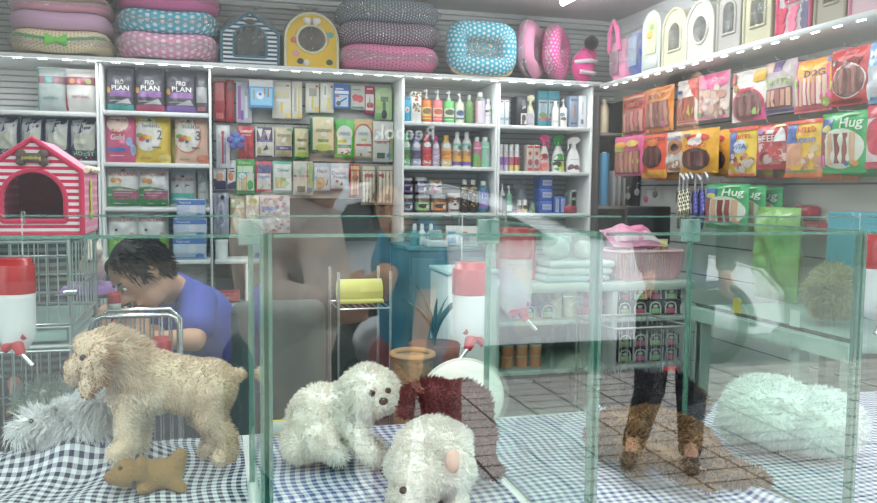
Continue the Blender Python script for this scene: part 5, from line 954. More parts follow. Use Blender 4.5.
for r in range(1, 4): dup(pkb, (P(594+(r % 2)*2,310,YC+.04).x, YC+.08, cz[0]+.0012+r*.041))
oc = food_can('orange labelled can on the lower left counter shelf', 511, cz[1]+.001, (190,196,190), (214,130,84), .05, .045)
for k, px in enumerate((511, 525, 539)):
    for r in range(2):
        if k or r: dup(oc, (P(px, 350, YC+.04).x, YC+.08, cz[1]+.001+r*.0465))
# on the counter
bw0, bw1 = P(613, 262, YC+.08).x, P(681, 262, YC+.08).x; bw = bw1-bw0; bh = P(640, 250, YC+.08).z-ctz-.0; bd = .22
t = thing('basket', 'dusty pink slotted plastic basket on the white counter', 'basket', ((bw0+bw1)/2, YC+.05+bd/2, ctz+.001)); bm_ = C((206,160,170), .45)
def rect_ring(w, d, z, n=6):
    r = .03; out = []
    for q, (sx, sy) in enumerate(((1,1),(-1,1),(-1,-1),(1,-1))):
        for k in range(n+1): a = q*PI/2+k*PI/2/n; out.append((sx*(w/2-r)+r*math.cos(a), sy*(d/2-r)+r*math.sin(a), z))
    return out
mb = MB(); mb.tube(rect_ring(bw, bd, bh-.008), .008, bm_, 8, True); mb.build('rim', t)
mb = MB(); mb.loft([rect_ring(bw*.9, bd*.9, 0), rect_ring(bw*.91, bd*.91, .018)], bm_, True, True); mb.build('bottom', t)
mb = MB(); A, B = rect_ring(bw*.91, bd*.91, .015, 14), rect_ring(bw*.99, bd*.99, bh-.01, 14); Nn = len(A)
for sgn in (-1, 1):
    for k in range(25):
        x = (-.46+.92*k/24)*bw; mb.tube([(x*.92, sgn*bd*.455, .015),(x, sgn*bd*.495, bh-.01)], .0042, bm_, 6)
    for k in range(12):
        y = (-.44+.88*k/11)*bd; mb.tube([(sgn*bw*.455, y*.92, .015),(sgn*bw*.495, y, bh-.01)], .0042, bm_, 6)
mb.build('slats', t)
o = bag_mesh(.24, .16, .09, (232,150,190), [('r',.06,.1,.5,.3,(240,206,222)),('e',.6,.6,.2,.2,(226,110,160)),('r',.6,.08,.95,.22,(236,226,230))], .014, .05, 3.3); M_ = Matrix.Rotation(-1.15, 3, 'X'); o.v = [tuple(M_ @ Vector(v)) for v in o.v]
o = o.build('treat_bag', None, ((bw0+bw1)/2-.02, YC+.12, ctz+bh+.012)); tag(o, 'pink bag lying on top of the dusty pink basket', 'bag')
for k, (dx, c, lb) in enumerate(((-.06,(206,196,140),'yellowish clear packet standing in the pink basket'),(.03,(214,206,190),'pale clear packet standing in the pink basket'),(.1,(226,214,150),'cream packet at the right end of the pink basket'))):
    o = bag_mesh(.09, bh+.02, .04, c, [('x',.1,.1,.9,.8,14,.09,[(176,150,90),(226,220,206),(150,120,80)])], .01, .06, k+1.).build('treat_packet', None, ((bw0+bw1)/2+dx, YC+.16, ctz+.022)); tag(o, lb, 'packet', 'packets in the pink basket')
# folded bags, plush and boxes at the left of the counter
z = ctz+.001
for k, (c, lb) in enumerate((((176,206,214),'pale blue plastic wrapped pad pack, lowest on the counter'),((214,220,216),'white plastic wrapped pad pack in the counter stack'),((196,206,206),'grey white pad pack, topmost in the counter stack'))):
    mb = MB(); mb.rbox(-.15, .15, -.1, .1, 0, .028, .013, C(c, .3, bump=.5, bscale=30.), 3); o = mb.build('pad_pack', None, (P(572, 270, YC+.1).x+.012*k, YC+.14, z)); tag(o, lb, 'pack', 'pad packs on the counter'); z += .029
t = thing('plush_toy', 'pale mint plush ball toy on the pad packs', 'toy', (P(560, 250, YC+.1).x, YC+.14, z)); mp = C((196,216,206), .9, bump=.6, bscale=90.)
mb = MB(); mb.ball((0,0,.05), .06, .055, .05, mp); mb.ball((-.04,-.02,.085), .035, .035, .03, mp); mb.build('body', t); mb = MB(); mb.ball((.04,0,.085), .03, .03, .03, mp); mb.build('paw', t)
t = thing('plush_toy', 'small white plush ball toy right of the mint plush', 'toy', (P(588, 248, YC+.1).x, YC+.15, z)); mb = MB(); mb.ball((0,0,.04), .045, .04, .04, C((214,210,206), .9, bump=.6, bscale=90.)); mb.build('body', t)
w = P(532,240,YC+.2).x-P(501,240,YC+.2).x
mb = MB(); mb.rbox(-w/2, w/2, -.06, .06, 0, P(516,228,YC+.2).z-ctz, .01, foil((206,50,60)), 3); patches(mb, [('r',.1,.7,.9,.9,(236,214,214))], lambda u, v, l=0.: ((u-.5)*w, -.06-l, v*.17), w, .17); o = mb.build('gift_box', None, (P(516,240,YC+.2).x, YC+.2, ctz+.001)); tag(o, 'red glossy box on the counter behind the faint water bottle', 'box')
mb = MB(); mb.rbox(-.055, .055, -.05, .05, 0, P(565,227,4.17).z-P(565,232.5,4.17).z, .002, C((236,236,226), .5), 1); o = mb.build('flat_box', None, (P(565,232,4.2).x, 4.26, Z4[3]+.0008)); tag(o, 'flat white box low behind the counter', 'box'); o.location.z = Z4[3]+.0008
# black monitor and dark corner rack
t = thing('monitor', 'black monitor with its back turned near the dark corner rack', 'monitor', (P(648, 215, 3.45).x, 3.4, ctz-.01+.02)); mz = P(648, 235, 3.4).z-t.location.z; mt = P(648, 204, 3.4).z-t.location.z
mb = MB(); mb.rbox(-.11, .11, -.02, .02, mz-.03, mt, .008, C((22,24,26), .4), 2); mb.build('screen', t); mb = MB(); mb.rbox(-.02, .02, .0, .03, .015, mz, .006, C((30,30,32), .4), 2); mb.build('neck', t); mb = MB(); mb.rbox(-.08, .08, -.06, .08, 0, .014, .005, C((30,30,32), .4), 2); mb.build('foot', t)
t.location.z = ctz+.0006; t.location.y = YC+.33; t.location.x = P(648, 215, YC+.33).x
rx0, rx1 = P(597, 150, 4.1).x, XW-.006
t = thing('corner_rack', 'dark open rack in the corner behind the monitor', 'rack', ((rx0+rx1)/2, 4.26, 0)); rw = rx1-rx0; dk = C((58,54,54), .6)
for sx in (-1, 1): mb = MB(); mb.rbox(sx*(rw/2-.012)-.011, sx*(rw/2-.012)+.011, -.15, .19, 0, P(620,96,4.1).z, .003, dk, 1); mb.build('side_panel', t)
mb = MB(); mb.box(-rw/2+.024, rw/2-.024, .175, .189, .05, P(620,96,4.1).z, C((50,50,54), .7)); mb.build('back_panel', t)
rz_ = [P(620, y, 4.11).z for y in (133, 206, 260)]
for zz in rz_: mb = MB(); mb.rbox(-rw/2+.024, rw/2-.024, -.145, .174, zz-.018, zz, .002, C((120,112,106), .6), 1); mb.build('shelf_board', t)
t = thing('blue_roll', 'tall blue roll standing in the dark corner rack', 'roll', (P(603, 180, 4.13).x+.015, 4.15, rz_[1]+.001)); hh = P(603, 153, 4.13).z-rz_[1]; mb = MB(); mb.lathe([(.026,0),(.028,.004),(.028,hh-.004),(.026,hh)], C((70,146,190), .5), 18); mb.build('sheet', t); mb = MB(); mb.lathe([(.012,hh-.003),(.012,hh+.006)], C((214,206,190), .6), 12); mb.build('core', t)
t = thing('bottle', 'cream bottle standing beside the shelving on the dark rack', 'bottle', (P(603,120,4.13).x+.015, 4.15, rz_[0]+.001)); mb = MB(); mb.lathe([(.026,0),(.028,.004),(.028,.13),(.018,.16)], C((226,206,176), .5), 16); mb.build('body', t); mb = MB(); mb.lathe([(.014,.158),(.014,.185)], C((230,220,196), .5), 12); mb.build('cap', t)
for k, (dx, c) in enumerate(((.0,(206,206,210)),(.016,(150,150,160)),(.032,(214,210,200)),(.048,(120,110,120)),(.064,(196,190,186)))):
    mb = MB(); mb.rbox(-.005, .005, -.09, .09, 0, .20-.01*k, .002, C(c, .4), 1); o = mb.build('magazine', None, (P(612,180,4.13).x+.03+dx, 4.24, rz_[1]+.001)); tag(o, ('white magazine first from the blue roll','grey magazine second from the blue roll','cream magazine third from the blue roll','dark magazine fourth from the blue roll','pale magazine fifth from the blue roll')[k], 'magazine', 'magazines in the corner rack')
# small clip-on toys hanging in the corner
for k, (px, py, c, lb) in enumerate(((628,194,(176,190,190),'grey green collar bell card hanging in the corner'),(637,190,(190,184,190),'clear pouch hanging in the corner beside a pink charm'),(646,197,(214,120,150),'pink charm hanging in the corner by the wall'),(655,192,(140,140,144),'grey lead clip hanging in the corner by the wall'))):
    q = PX(px, py, XW-.05); t = thing('collar_charm', lb, 'charm', (XW-.05, q.y, q.z-.03), RZ, 'small charms hanging in the corner'); mb = MB(); mb.ball((0,0,.018), .022, .012, .02, C(c, .3)); mb.build('charm', t); mb = MB(); mb.tube([(0,0,.035),(0,0,.07),(0,.056,.072)], .0025, CHROME, 6); mb.build('clip', t)
# right-hand counter along the wall
XC, zc_ = 1.70, .885; ry0, ry1 = 1.82, 2.60
t = thing('wall_counter', 'long white counter along the right wall with a price rail', 'counter', (XC, (ry0+ry1)/2, 0)); L2 = (ry1-ry0)/2
mb = MB(); mb.rbox(0, XW-XC-.004, -L2, L2, zc_-.03, zc_, .003, C((164,178,172), .4), 1); mb.build('worktop', t)
mb = MB(); mb.box(-.008, -.0005, -L2, L2, zc_-.05, zc_-.004, C((186,200,194), .4)); mb.build('price_rail', t)
mb = MB()
for k in range(40): y = -L2+.02+k*(2*L2-.04)/39; mb.box(.012, .018, y-.008, y+.008, zc_+.0005, zc_+.012, C((70,76,76), .5))
mb.build('slotted_edge', t)
for y in (-L2+.03, -.16, .35, L2-.03):
    for x in (.03, XW-XC-.05): mb = MB(); mb.box(x-.018, x+.018, y-.018, y+.018, 0, zc_-.0305, C((160,174,168), .5)); mb.build('leg', t)
mb = MB(); mb.box(.02, XW-XC-.02, -L2+.05, L2-.05, .30, .32, C((130,142,138), .5)); mb.build('lower_shelf', t)
for px, py, lb, c in ((737,268,'yellow price ticket on the right counter rail',(226,196,70)),(795,283,'white price ticket on the right counter rail',(232,234,230))):
    q = PX(px, py+12, XC); mb = MB(); mb.box(-.004, -.001, -.02, .02, 0, .05, C(c, .5)); o = mb.build('price_ticket', None, (XC+.012-.006, q.y, zc_+.0127)); tag(o, lb, 'ticket', 'price tickets on the right counter')
def on_counter(px0, px1, pt, X): y0, y1 = PX(px0, 240, X).y, PX(px1, 240, X).y; return (y0+y1)/2, y0-y1, PX((px0+px1)/2, pt, X).z
y, w, zt = on_counter(757, 800, 207, 2.12); o = bag_mesh(w, zt-zc_-.002, .12, (110,166,72), [('r',.04,.5,.48,.96,(122,178,86)),('p',[(.1,.9),(.4,.96),(.3,.6)],(166,200,136)),('p',[(.55,.9),(.9,.95),(.7,.7)],(160,196,126)),('r',.52,.1,.96,.9,(104,156,68))], .014, .04, 2.).build('green_pack', None, (2.12, y, zc_+.0015), RZ); tag(o, 'big bright green plastic pack on the right counter', 'pack')
for k, (p0, p1, pt, pb) in enumerate(((800,814,206,217),(809,824,222,235))):
    q0, q1 = PX(p0, pt, XW-.05), PX(p1, pb, XW-.05); w, h = q0.y-q1.y, q0.z-q1.z; t = thing('red_packet', ('upper red packet hanging between the green pack and the teal carton','lower red packet hanging between the green pack and the teal carton')[k], 'packet', (XW-.05, (q0.y+q1.y)/2, q1.z), RZ, 'red packets on the right wall')
    box_mesh(w, h, .05, (206,60,84), [('r',.1,.6,.9,.8,(236,150,160)),('r',.1,.2,.9,.3,(170,40,60))]).build('carton', t); mb = MB(); mb.tube([(0,.054,h+.004),(0,-.03,h+.004),(0,-.034,h+.014)], .0024, CHROME, 6); mb.build('hook', t)
y, w, zt = on_counter(820, 892, 212, 2.1); mb = MB(); mb.rbox(-w/2, w/2, -.05, .05, 0, zt-zc_-.002, .006, C((66,150,166), .45), 2); o = mb.build('teal_carton', None, (2.16, y-.02, zc_+.0008), RZ); tag(o, 'large plain teal carton at the right end of the right counter', 'carton')
for px, py, lb in ((694,210,'left white price tag above the right counter'),(750,213,'middle white price tag above the right counter'),(820,222,'right white price tag above the right counter')):
    q = PX(px, py, XW-.02); mb = MB(); mb.box(0, .004, -.022, .022, -.035, .035, C((232,234,232), .5)); mb.box(-.0006, 0, -.015, .015, -.02, .01, C((206,120,120), .5)); o = mb.build('price_tag', None, (XW-.0035, q.y, q.z)); tag(o, lb, 'price tag', 'price tags on the right wall')
# ------------------------------------------------------------------ till corner in the middle
YT = 3.45
x0, x1 = P(409, 260, YT).x, P(486, 260, YT).x; tz = P(440, 247, YT).z
t = thing('till_cabinet', 'dark teal cabinet behind the hanging water bottle', 'cabinet', ((x0+x1)/2, YT+.2, 0)); w = x1-x0; tm = C((34,78,90), .5)
mb = MB(); mb.rbox(-w/2, w/2, -.2, .2, 0, tz-.02, .006, tm, 2); mb.build('body', t); mb = MB(); mb.rbox(-w/2-.01, w/2+.01, -.21, .2, tz-.0195, tz, .004, C((60,110,116), .4), 1); mb.build('top', t)
for k in (-1, 1): mb = MB(); mb.rbox(k*w/4-w/4+.012, k*w/4+w/4-.012, -.212, -.2005, .05, tz-.05, .003, C((40,88,100), .5), 1); d_o = mb.build('door', t); mb = MB(); mb.rbox(k*.02-.006, k*.02+.006, -.222, -.2125, tz*.5-.05, tz*.5+.05, .002, CHROME, 1); mb.build('handle', d_o)
for k, px in enumerate((414.5, 422, 431)):
    t = thing('small_bottle', ('small white bottle on the teal cabinet, left of three','small white bottle on the teal cabinet, middle of three','small white bottle on the teal cabinet, right of three')[k], 'bottle', (P(px,240,YT+.15).x, YT+.15, tz+.0006), 0, 'small bottles on the teal cabinet'); hh = P(px,224,YT+.15).z-tz
    mb = MB(); mb.lathe([(.016,0),(.018,.003),(.018,hh*.6),(.008,hh*.72)], C((90,150,160) if k == 0 else (226,230,226), .35), 14); mb.build('body', t); mb = MB(); mb.lathe([(.009,hh*.7),(.009,hh*.96),(.007,hh)], C((236,236,236), .4), 10); mb.build('cap', t)
t = thing('card_terminal', 'grey and white card terminal on the teal cabinet', 'terminal', (P(434,255,YT+.05).x, YT+.03, tz+.0006)); mb = MB(); mb.rbox(-.045, .045, -.05, .05, 0, .03, .006, C((206,208,206), .5), 2); mb.build('base', t); mb = MB(); mb.rbox(-.03, .03, -.01, .012, .0305, .075, .005, C((150,160,150), .4), 2); mb.build('screen', t)
for k, (px, c) in enumerate(((456,(150,190,214)),(463,(226,228,230)))):
    a, b = P(px-9, 238, YT+.08), P(px+9+4*k, 238, YT+.08); mb = MB(); hh = P(px,226,YT+.08).z-tz; mb.rbox(-(b.x-a.x)/2, (b.x-a.x)/2, -.0015, .0015, 0, hh, .001, C((232,234,234), .5), 1); S_ = lambda u, v, l=0., w_=b.x-a.x, h_=hh: ((u-.5)*w_, -.0015-l, v*h_)
    patches(mb, [('r',.1,.2,.6,.5,(190,200,214)),('r',.3,.62,.5,.72,(206,80,90)),('r',.1,.1,.9,.14,(150,190,200))] if k else [('r',.1,.1,.6,.7,(90,160,206))], S_, .1, .1); o = mb.build('leaflet', None, ((a.x+b.x)/2, YT+.1-.05*k, tz+.0008)); tag(o, ('blue and white leaflet standing behind the white leaflet','white leaflet with a red mark standing on the teal cabinet')[k], 'leaflet')
YW = 2.75
x0, x1 = P(386, 330, YW).x, P(497, 330, YW).x; wz = P(440, 271, YW).z
t = thing('side_cabinet', 'pale grey low cabinet behind the hanging water bottle', 'cabinet', ((P(447,330,YW).x+x1)/2, YW+.12, 0)); w = x1-P(447,330,YW).x
mb = MB(); mb.rbox(-w/2, w/2, -.12, .12, 0, wz-.016, .004, C((206,212,208), .5), 1); mb.build('body', t); mb = MB(); mb.rbox(-w/2-.008, w/2+.008, -.13, .12, wz-.0155, wz, .003, C((176,206,204), .4), 1); mb.build('top', t)
t = thing('potted_plant', 'dark leaved plant in a pot behind the hanging water bottle', 'plant', (P(437, 330, 2.55).x, 2.58, 0)); pz = P(437, 345, 2.55).z
mb = MB(); mb.lathe([(.06,0),(.085,pz-.03),(.09,pz),(.08,pz-.004)], C((110,70,60), .6), 18); mb.build('pot', t)
for k in range(7):
    a = k*.9; mb = MB(); rr = random.Random(k); L = .20+.06*rr.random(); pts = []
    for q in range(7): f = q/6; pts.append((math.cos(a)*L*.55*f*f, math.sin(a)*L*.55*f*f, pz-.01+L*f*(1-.25*f)))
    mb.tube(pts, [.004+.016*math.sin(PI*min(1, f/6+.05)) for f in range(7)], C((38,74,66), .5), 6, squash=.25); mb.build('leaf', t)
# wire trolley with a folded yellow-green towel
x0, x1 = P(344, 330, 2.35).x, P(398, 330, 2.35).x; tzz = P(370, 312, 2.35).z
t = thing('wire_trolley', 'chrome wire trolley carrying a rolled yellow-green towel', 'trolley', ((x0+x1)/2, 2.56, 0)); w = x1-x0
mb = MB()
for sx in (-1, 1):
    for sy in (-1, 1): mb.tube([(sx*w/2, sy*.1, 0),(sx*w/2, sy*.1, tzz+.11)], .005, CHROME, 8)
mb.build('frame', t)
for zz in (tzz-.006, .18):
    mb = MB()
    for k in range(9): x = -w/2+w*k/8; mb.tube([(x,-.1,zz),(x,.1,zz)], .0025, CHROME, 6)
    for sy in (-1, 1): mb.tube([(-w/2,sy*.1,zz),(w/2,sy*.1,zz)], .004, CHROME, 6)
    mb.build('wire_shelf', t)
t = thing('rolled_towel', 'rolled yellow-green towel on the chrome wire trolley', 'towel', ((x0+x1)/2, 2.56, tzz+.0395)); mb = MB(); ym = cloth((206,206,110)); mb.tube([(-w*.44,0,0),(-w*.43,0,0),(w*.43,0,0),(w*.44,0,0)], [.03,.038,.038,.03], ym, 16); mb.build('roll', t); mb = MB(); mb.rbox(-w*.43, w*.43, -.055, .0, -.036, -.024, .004, ym, 2); mb.build('loose_end', t)
x0, x1 = P(397, 380, 2.3).x, P(437, 380, 2.3).x
t = thing('wicker_basket', 'brown straw basket low behind the sitting white puppy', 'basket', ((x0+x1)/2, 2.36, 0)); w = x1-x0; zt = P(415, 357, 2.3).z
mb = MB(); ring = lambda f, z: [(w/2*f*math.cos(2*PI*k/20), .07*f*math.sin(2*PI*k/20), z) for k in range(20)]
mb.loft([ring(.8,0),ring(.9,zt*.5),ring(1.,zt-.01)], C((150,116,80), .8, bump=1., bscale=70.), True, True); mb.build('body', t); mb = MB(); mb.tube([(p[0],p[1],zt-.004) for p in ring(1.,0)], .01, C((176,130,84), .8), 8, True); mb.build('rim', t)
# dark padded chair in the middle
t = thing('padded_chair', 'dark slate padded chair behind the sitting white puppy', 'chair', (P(284, 400, 2.4).x, 2.44, 0)); dm = C((54,70,72), .7, bump=.2, bscale=50.)
bh_ = P(262, 305, 2.5).z; mb = MB(); mb.rbox(-.15, .15, .12, .2, .4, bh_, .06, dm, 5); mb.build('backrest', t); mb = MB(); mb.rbox(-.16, .16, -.2, .2, .36, .46, .04, dm, 4); mb.build('seat', t)
for sx in (-1, 1):
    for sy in (-1, 1): mb = MB(); mb.tube([(sx*.13, sy*.17, 0),(sx*.12, sy*.16, .365)], .014, C((40,44,46), .4), 8); mb.build('leg', t)
# ================================================================== cages, house and people inside the shop on the left
def wire_cage(label, x0, x1, y0, y1, z0, z1, nx, ny, doorx=None, lid=True, tray=True, midbar=True):
    t = thing('wire_cage', label, 'cage', ((x0+x1)/2, (y0+y1)/2, z0)); w, d, h = x1-x0, y1-y0, z1-z0; wm = C((196,202,202), .3, .9)
    mb = MB()
    for sx in (-1,1):
        for sy in (-1,1): mb.tube([(sx*w/2,sy*d/2,.0),(sx*w/2,sy*d/2,h)], .005, wm, 8)
    for z in (.045, h-.006):
        for sy in (-1,1): mb.tube([(-w/2,sy*d/2,z),(w/2,sy*d/2,z)], .0045, wm, 8)
        for sx in (-1,1): mb.tube([(sx*w/2,-d/2,z),(sx*w/2,d/2,z)], .0045, wm, 8)
    mb.build('frame', t)
    for sy, nm in ((-1,'front_grille'),(1,'rear_grille')):
        mb = MB()
        for k in range(1, nx): x = -w/2+w*k/nx; mb.tube([(x,sy*d/2,.045),(x,sy*d/2,h-.006)], .0019, wm, 5)
        if midbar: mb.tube([(-w/2,sy*d/2,h*.5),(w/2,sy*d/2,h*.5)], .0032, wm, 6)
        mb.build(nm, t)
    for sx in (-1,1):
        mb = MB()
        for k in range(1, ny): y = -d/2+d*k/ny; mb.tube([(sx*w/2,y,.045),(sx*w/2,y,h-.006)], .0019, wm, 5)
        mb.tube([(sx*w/2,-d/2,h*.5),(sx*w/2,d/2,h*.5)], .0032, wm, 6); mb.build('side_grille', t)
    if tray: mb = MB(); mb.rbox(-w/2+.006, w/2-.006, -d/2+.006, d/2-.006, .006, .04, .006, C((150,176,172), .4), 2); mb.build('tray', t)
    if lid: mb = MB(); mb.rbox(-w/2-.004, w/2+.004, -d/2-.004, d/2+.004, h, h+.008, .003, C((190,196,194), .4), 1); mb.build('lid', t)
    if doorx:
        a, b = doorx; mb = MB(); mb.tube([(a,-d/2-.008,h*.2),(b,-d/2-.008,h*.2),(b,-d/2-.008,h*.85),(a,-d/2-.008,h*.85)], .0035, wm, 6, True); d_o = mb.build('door', t)
        mb = MB(); mb.rbox(b-.015, b+.02, -d/2-.018, -d/2-.0115, h*.5-.008, h*.5+.008, .003, CHROME, 1); mb.build('latch', d_o)
    return t
Yc = 2.2
zt, zm, zl = P(40, 236, Yc).z, P(40, 345, Yc).z, P(40, 352, Yc).z
x0, x1 = P(-110, 300, Yc).x, P(70, 300, Yc).x
wire_cage('chrome wire cage under the pink striped pet house', x0, x1, Yc, Yc+.45, zm, zt-.009, 15, 9, (-.02, .2))
wire_cage('lower chrome wire cage with a pale tray under the upper cage', x0, x1, Yc, Yc+.45, .09, zm-.0095, 15, 9, (.0, .22))
mb = MB(); mb.rbox(x0, x1, Yc, Yc+.45, .0, .0885, .01, C((120,130,130), .5), 2); o = mb.build('cage_plinth'); tag(o, 'grey plinth carrying the two stacked wire cages', 'plinth')
# pink striped house on the cages
Yh = Yc+.03; hx0, hx1 = P(-16, 200, Yh).x, P(82, 200, Yh).x; hz1, he = P(35, 139, Yh).z-zt, P(82, 172, Yh).z-zt
def bone(t, w, d, h):
    mb = MB(); bc = C((96,76,66), .6); z = h*.80
    mb.rbox(-.024, .024, -d/2-.014, -d/2-.0005, z-.011, z+.011, .004, bc, 2)
    for sx in (-1,1):
        for sz in (-1,1): mb.ball((sx*.026, -d/2-.0075, z+sz*.009), .013, .007, .012, bc, 10, 7)
    b = mb.build('bone_badge', t); vs, fs, a0, a1 = text_mesh('pombidog'); mb = MB(); mb.add([((a-(a0+a1)/2)/(a1-a0)*.044, -d/2-.0152, z-.004+q*.013) for a, q, _ in vs], fs, C((206,200,90), .5)); mb.build('lettering', b)
    mb = MB(); g = C((190,206,80), .7); mb.rbox(w/2+.0015, w/2+.006, -.03, -.012, h*.2, h*.52, .002, g, 1); mb.ball((w/2+.004,-.021,h*.53), .004, .014, .014, g); mb.ball((w/2+.004,-.021,h*.19), .004, .014, .014, g); mb.build('ribbon', t)
    mb = MB(); mb.tube([(w/2+.006,-d/2+.04+.03*k,he+.004+.006*(k % 2)) for k in range(8)], .008, cloth((236,226,200)), 8); mb.build('frill', t)
pet_house('pet_house', 'large pink and white striped pet house with a bone badge on the wire cage', (hx0+hx1)/2, Yh+.15, zt+.0015, hx1-hx0, .30, hz1, he, PAT('stripes',(232,222,226),(206,44,84),.0165,.52), cloth((206,40,84)), cloth((176,50,70)), PAT('stripes',(240,224,230),(214,80,120),.02,.5), side=PAT('dots',(238,150,180),(246,214,226),.022,.24), roof=cloth((240,160,186)), hole=(.66,.53,.14), sign=bone, wrap=False)
# front wire crate the man leans on
Yk = 2.42; kx0, kx1 = P(91, 340, Yk).x, P(179, 340, Yk).x; kz = P(130, 316, Yk).z
t = thing('wire_crate', 'open chrome wire crate the man in blue leans on', 'crate', ((kx0+kx1)/2, Yk+.06, 0)); w = kx1-kx0; r = .03
mb = MB(); mb.tube([(-w/2,-.06,0),(-w/2,-.06,kz-r),(-w/2+r*.3,-.06,kz-r*.3),(-w/2+r,-.06,kz),(w/2-r,-.06,kz),(w/2-r*.3,-.06,kz-r*.3),(w/2,-.06,kz-r),(w/2,-.06,0)], .007, CHROME, 10)
mb.tube([(-w/2,.06,0),(-w/2,.06,kz-r),(-w/2+r,.06,kz),(w/2-r,.06,kz),(w/2,.06,kz-r),(w/2,.06,0)], .007, CHROME, 10); mb.build('frame', t)
for nm, sy in (('front_grille',-1),('rear_grille',1)):
    mb = MB()
    for k in range(1, 9): x = -w/2+w*k/9; mb.tube([(x,sy*.06,.05),(x,sy*.06,kz)], .003, CHROME, 6)
    mb.tube([(-w/2,sy*.06,.05),(w/2,sy*.06,.05)], .004, CHROME, 6); mb.build(nm, t)
for sx in (-1,1):
    mb = MB()
    for k in range(5): mb.tube([(sx*w/2,-.06,.05+k*(kz-.1)/4),(sx*w/2,.06,.05+k*(kz-.1)/4)], .003, CHROME, 6)
    mb.build('side_grille', t)
# crate standing before the counter
Yq = 2.62; qx0, qx1 = P(612, 350, Yq).x, P(688, 350, Yq).x; qz = P(650, 326, Yq).z
wire_cage('small wire cage standing before the counter of food trays', qx0, qx1, Yq, Yq+.3, 0, qz, 11, 8, lid=False)
# purple cloth and pale puppy behind the crate
t = thing('wooden_stool', 'low stool behind the crate holding the pale puppy', 'stool', (P(98, 280, 2.98).x, 3.02, 0)); sz = P(92, 288, 2.98).z; mb = MB(); mb.rbox(-.11, .11, -.1, .1, sz-.03, sz, .008, C((120,100,96), .6), 2); mb.build('seat', t)
for sx in (-1,1):
    for sy in (-1,1): mb = MB(); mb.tube([(sx*.09,sy*.08,0),(sx*.085,sy*.075,sz-.03)], .012, C((110,92,88), .6), 8); mb.build('leg', t)
mb = MB(); n = 14; vs = []
for j in range(n+1):
    for i in range(n+1):
        x, y = -.125+.25*i/n, -.115+.23*j/n; e = max(abs(x)-.11, abs(y)-.1, 0); vs.append((x, y, .008-e*1.6+.006*noise.noise((x*30,y*30,2))))
mb.add(vs, [(j*(n+1)+i, j*(n+1)+i+1, (j+1)*(n+1)+i+1, (j+1)*(n+1)+i) for j in range(n) for i in range(n)], cloth((150,104,170))); o = mb.build('purple_cloth', None, (P(98,280,2.98).x, 3.02, sz+.001)); tag(o, 'purple cloth draped under the pale pink eared puppy', 'cloth')
s = 2.98*1.04/800; c = Vector((P(92,280,2.98).x, 3.0, sz+.018)); q = lambda px, py, dy=0.: P(px, py, 2.98+dy)
body = [('e', c+Vector((0,.02,.055)), (.045,.055,.055)), ('c', c+Vector((0,0,.08)), .03, q(93,256), .024), ('e', q(93,251), (.034,.034,.03)), ('c', q(91,254,-.02), .02, q(89,260,-.05), .011), ('c', q(89,245), .012, q(90,237), .003), ('c', q(98,245), .012, q(100,238), .003)]
me = blob('dog', body, .005, 5, C((232,214,204), .8)); o = link(me, 'puppy'); tag(o, 'small pale puppy with upright pink ears behind the crate', 'dog')
mb = MB(); mb.ball(q(89,261,-.062), .006, .005, .005, C((60,44,44), .4)); mb.build('nose', o); mb = MB(); mb.ball(q(86.5,252,-.03), .006, .005, .006, C((30,24,24), .2)); mb.build('eye', o); mb = MB(); mb.ball(q(95,252,-.032), .006, .005, .006, C((30,24,24), .2)); mb.build('eye', o)

# ------------------------------------------------------------------ figures
SKIN = C((206,156,130), .6)
def hand(parts, wrist, d, side, s=1., curl=.5):
    """palm and five unequal bent fingers; d = pointing direction, side = direction of the thumb"""
    d = Vector(d).normalized(); sd = Vector(side); sd = (sd-d*sd.dot(d)).normalized(); dn = d.cross(sd).normalized()
    if dn.z > 0: dn = -dn
    w = Vector(wrist); parts.append(('c', w, .026*s, w+d*.045*s, .030*s)); k0 = w+d*.085*s
    parts.append(('c', w+d*.035*s+sd*.015*s, .021*s, k0+sd*.026*s-d*.012*s, .015*s)); parts.append(('c', w+d*.035*s-sd*.015*s, .021*s, k0-sd*.026*s-d*.015*s, .014*s)); parts.append(('c', w+d*.03*s, .022*s, k0-d*.01*s, .017*s))
    for off, L in ((.031,.068),(.011,.078),(-.010,.072),(-.030,.056)):
        a = k0+sd*off*s; b = a+(d*math.cos(curl*.6)+dn*math.sin(curl*.6))*L*.5*s; c = b+(d*math.cos(curl*1.6)+dn*math.sin(curl*1.6))*L*.32*s; e = c+(d*math.cos(curl*2.4)+dn*math.sin(curl*2.4))*L*.25*s
        parts += [('c', a, .0095*s, b, .0088*s), ('c', b, .0088*s, c, .008*s), ('c', c, .008*s, e, .0068*s)]
    a = w+d*.025*s+sd*.026*s; b = a+(d*.75+sd*.6).normalized()*.038*s; c = b+(d*.95+sd*.1+dn*.4).normalized()*.03*s
    parts += [('c', a, .013*s, b, .0105*s), ('c', b, .0105*s, c, .0085*s)]
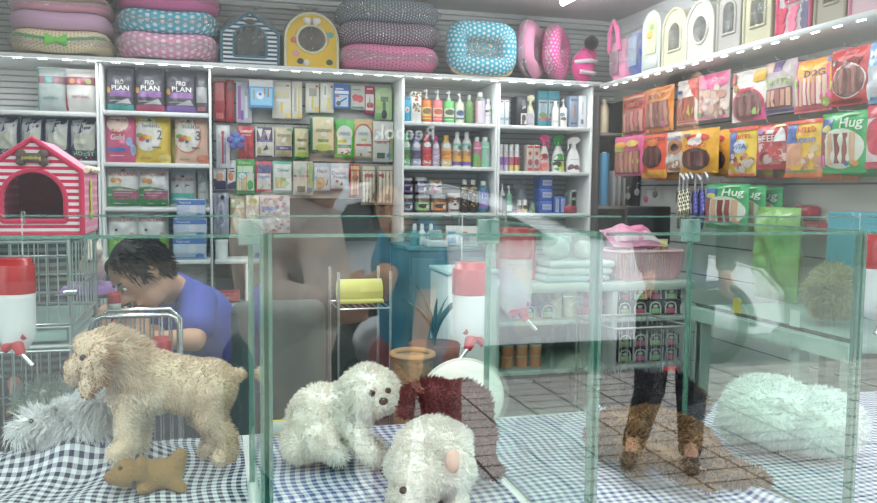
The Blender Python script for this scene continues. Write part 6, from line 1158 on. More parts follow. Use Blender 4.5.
def person(label, J, R=1., shirt=(60,70,150), trous=(60,62,70), hairc=(40,30,28), skin=SKIN, sleeve=.55, coat=None, hair_len=0., shoe=(40,40,44), fwd=(0,-1,0), faceup=(0,0,1), voxel=.007, hd=None, pattern=None, hems=None):
    V = {k: Vector(v) for k, v in J.items()}
    base = Vector((V['pel'].x, V['pel'].y, min(V['ankL'].z, V['ankR'].z)-.07)); t = thing('person', label, 'person', base)
    Lc = lambda p: Vector(p)-base
    F = Vector(fwd).normalized(); U = Vector(faceup); U = (U-F*U.dot(F)).normalized(); S_ = F.cross(U).normalized(); M_ = Matrix((S_, F, U)).transposed()
    H = Lc(V['head']); hp = lambda x, y, z: H+S_*x*R+F*y*R+U*z*R
    b = [('e', H+U*.012*R, (.074*R,.094*R,.102*R), M_), ('e', hp(0,.028,-.06), (.052*R,.058*R,.06*R), M_), ('c', hp(0,.05,-.085), .024*R, hp(0,.066,-.10), .018*R),
         ('c', hp(0,.088,.012), .010*R, hp(0,.112,-.024), .0125*R), ('c', hp(-.012,.096,-.03), .010*R, hp(.012,.096,-.03), .010*R), ('c', hp(-.02,.088,-.06), .009*R, hp(.02,.088,-.06), .009*R), ('c', hp(-.038,.075,.03), .012*R, hp(.038,.075,.03), .012*R)]
    for sx in (-1,1): b.append(('e', hp(sx*.074,-.008,-.012), (.010*R,.020*R,.030*R), M_))
    b += [('c', hp(0,-.015,-.07), .052*R, Lc(V['neck']), .056*R), ('c', Lc(V['neck']), .06*R, Lc(V['chest']), .115*R), ('c', Lc(V['chest']), .13*R, Lc(V['pel']), .12*R), ('c', Lc(V['shL']), .055*R, Lc(V['shR']), .055*R)]
    for s in 'LR':
        b += [('c', Lc(V['sh'+s]), .052*R, Lc(V['el'+s]), .040*R), ('c', Lc(V['el'+s]), .040*R, Lc(V['wr'+s]), .026*R)]
        d = V['hd'+s]-V['wr'+s]; hand(b, Lc(V['wr'+s]), d, V.get('th'+s, Vector((0,0,1))), R, J.get('curl', .5) if not isinstance(J.get('curl'), Vector) else .5)
        b += [('c', Lc(V['hip'+s]), .085*R, Lc(V['kn'+s]), .058*R), ('c', Lc(V['kn'+s]), .055*R, Lc(V['ank'+s]), .036*R), ('c', Lc(V['ank'+s]), .036*R, Lc(V['toe'+s]), .028*R)]
    link(blob('body', b, voxel, 5, skin), 'body', t)
    # clothes, a little outside the body
    g = .013
    c = [('c', Lc(V['neck'])+(Lc(V['chest'])-Lc(V['neck']))*.18, .068*R+g*.3, Lc(V['chest']), .115*R+g), ('c', Lc(V['chest']), .13*R+g, Lc(V['pel']), .125*R+g), ('c', Lc(V['shL']), .055*R+g, Lc(V['shR']), .055*R+g)]
    for s in 'LR':
        a, e, w = Lc(V['sh'+s]), Lc(V['el'+s]), Lc(V['wr'+s])
        if sleeve <= 1: c.append(('c', a, .054*R+g, a+(e-a)*sleeve, .05*R+g*1.3))
        else: c += [('c', a, .054*R+g, e, .044*R+g*1.2), ('c', e, .044*R+g*1.2, w+(e-w)*.06, .034*R+g)]
    if hems: c.append(('c', Lc(V['pel']), .13*R+g, Lc(Vector(hems)), .17*R+g))
    sm = shirt if not isinstance(shirt, tuple) else C(shirt, .85, bump=.35, bscale=14.)
    link(blob('shirt', c, voxel, 3, sm), 'coat' if coat else 'shirt', t)
    c = [('c', Lc(V['pel']), .122*R+g*.6, Lc(V['pel'])+Vector((0,0,.02)), .122*R+g*.6)]
    for s in 'LR': c += [('c', Lc(V['hip'+s]), .09*R+g*.7, Lc(V['kn'+s]), .064*R+g), ('c', Lc(V['kn'+s]), .062*R+g, Lc(V['ank'+s])-Vector((0,0,.02)), .046*R+g)]
    link(blob('trousers', c, voxel*1.3, 3, C(trous, .85, bump=.3, bscale=20.)), 'trousers', t)
    for s in 'LR': link(blob('shoe', [('c', Lc(V['ank'+s])-Vector((0,0,.035)), .042*R, Lc(V['toe'+s]), .036*R)], voxel, 3, C(shoe, .5)), 'shoe', t)
    hr = [('e', hp(0,-.018,.035), (.083*R,.096*R,.088*R), M_), ('e', hp(0,-.05,.0), (.076*R,.06*R,.072*R), M_), ('c', hp(-.045,.035,.082), .022*R, hp(.045,.035,.082), .022*R)]
    for sx in (-1,1): hr.append(('c', hp(sx*.066,.02,.03), .018*R, hp(sx*.072,.012,-.01-hair_len*.3), .012*R))
    if hair_len: hr += [('c', hp(0,-.07,-.02), .07*R, hp(0,-.08,-.06-hair_len), .05*R)]
    hm = C(hairc, .55, bump=.6, bscale=60.); me = blob('hair', hr, .006, 2, hm); ho = link(me, 'hair', t)
    link(fur(me, 2600, .022*R, .005, [hm, C(tuple(int(v*1.35) for v in hairc), .5)], lean=tuple(-U*1.6-F*.3), curl=.15, seed=3), 'hair_locks', ho)
    mb = MB()
    for sx in (-1,1): mb.ball(tuple(hp(sx*.032,.086,.008)), .0075*R, .006*R, .0052*R, C((226,220,214), .3), 10, 7); mb.ball(tuple(hp(sx*.032,.0925,.008)), .0048*R, .004*R, .0048*R, C((40,28,22), .2), 8, 6)
    mb.build('eyes', t); mb = MB()
    mb.tube([tuple(hp(x,.099-abs(x)*.35,-.06)) for x in (-.022,-.011,0,.011,.022)], .0042*R, C((176,96,92), .5), 6); mb.build('lips', t)
    mb = MB()
    for sx in (-1,1): mb.tube([tuple(hp(sx*x,.094-x*.25,.03)) for x in (.016,.03,.046)], .004*R, hm, 6)
    mb.build('eyebrows', t)
    return t
# man in the blue T-shirt, stooping over the crate
g = lambda px, py, y: P(px, py, y)
J = dict(head=g(141,273,2.80), neck=g(172,290,2.93), chest=g(196,322,3.02), pel=g(226,392,3.16), shL=g(198,302,2.86), shR=g(176,290,3.12), elL=g(194,340,2.72), wrL=g(150,339,2.66), hdL=g(134,329,2.63), elR=g(150,344,2.9), wrR=g(136,334,2.72), hdR=g(122,323,2.67))
J.update(thL=(0,0,1), thR=(0,0,1))
px_, py_ = J['pel'].x, J['pel'].y
J['hipL'] = J['pel']+Vector((-.03,-.10,-.05)); J['hipR'] = J['pel']+Vector((-.03,.10,-.05)); J['knL'] = Vector((px_-.24,py_-.16,.44)); J['knR'] = Vector((px_-.22,py_+.16,.44)); J['ankL'] = Vector((px_-.02,py_-.15,.085)); J['ankR'] = Vector((px_+.02,py_+.15,.085)); J['toeL'] = Vector((px_-.18,py_-.17,.04)); J['toeR'] = Vector((px_-.14,py_+.17,.04))
person('person in a blue T-shirt with short dark hair stooping over the wire crate', J, .98, (72,80,166), (60,66,96), (46,36,34), fwd=(-.62,-.4,-.68), faceup=(-.6,-.1,.76), sleeve=.62)
# person in the striped top behind the cages
J = dict(head=g(38,186,3.37), neck=g(42,228,3.40), chest=g(44,282,3.42), pel=g(46,385,3.42), shL=g(16,252,3.38), shR=g(70,252,3.44), elL=g(8,318,3.37), wrL=g(14,372,3.32), hdL=g(18,392,3.30), elR=g(82,318,3.42), wrR=g(80,376,3.37), hdR=g(78,394,3.36), thL=(0,-1,0), thR=(0,-1,0))
px_, py_ = J['pel'].x, J['pel'].y
for s, k in (('L',-1),('R',1)): J['hip'+s] = J['pel']+Vector((k*.09,0,-.04)); J['kn'+s] = Vector((px_+k*.1,py_-.02,.36)); J['ank'+s] = Vector((px_+k*.1,py_+.03,.085)); J['toe'+s] = Vector((px_+k*.12,py_-.13,.04))
m = bpy.data.materials.new('m_striped_jersey'); nt, N, L = nodes(m); o_ = N.new('ShaderNodeOutputMaterial'); b_ = N.new('ShaderNodeBsdfPrincipled'); tc = N.new('ShaderNodeTexCoord'); sp = N.new('ShaderNodeSeparateXYZ'); mm = N.new('ShaderNodeMath'); mm.operation = 'MULTIPLY'; mm.inputs[1].default_value = 36.; fr = N.new('ShaderNodeMath'); fr.operation = 'FRACT'; gt = N.new('ShaderNodeMath'); gt.operation = 'GREATER_THAN'; gt.inputs[1].default_value = .5; mx = N.new('ShaderNodeMix'); mx.data_type = 'RGBA'; mx.inputs[6].default_value = (*srgb((52,58,58)),1); mx.inputs[7].default_value = (*srgb((104,110,108)),1)
L.new(tc.outputs['Object'], sp.inputs[0]); L.new(sp.outputs[2], mm.inputs[0]); L.new(mm.outputs[0], fr.inputs[0]); L.new(fr.outputs[0], gt.inputs[0]); L.new(gt.outputs[0], mx.inputs[0]); L.new(mx.outputs[2], b_.inputs['Base Color']); b_.inputs['Roughness'].default_value = .9; L.new(b_.outputs[0], o_.inputs[0])
person('person in a grey striped jersey standing behind the wire cages', J, 1.06, m, (50,54,60), (40,34,32), fwd=(.2,-.95,-.1), sleeve=1.5)
# ================================================================== puppies
def px2m(p, r): return r*(p-CAM).dot(_f)/FPX
class Dog:
    def __init__(s, Y): s.Y = Y; s.parts = []
    def p(s, px, py, dy=0.): return P(px, py, s.Y+dy)
    def e(s, px, py, rx, ry=None, dy=0., rd=None):
        c = s.p(px, py, dy); s.parts.append(('e', c, (px2m(c, rx), px2m(c, rd or rx), px2m(c, ry or rx)))); return s
    def c(s, a, ra, b, rb):
        A, B = s.p(*a), s.p(*b); s.parts.append(('c', A, px2m(A, ra), B, px2m(B, rb))); return s
    def build(s, label, base, mats, n, length, width, voxel=.005, lenf=None, pick=None, lean=(0,0,-.5), curl=.3, seed=1, bodymat=None):
        me = blob('dog', s.parts, voxel, 5, bodymat or mats[0]); low = min(v.co.z for v in me.vertices)
        b = Vector(base); off = Vector((0,0,0))
        if low < b.z+.004: off.z = b.z+.004-low
        for v in me.vertices: v.co = v.co-b+off
        s.off = off; s.o = link(me, 'puppy', None, b); tag(s.o, label, 'dog'); s.b = b
        lf = (lambda q: lenf(q+b-off)) if lenf else None; pk = (lambda q, r: pick(q+b-off, r)) if pick else None
        fm = fur(me, n, length, width, mats, pk, lean, curl, lf, seed); zmin = (FZ+.004 if b.z < FZ+.05 and b.z >= FZ else b.z+.001)-b.z
        for v in fm.vertices:
            if v.co.z < zmin: v.co.z = zmin+.0005
            if b.z >= FZ and b.z < FZ+.05:
                for xd in XD:
                    if PY0 < v.co.y+b.y < PY1 and abs(v.co.x+b.x-xd) < .006: v.co.x = xd-b.x+(.007 if b.x > xd else -.007)
        link(fm, 'fur', s.o); return s
    def ball(s, name, px, py, dy, r, mat, sq=1.):
        c = s.p(px, py, dy)-s.b+s.off; R_ = px2m(s.p(px, py, dy), r); mb = MB(); mb.ball(c, R_, R_*.8, R_*sq, mat, 12, 8); return mb.build(name, s.o)
BLK, EYE = C((34,28,28), .35), C((26,20,20), .12)
def cl(p): return h_left(p.x, p.y)
# cream cocker puppy, standing, facing left
d = Dog(1.53)
d.e(150,384,36,32,0,30).e(188,388,34,27,0,27).e(211,387,24,26,0,25).c((150,384,0),30,(211,386,0),23).c((140,378,0),30,(115,358,-.01),25)
d.e(104,355,27,25,-.01,25).c((92,362,-.01),17,(76,370,-.02),12).c((84,378,-.01),11,(72,380,-.02),8).e(88,346,14,12,-.01)
d.e(135,398,24,26,-.005)
d.c((132,400,-.03),16,(126,425,-.035),11).c((126,425,-.035),11,(127,447,-.035),10).c((127,447,-.035),10,(115,456,-.045),9)
d.c((138,402,.04),15,(140,428,.045),11).c((140,428,.045),11,(140,446,.045),9).c((140,446,.045),9,(131,453,.04),8)
d.c((213,392,-.03),22,(210,418,-.035),15).c((210,418,-.035),13,(228,438,-.035),9).c((228,438,-.035),9,(229,455,-.035),9).c((229,455,-.035),9,(219,460,-.045),8)
d.c((210,392,.05),20,(200,416,.05),13).c((200,416,.05),12,(212,432,.05),9).c((212,432,.05),9,(213,448,.05),9).c((213,448,.05),9,(205,452,.04),8)
d.c((224,381,0),9,(239,376,0),6.5)
e0, e1 = d.p(104,352,-.07), d.p(84,394,-.075)
d.parts += [('e', (e0*.75+e1*.25), (.020,.010,.030)), ('e', (e0*.45+e1*.55), (.022,.010,.034)), ('e', (e0*.12+e1*.88), (.014,.009,.024))]
cm = [C((212,192,168), .9), C((226,210,190), .9), C((192,166,136), .9), C((158,108,62), .9), C((240,234,224), .9)]
def ck(q, r):
    if (Vector(q)-e1).length < .035: return 3
    if (Vector(q)-e0).length < .06 and q[1] < d.Y-.055: return 2 if r < .5 else 3
    if abs(q[0]-d.p(135,405).x) < .05 and q[2] < d.p(135,388).z: return 4 if r < .6 else 1
    if (Vector(q)-d.p(74,368,-.02)).length < .028: return 3 if r < .5 else 0
    return 0 if r < .5 else (1 if r < .85 else 2)
bz = FZ+.004
d.build('cream cocker spaniel puppy standing sideways on the rumpled navy gingham', (d.p(170,455).x, 1.5, FZ+.012), cm, 26000, .0075, .0017, lenf=lambda q: 2.0 if q[0] < d.p(150,380).x and q[2] > d.p(100,400).z and q[0] > d.p(108,360).x else (.45 if q[0] < d.p(96,360).x else .9), pick=ck, lean=(.55,0,-.45), curl=.18, seed=2)
d.ball('nose', 64.5, 374, -.02, 4.6, C((70,48,44), .4)); d.ball('eye', 83, 360, -.058, 3.4, EYE)
# long haired white puppy lying behind it
d = Dog(1.63)
d.e(88,418,26,20,0,26).e(62,424,24,15,0,22).c((88,418,0),22,(50,426,0),14).e(38,424,17,13,-.02).c((30,428,-.03),9,(20,432,-.04),7).e(98,404,18,18,0)
wm_ = [C((236,238,238), .9), C((222,226,228), .9), C((246,246,246), .9)]
d.build('long haired white puppy lying behind the cream cocker', (d.p(70,440).x, 1.63, FZ+.006), wm_, 9000, .024, .003, lean=(-.2,-.3,-.7), curl=.5, seed=3)
d.ball('nose', 19, 432, -.052, 3, BLK); d.ball('eye', 31, 421, -.052, 2.4, EYE)
# white sitting puppy
d = Dog(1.52)
d.e(322,420,34,34,.01,32).e(305,440,22,20,0,30).e(345,412,26,30,-.01,28).c((345,412,0),26,(366,392,-.02),24)
d.e(368,392,29,26,-.03,27).c((378,400,-.06),14,(384,405,-.085),9).e(349,396,9,16,-.03).e(392,392,6,12,-.01)
d.c((352,425,-.04),14,(362,448,-.065),10).c((362,448,-.065),10,(376,457,-.085),9).c((345,428,.02),13,(366,446,.0),10).c((366,446,.0),10,(380,452,-.02),8)
d.c((318,440,-.05),17,(338,456,-.075),9).e(300,450,14,10,-.03)
wm2 = [C((244,240,234), .9), C((236,232,226), .9), C((250,249,247), .9), C((232,224,206), .9)]
d.build('white fluffy puppy sitting on the blue gingham looking back', (d.p(335,458).x, 1.5, FZ+.006), wm2, 15000, .010, .0024, lean=(0,-.1,-.35), curl=.45, seed=4)
d.ball('nose', 383.5, 402, -.096, 5, BLK, .8); d.ball('eye', 372, 394, -.083, 3.7, EYE); d.ball('eye', 388, 391.5, -.078, 3.4, EYE); d.ball('mouth', 384, 410, -.092, 2.6, C((110,80,80), .5), .5)
# white puppy in front, head down
d = Dog(1.24)
d.e(432,466,38,32,.02,36).e(440,482,34,28,-.01,32).e(412,482,26,24,-.02,28).c((420,490,-.03),26,(410,512,-.06),22).e(452,452,18,16,.05).c((452,490,-.02),13,(458,520,-.03),10)
d.build('white fluffy puppy with its head down in front of the red-brown puppy', (d.p(428,500).x, 1.22, FZ+.006), wm2+[C((226,190,176), .8)], 13000, .009, .0022, pick=lambda q, r: 4 if (Vector(q)-d.p(446,486,-.11)).length < .022 and r < .7 else int(r*2.99), lean=(0,-.2,-.4), curl=.5, seed=5, bodymat=C((236,226,220), .9))
d.ball('nose', 403, 508, -.12, 4, BLK); d.ball('ear', 453, 478, -.06, 8, C((226,186,174), .7), 1.5)
# red-brown poodle beside the divider
d = Dog(1.335)
d.e(487,430,28,27,0,30).e(466,426,26,22,.01,26).c((466,426,0),24,(496,432,0),24).e(447,418,15,14,.02,18).e(455,408,8,8,.02).c((440,424,.0),10,(434,432,-.01),7).e(500,442,19,26,.0,24)
d.c((464,440,-.02),15,(463,470,-.02),12).c((463,470,-.02),12,(460,494,-.025),10).c((505,450,-.02),16,(511,472,-.02),11).c((511,472,-.02),11,(517,488,-.02),9).c((517,488,-.02),9,(522,491,-.03),8)
d.c((476,440,.05),13,(478,485,.05),9).c((497,450,.04),13,(500,480,.04),9)
rb = [C((96,42,44), .9), C((76,32,36), .9), C((118,56,54), .9)]
xl_ = XD[1]-.012
mxx = max((q[1].x+(q[2][0] if q[0] == 'e' else q[2])) for q in d.parts); shift = min(0, xl_-mxx-.014)
d.parts = [((q[0], q[1]+Vector((shift,0,0)))+q[2:]) if q[0] == 'e' else ('c', q[1]+Vector((shift,0,0)), q[2], q[3]+Vector((shift,0,0)), q[4]) for q in d.parts]
d.build('red-brown curly puppy standing beside the middle glass divider', (d.p(485,492).x, 1.33, FZ+.006), rb, 14000, .010, .0026, lean=(0,0,-.2), curl=.8, seed=6)
# round white cushion behind
t = thing('round_cushion', 'round white plush cushion standing behind the red-brown puppy', 'cushion', (P(470,430,1.60).x-.02, 1.60, FZ+.004)); zt_ = P(470,361,1.6).z-FZ; mb = MB(); mb.ball((0,0,zt_*.5), .092, .035, zt_*.5, C((226,224,216), .9, bump=.3, bscale=80.), 28, 16); mb.build('pad', t); mb = MB(); mb.tube([(.092*math.cos(a*PI/18), -.0, zt_*.5+zt_*.5*math.sin(a*PI/18)) for a in range(36)], .004, C((206,204,196), .8), 6, True); mb.build('piping', t)
# brown curly poodle lying in the third pen
d = Dog(1.34)
d.e(655,438,34,24,.03,36).e(630,436,30,22,.05,34).e(686,444,24,23,0,34).c((630,436,.05),22,(684,444,0),23).e(612,440,20,18,.06)
d.c((700,452,-.06),19,(730,474,-.12),13).c((730,474,-.12),13,(752,482,-.15),10).c((752,482,-.15),10,(764,486,-.16),9).c((660,452,-.08),18,(690,478,-.14),12).c((690,478,-.14),12,(715,487,-.17),10)
d.e(708,456,17,16,-.05,26).c((640,450,-.05),17,(640,468,-.09),12)
mxx = max((q[1].x+(q[2][0] if q[0] == 'e' else q[2])) for q in d.parts); shift = min(0, XD[2]-.012-mxx-.014)
d.parts = [((q[0], q[1]+Vector((shift,0,0)))+q[2:]) if q[0] == 'e' else ('c', q[1]+Vector((shift,0,0)), q[2], q[3]+Vector((shift,0,0)), q[4]) for q in d.parts]
bp = [C((126,92,58), .9), C((100,70,44), .9), C((150,112,74), .9)]
d.build('brown curly poodle lying stretched out on the purple-blue gingham', (d.p(680,480).x, 1.3, FZ+.006), bp, 18000, .010, .0030, lean=(0,0,-.2), curl=.9, seed=7)
# black puppy behind
d = Dog(1.56)
d.e(668,418,26,20,0,28).e(640,414,24,17,.03,26).c((668,418,0),20,(625,416,.03),14).e(690,424,13,15,-.02,18).e(612,412,16,13,.04).c((668,430,0),14,(672,440,-.02),10)
xr_ = XD[2]-.02
bk = [C((26,24,28), .85), C((38,36,42), .85), C((150,112,72), .9)]
d.build('black puppy with a tan rump lying behind the brown poodle', (d.p(655,440).x, 1.56, FZ+.006), bk, 11000, .017, .0026, pick=lambda q, r: 2 if q[0] > d.p(688,420).x and r < .8 else int(r*1.99), lean=(-.2,0,-.1), curl=.5, seed=8)
# white puppy beyond the last divider
d = Dog(1.36)
d.e(770,420,46,32,.0,44).e(820,432,40,32,-.05,40).e(740,428,22,24,.04).c((770,424,0),32,(830,436,-.05),30)
md = min(q[1].x-(q[2][0] if q[0] == 'e' else q[2]) for q in d.parts); sh = max(0, XD[2]+.03-md)
d.parts = [((q[0], q[1]+Vector((sh,0,0)))+q[2:]) if q[0] == 'e' else ('c', q[1]+Vector((sh,0,0)), q[2], q[3]+Vector((sh,0,0)), q[4]) for q in d.parts]
d.build('large white fluffy puppy lying beyond the last glass divider', (d.p(800,450).x+sh, 1.36, FZ+.006), wm_, 9000, .012, .003, lean=(0,0,-.4), curl=.4, seed=9)
# cream puppy on the right-hand counter
d = Dog(1.95); c0 = PX(832, 300, 1.9); d.Y = c0.y
d.e(832,292,19,21,.0,24).e(842,300,13,13,-.02).e(836,276,12,10,0).c((842,300,-.02),10,(850,306,-.04),7)
d.build('cream fluffy puppy with its back turned on the right counter', (d.p(832,310).x, c0.y, zc_+.002), [C((206,196,160), .9), C((190,180,146), .9), C((222,214,186), .9)], 7000, .03, .004, curl=.5, seed=10)
# puppy in the lower cage
d = Dog(2.42)
d.e(48,392,14,10,0,16).e(32,400,17,9,.02,18)
d.build('pale puppy curled up in the lower wire cage', (d.p(40,405).x, 2.42, d.p(40,412).z), [C((206,216,206), .9), C((222,228,220), .9)], 3000, .03, .004, curl=.5, seed=11)
bp_ = d.o
# plush toy on the cloth
d = Dog(1.45)
d.e(158,464,26,15,0,20).c((158,464,0),14,(178,452,0),9).c((176,454,0),10,(180,446,0),8).e(126,463,15,14,-.01,18).c((118,468,-.01),9,(110,467,-.015),7).e(140,459,7.5,14,-.035,5).e(143,458,7,13,.04,5).c((150,476,-.02),8,(142,480,-.03),6).c((174,474,-.02),8,(182,478,-.03),6)
me = blob('toy', d.parts, .004, 6, C((150,116,66), .95, bump=.8, bscale=300.)); b = Vector((d.p(145,480).x, 1.45, FZ+h_left(d.p(145,480).x, 1.45)+.002)); low = min(v.co.z for v in me.vertices)
for v in me.vertices: v.co = v.co-b+Vector((0,0,b.z-low))
o = link(me, 'plush_dog'); o.location = b; tag(o, 'tan plush dog toy lying on the navy gingham before the cocker', 'toy')
off = Vector((0,0,b.z-low)); mb = MB(); q = d.p(136,462)-b+off; mb.tube([(q.x+.002*math.sin(a), q.y+.033*math.cos(a), q.z+.026*math.sin(a)) for a in [k*PI/10 for k in range(20)]], .0035, C((50,52,60), .6), 8, True); mb.build('collar', o)
mb = MB(); q = d.p(120,458,-.045)-b+off; mb.ball(q, .004, .004, .004, EYE, 8, 6); mb.build('eye', o)
# pieces lying about the pens
t = thing('pen_notice', 'small pale notice with a yellow border at the rear of the middle pen', 'notice', (P(277,431,1.70).x, 1.70, FZ+.008)); hh = P(277,420,1.7).z-FZ-.008; mb = MB(); mb.rbox(-.02, .02, -.002, .002, 0, hh, .001, C((214,196,80), .5), 1); mb.build('border', t); mb = MB(); mb.rbox(-.017, .017, -.003, -.0021, .004, hh-.004, .0005, C((196,214,206), .5), 1); mb.build('card', t)
# ------------------------------------------------------------------ drinking bottles
def water_bottle(label, px, pxw, cap_t, cap_b, body_b, Y, spout=-1, body=(222,226,226), alpha=.72, hang=None, hang_z=None):
    c = P(px, cap_t, Y); w = px2m(c, pxw/2); zc, zb, z0 = 0., P(px, cap_b, Y).z-c.z, P(px, body_b, Y).z-c.z
    t = thing('water_bottle', label, 'water bottle', c, 0, 'red capped pet drinking bottles'); rm = C((160,6,20), .3); bmt = C(body, .35, alpha=alpha)
    mb = MB(); mb.lathe([(w*.9,zb+.001),(w*.98,zb),(w*.98,zb-.01),(w*.96,(zb+z0)/2),(w*.93,z0+w*.8),(w*.6,z0+w*.2),(w*.3,z0)][::-1], bmt, 28); mb.build('body', t)
    mb = MB(); mb.lathe([(w*1.0,zb),(w*1.02,zb+.004),(w*1.0,-w*.35),(w*.99,-w*.33),(w*.86,-w*.3),(w*.84,-w*.02),(w*.78,0)], rm, 28); mb.build('cap', t)
    s = spout; zn = z0+w*.2
    mb = MB(); mb.tube([(-s*-.1*w,-w*.5,zn+w*.6),(s*w*.2,-w*.72,zn+w*.2),(s*w*.42,-w*.85,zn-w*.2)], [w*.30,w*.32,w*.22], rm, 12)
    mb.tube([(s*w*.52,-w*.62,zn+w*.82),(s*w*-.55,-w*.62,zn+w*.05)], w*.24, rm, 12); n_ = mb.build('nozzle', t)
    mb = MB(); mb.tube([(s*w*.38,-w*.85,zn-w*.15),(s*w*.95,-w*1.0,zn-w*.78)], w*.13, CHROME, 10); mb.build('spout', n_)
    if hang:
        mb = MB(); zz = hang_z-c.z; mb.tube([(0,w*.99,zb),(0,hang-Y-.012,zb),(0,hang-Y-.012,zz+.006),(0,hang-Y+.012,zz+.006),(0,hang-Y+.012,zz-.02)], .0014, C((214,220,220), .2, alpha=.35), 6); mb.build('hanger', t)
    return t
HZ = GT
water_bottle('red capped water bottle hanging at the left edge of the left pen', 14.5, 37, 258, 293, 352, 1.66, 1, hang=PYB, hang_z=HZ)
water_bottle('red capped water bottle hanging above the sitting and red-brown puppies', 471, 37, 262, 294, 346, 1.66, -1, hang=PYB, hang_z=HZ)
water_bottle('faint red capped water bottle hanging behind the middle glass divider', 516.5, 34, 228, 258, 318, 1.66, 1, body=(222,206,206), alpha=.5, hang=PYB, hang_z=HZ)  # added bottle, half clear, in place of a reflection in the divider glass
water_bottle('red capped water bottle cut by the right picture edge', 880, 36, 234, 268, 320, 1.66, -1, hang=PYB, hang_z=HZ)
water_bottle('small red capped water bottle on the front of the wire crate', 161, 20, 337, 353, 384, 2.36, -1, hang=Yk, hang_z=kz)
water_bottle('small red capped water bottle beside the stooping person', 114, 13, 292, 303, 320, 2.66, -1, hang=2.72, hang_z=P(114,288,2.7).z)
water_bottle('small red capped water bottle standing before the wire cage by the counter', 671, 15, 367, 381, 402, 2.55, -1, hang=Yq, hang_z=qz)
# ================================================================== the street the shop window mirrors
def paving():
    m = bpy.data.materials.new('m_paving'); nt, N, L = nodes(m); o = N.new('ShaderNodeOutputMaterial'); b = N.new('ShaderNodeBsdfPrincipled')
    tc = N.new('ShaderNodeTexCoord'); mp = N.new('ShaderNodeMapping'); mp.inputs['Rotation'].default_value = (0,0,0.); br = N.new('ShaderNodeTexBrick'); br.offset = 0; br.inputs['Scale'].default_value = 1; br.inputs['Brick Width'].default_value = .30; br.inputs['Row Height'].default_value = .15
    br.inputs['Mortar Size'].default_value = .008; br.inputs['Color1'].default_value = (*srgb((176,170,166)),1); br.inputs['Color2'].default_value = (*srgb((166,160,158)),1); br.inputs['Mortar'].default_value = (*srgb((46,42,42)),1)
    L.new(tc.outputs['Object'], mp.inputs[0]); L.new(mp.outputs[0], br.inputs['Vector']); L.new(br.outputs['Color'], b.inputs['Base Color']); b.inputs['Roughness'].default_value = .8; L.new(b.outputs[0], o.inputs[0]); return m
mb = MB(); mb.box(.22, 12, -3.3, WINY-.002, -.06, 0, paving()); struct(mb.build('pavement'))
mb = MB(); mb.box(-9, .22, -3.3, WINY-.002, -.06, 0, C((104,102,100), .85, bump=.2, bscale=30.)); struct(mb.build('pavement_slab'))
mb = MB(); mb.box(-14, 18, -11.2, -3.3, -.16, -.10, C((112,112,114), .9, bump=.3, bscale=40.)); struct(mb.build('road'))
mb = MB(); mb.box(-14, 18, -3.42, -3.301, -.1, .0, C((112,110,108), .85)); struct(mb.build('kerb'))
FY = -11.2
mb = MB(); mb.box(-14, 18, FY-.3, FY, -.1, 7.5, C((104,102,100), .85)); bo = struct(mb.build('building_wall_opposite'))
mb = MB(); q = PR(405, 132, 2*WINY-FY-.1)
vs, fs, a0, a1 = text_mesh('Reebok'); q0, q1 = PR(372, 132, 2*WINY-FY-.1), PR(433, 132, 2*WINY-FY-.1); wd = abs(q1.x-q0.x); k = wd/(a1-a0)
mb.box(q.x-wd*.75, q.x+wd*.75, FY+.002, FY+.05, q.z-.35, q.z+.35, C((70,72,84), .6)); bd_ = mb.build('shop_sign'); tag(bd_, 'dark shop sign with white lettering across the street', 'sign')
mb = MB(); mb.add([(q.x-((a-(a0+a1)/2)*k), FY+.056, q.z+(z-.35)*k) for a, z, _ in vs], [tuple(reversed(f)) for f in fs], C((240,240,240), .5)); mb.build('lettering', bd_)
for i, x in enumerate((-6.5, -1.5, 4.2, 9.0)):
    mb = MB(); mb.box(x-1.7, x+1.7, FY+.001, FY+.04, .2, 2.5, C((60,66,72), .2)); o = mb.build('window_%d' % (i+2)); struct(o)
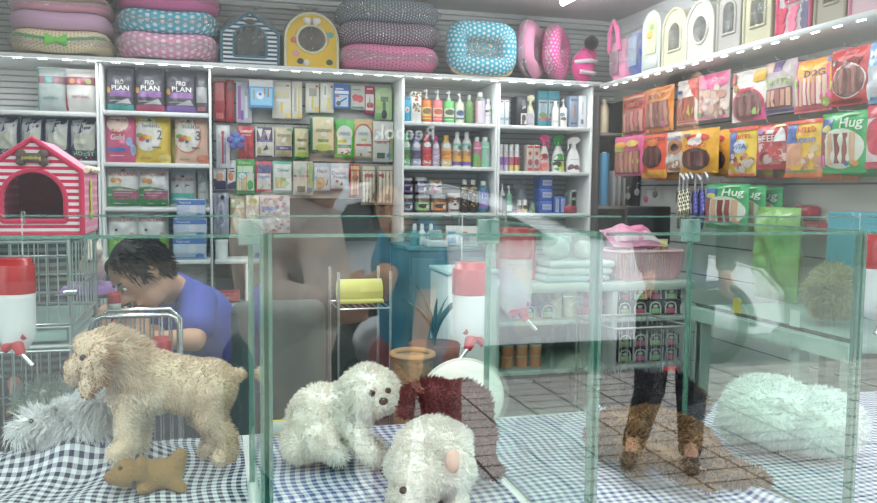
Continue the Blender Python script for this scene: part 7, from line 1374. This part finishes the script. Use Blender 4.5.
# silver car parked at the kerb
d_ = 5.6; yN = 2*WINY-d_; cx = .3
t = thing('car', 'silver hatchback parked at the kerb outside', 'car', (cx, yN, -.10)); sil = C((222,222,228), .25, .3)
prof = [(0,.38),(-.02,.72),(.12,.98),(.42,1.36),(.75,1.46),(1.35,1.46),(1.75,1.38),(2.55,1.04),(3.6,.9),(4.1,.78),(4.3,.6),(4.32,.34),(4.2,.24),(.15,.24)]
def cpt(x, z, s, ins): return ((x-2.1)*(1-ins*.03)+2.1, -.85+s*.85*(1-ins*.08)*(1-.2*max(0,(z-.95)/.5)), .24+(z-.24)*(1-ins*.02))
mb = MB(); mb.loft([[cpt(x, z, s, i) for x, z in prof] for s, i in ((1.,1.),(.97,.35),(.9,0.),(0,-.3),(-.9,0.),(-.97,.35),(-1.,1.))], sil, True, True); mb.build('body', t)
for s in (1., -1.):
    for nm, wp in (('side_window',[(.42,1.04),(.62,1.3),(1.05,1.38),(1.05,1.04)]),('side_window',[(1.1,1.04),(1.1,1.38),(1.4,1.37),(1.75,1.28),(2.2,1.04)])):
        mb = MB(); mb.add([(x, -.85+s*(.85*.965*(1-.2*max(0,(z-.95)/.5))+.012), z) for x, z in wp], [tuple(range(len(wp)))], C((24,28,30), .08)); mb.add([(x, -.85+s*(.85*.93*(1-.2*max(0,(z-.95)/.5))), z) for x, z in wp], [tuple(reversed(range(len(wp))))], C((24,28,30), .08)); mb.build(nm, t)
    for x in (.82, 3.62):
        mb = MB(); y = -.85+s*.79; R_ = .31
        mb.loft([[(x+r*math.cos(2*PI*k/28), y+s*dy, R_+.0+r*math.sin(2*PI*k/28)) for k in range(28)] for r, dy in ((.2,.02),(R_-.02,.06),(R_,.03),(R_,-.1),(.2,-.12))], C((28,28,30), .7), True, True); wo = mb.build('wheel', t)
        mb = MB(); mb.loft([[(x+r*math.cos(2*PI*k/28), y+s*dy, R_+r*math.sin(2*PI*k/28)) for k in range(28)] for r, dy in ((.05,.075),(.19,.07),(.2,.05))], C((170,172,176), .3, .8), True, True); mb.build('hub_cap', wo)
        mb = MB(); mb.tube([(x+.36*math.cos(PI*k/14), -.85+s*.85*.965, R_+.36*math.sin(PI*k/14)) for k in range(15)], .03, C((34,34,38), .6), 8); mb.build('wheel_arch', t)
mb = MB(); mb.rbox(4.22, 4.36, -1.6, -.1, .3, .5, .03, C((120,122,126), .5), 2); mb.build('bumper', t)
for y in (-.35, -1.35): mb = MB(); mb.ball((4.2, y, .7), .09, .14, .07, C((226,230,232), .1)); mb.build('headlamp', t)
mb = MB(); mb.box(.3, 2.4, -.90, -.01, .9, .915, sil) if False else mb.rbox(1.3, 1.42, -.02, .08, 1.0, 1.09, .03, sil, 2); mb.build('wing_mirror', t)
R2 = PR
J = dict(head=R2(322,160,2.15), neck=R2(300,196,2.2), chest=R2(282,240,2.2), pel=R2(290,345,2.25), shL=R2(256,222,2.25), shR=R2(318,226,2.15), elL=R2(272,300,2.05), wrL=R2(333,312,1.85), hdL=R2(352,308,1.80), elR=R2(330,288,2.0), wrR=R2(346,304,1.82), hdR=R2(356,298,1.78), thL=(0,0,1), thR=(0,0,1))
px_, py_ = J['pel'].x, J['pel'].y
for s, k in (('L',-1),('R',1)): J['hip'+s] = J['pel']+Vector((k*.09,0,-.04)); J['kn'+s] = Vector((px_+k*.10,py_+.06,.47)); J['ank'+s] = Vector((px_+k*.11,py_-.02,.085)); J['toe'+s] = Vector((px_+k*.13,py_+.14,.04))
person('person in a grey coat bending towards the shop window from the street', J, .98, (190,172,164), (40,48,56), (34,30,30), fwd=(.35,.9,-.25), sleeve=1.5, coat=True, hems=tuple(J['pel']+Vector((0,-.02,-.25))), hair_len=.05)
J = dict(head=R2(394,204,2.6), neck=R2(404,226,2.66), chest=R2(412,262,2.7), pel=R2(416,345,2.75), shL=R2(396,238,2.75), shR=R2(424,236,2.62), elL=R2(384,285,2.5), wrL=R2(366,290,2.35), hdL=R2(356,288,2.3), elR=R2(426,300,2.6), wrR=R2(418,352,2.5), hdR=R2(415,370,2.48), thL=(0,0,1), thR=(0,1,0))
px_, py_ = J['pel'].x, J['pel'].y
for s, k in (('L',-1),('R',1)): J['hip'+s] = J['pel']+Vector((k*.08,0,-.04)); J['kn'+s] = Vector((px_+k*.09,py_+.05,.45)); J['ank'+s] = Vector((px_+k*.1,py_-.02,.085)); J['toe'+s] = Vector((px_+k*.11,py_+.14,.04))
person('person in a teal top and maroon trousers stooping at the shop window from the street', J, .9, (40,120,150), (130,70,74), (26,24,26), fwd=(-.35,.85,-.35), sleeve=.6, hair_len=.12)
t_ = 3.4
J = dict(head=R2(690,92,t_), neck=R2(688,134,t_), chest=R2(686,185,t_), pel=R2(676,295,t_), shL=R2(652,150,t_+.05), shR=R2(722,152,t_-.05), elL=R2(640,215,t_), wrL=R2(648,268,t_-.1), hdL=R2(651,290,t_-.12), elR=R2(730,215,t_), wrR=R2(726,268,t_-.1), hdR=R2(724,290,t_-.12), thL=(0,1,0), thR=(0,1,0), hipL=R2(657,308,t_+.02), hipR=R2(695,308,t_-.02), knL=R2(650,390,t_+.02), knR=R2(692,392,t_-.05), ankL=R2(634,470,t_+.1), ankR=R2(690,474,t_-.05), toeL=R2(628,486,t_-.1), toeR=R2(692,490,t_-.25))
for s in 'LR': J['ank'+s].z = .085; J['toe'+s].z = .04
person('person in dark clothes standing on the pavement outside', J, .98, (44,42,48), (34,34,40), (30,26,26), fwd=(.1,.98,0), sleeve=1.5)
# ================================================================== light of the street, picture settings
w = bpy.data.worlds.new('overcast'); SC.world = w; w.use_nodes = True
w.node_tree.nodes['Background'].inputs[0].default_value = (.97,.99,1,1); w.node_tree.nodes['Background'].inputs[1].default_value = WORLD
SC.view_settings.view_transform = 'Standard'; SC.view_settings.look = 'None'; SC.view_settings.gamma = 1; SC.view_settings.exposure = EXPO
SC.cycles.transparent_max_bounces = 40; SC.cycles.max_bounces = 8; SC.cycles.glossy_bounces = 4; SC.cycles.diffuse_bounces = 3
SC.cycles.caustics_reflective = False; SC.cycles.caustics_refractive = False
SC.cycles.use_denoising = True; SC.cycles.sample_clamp_indirect = 6
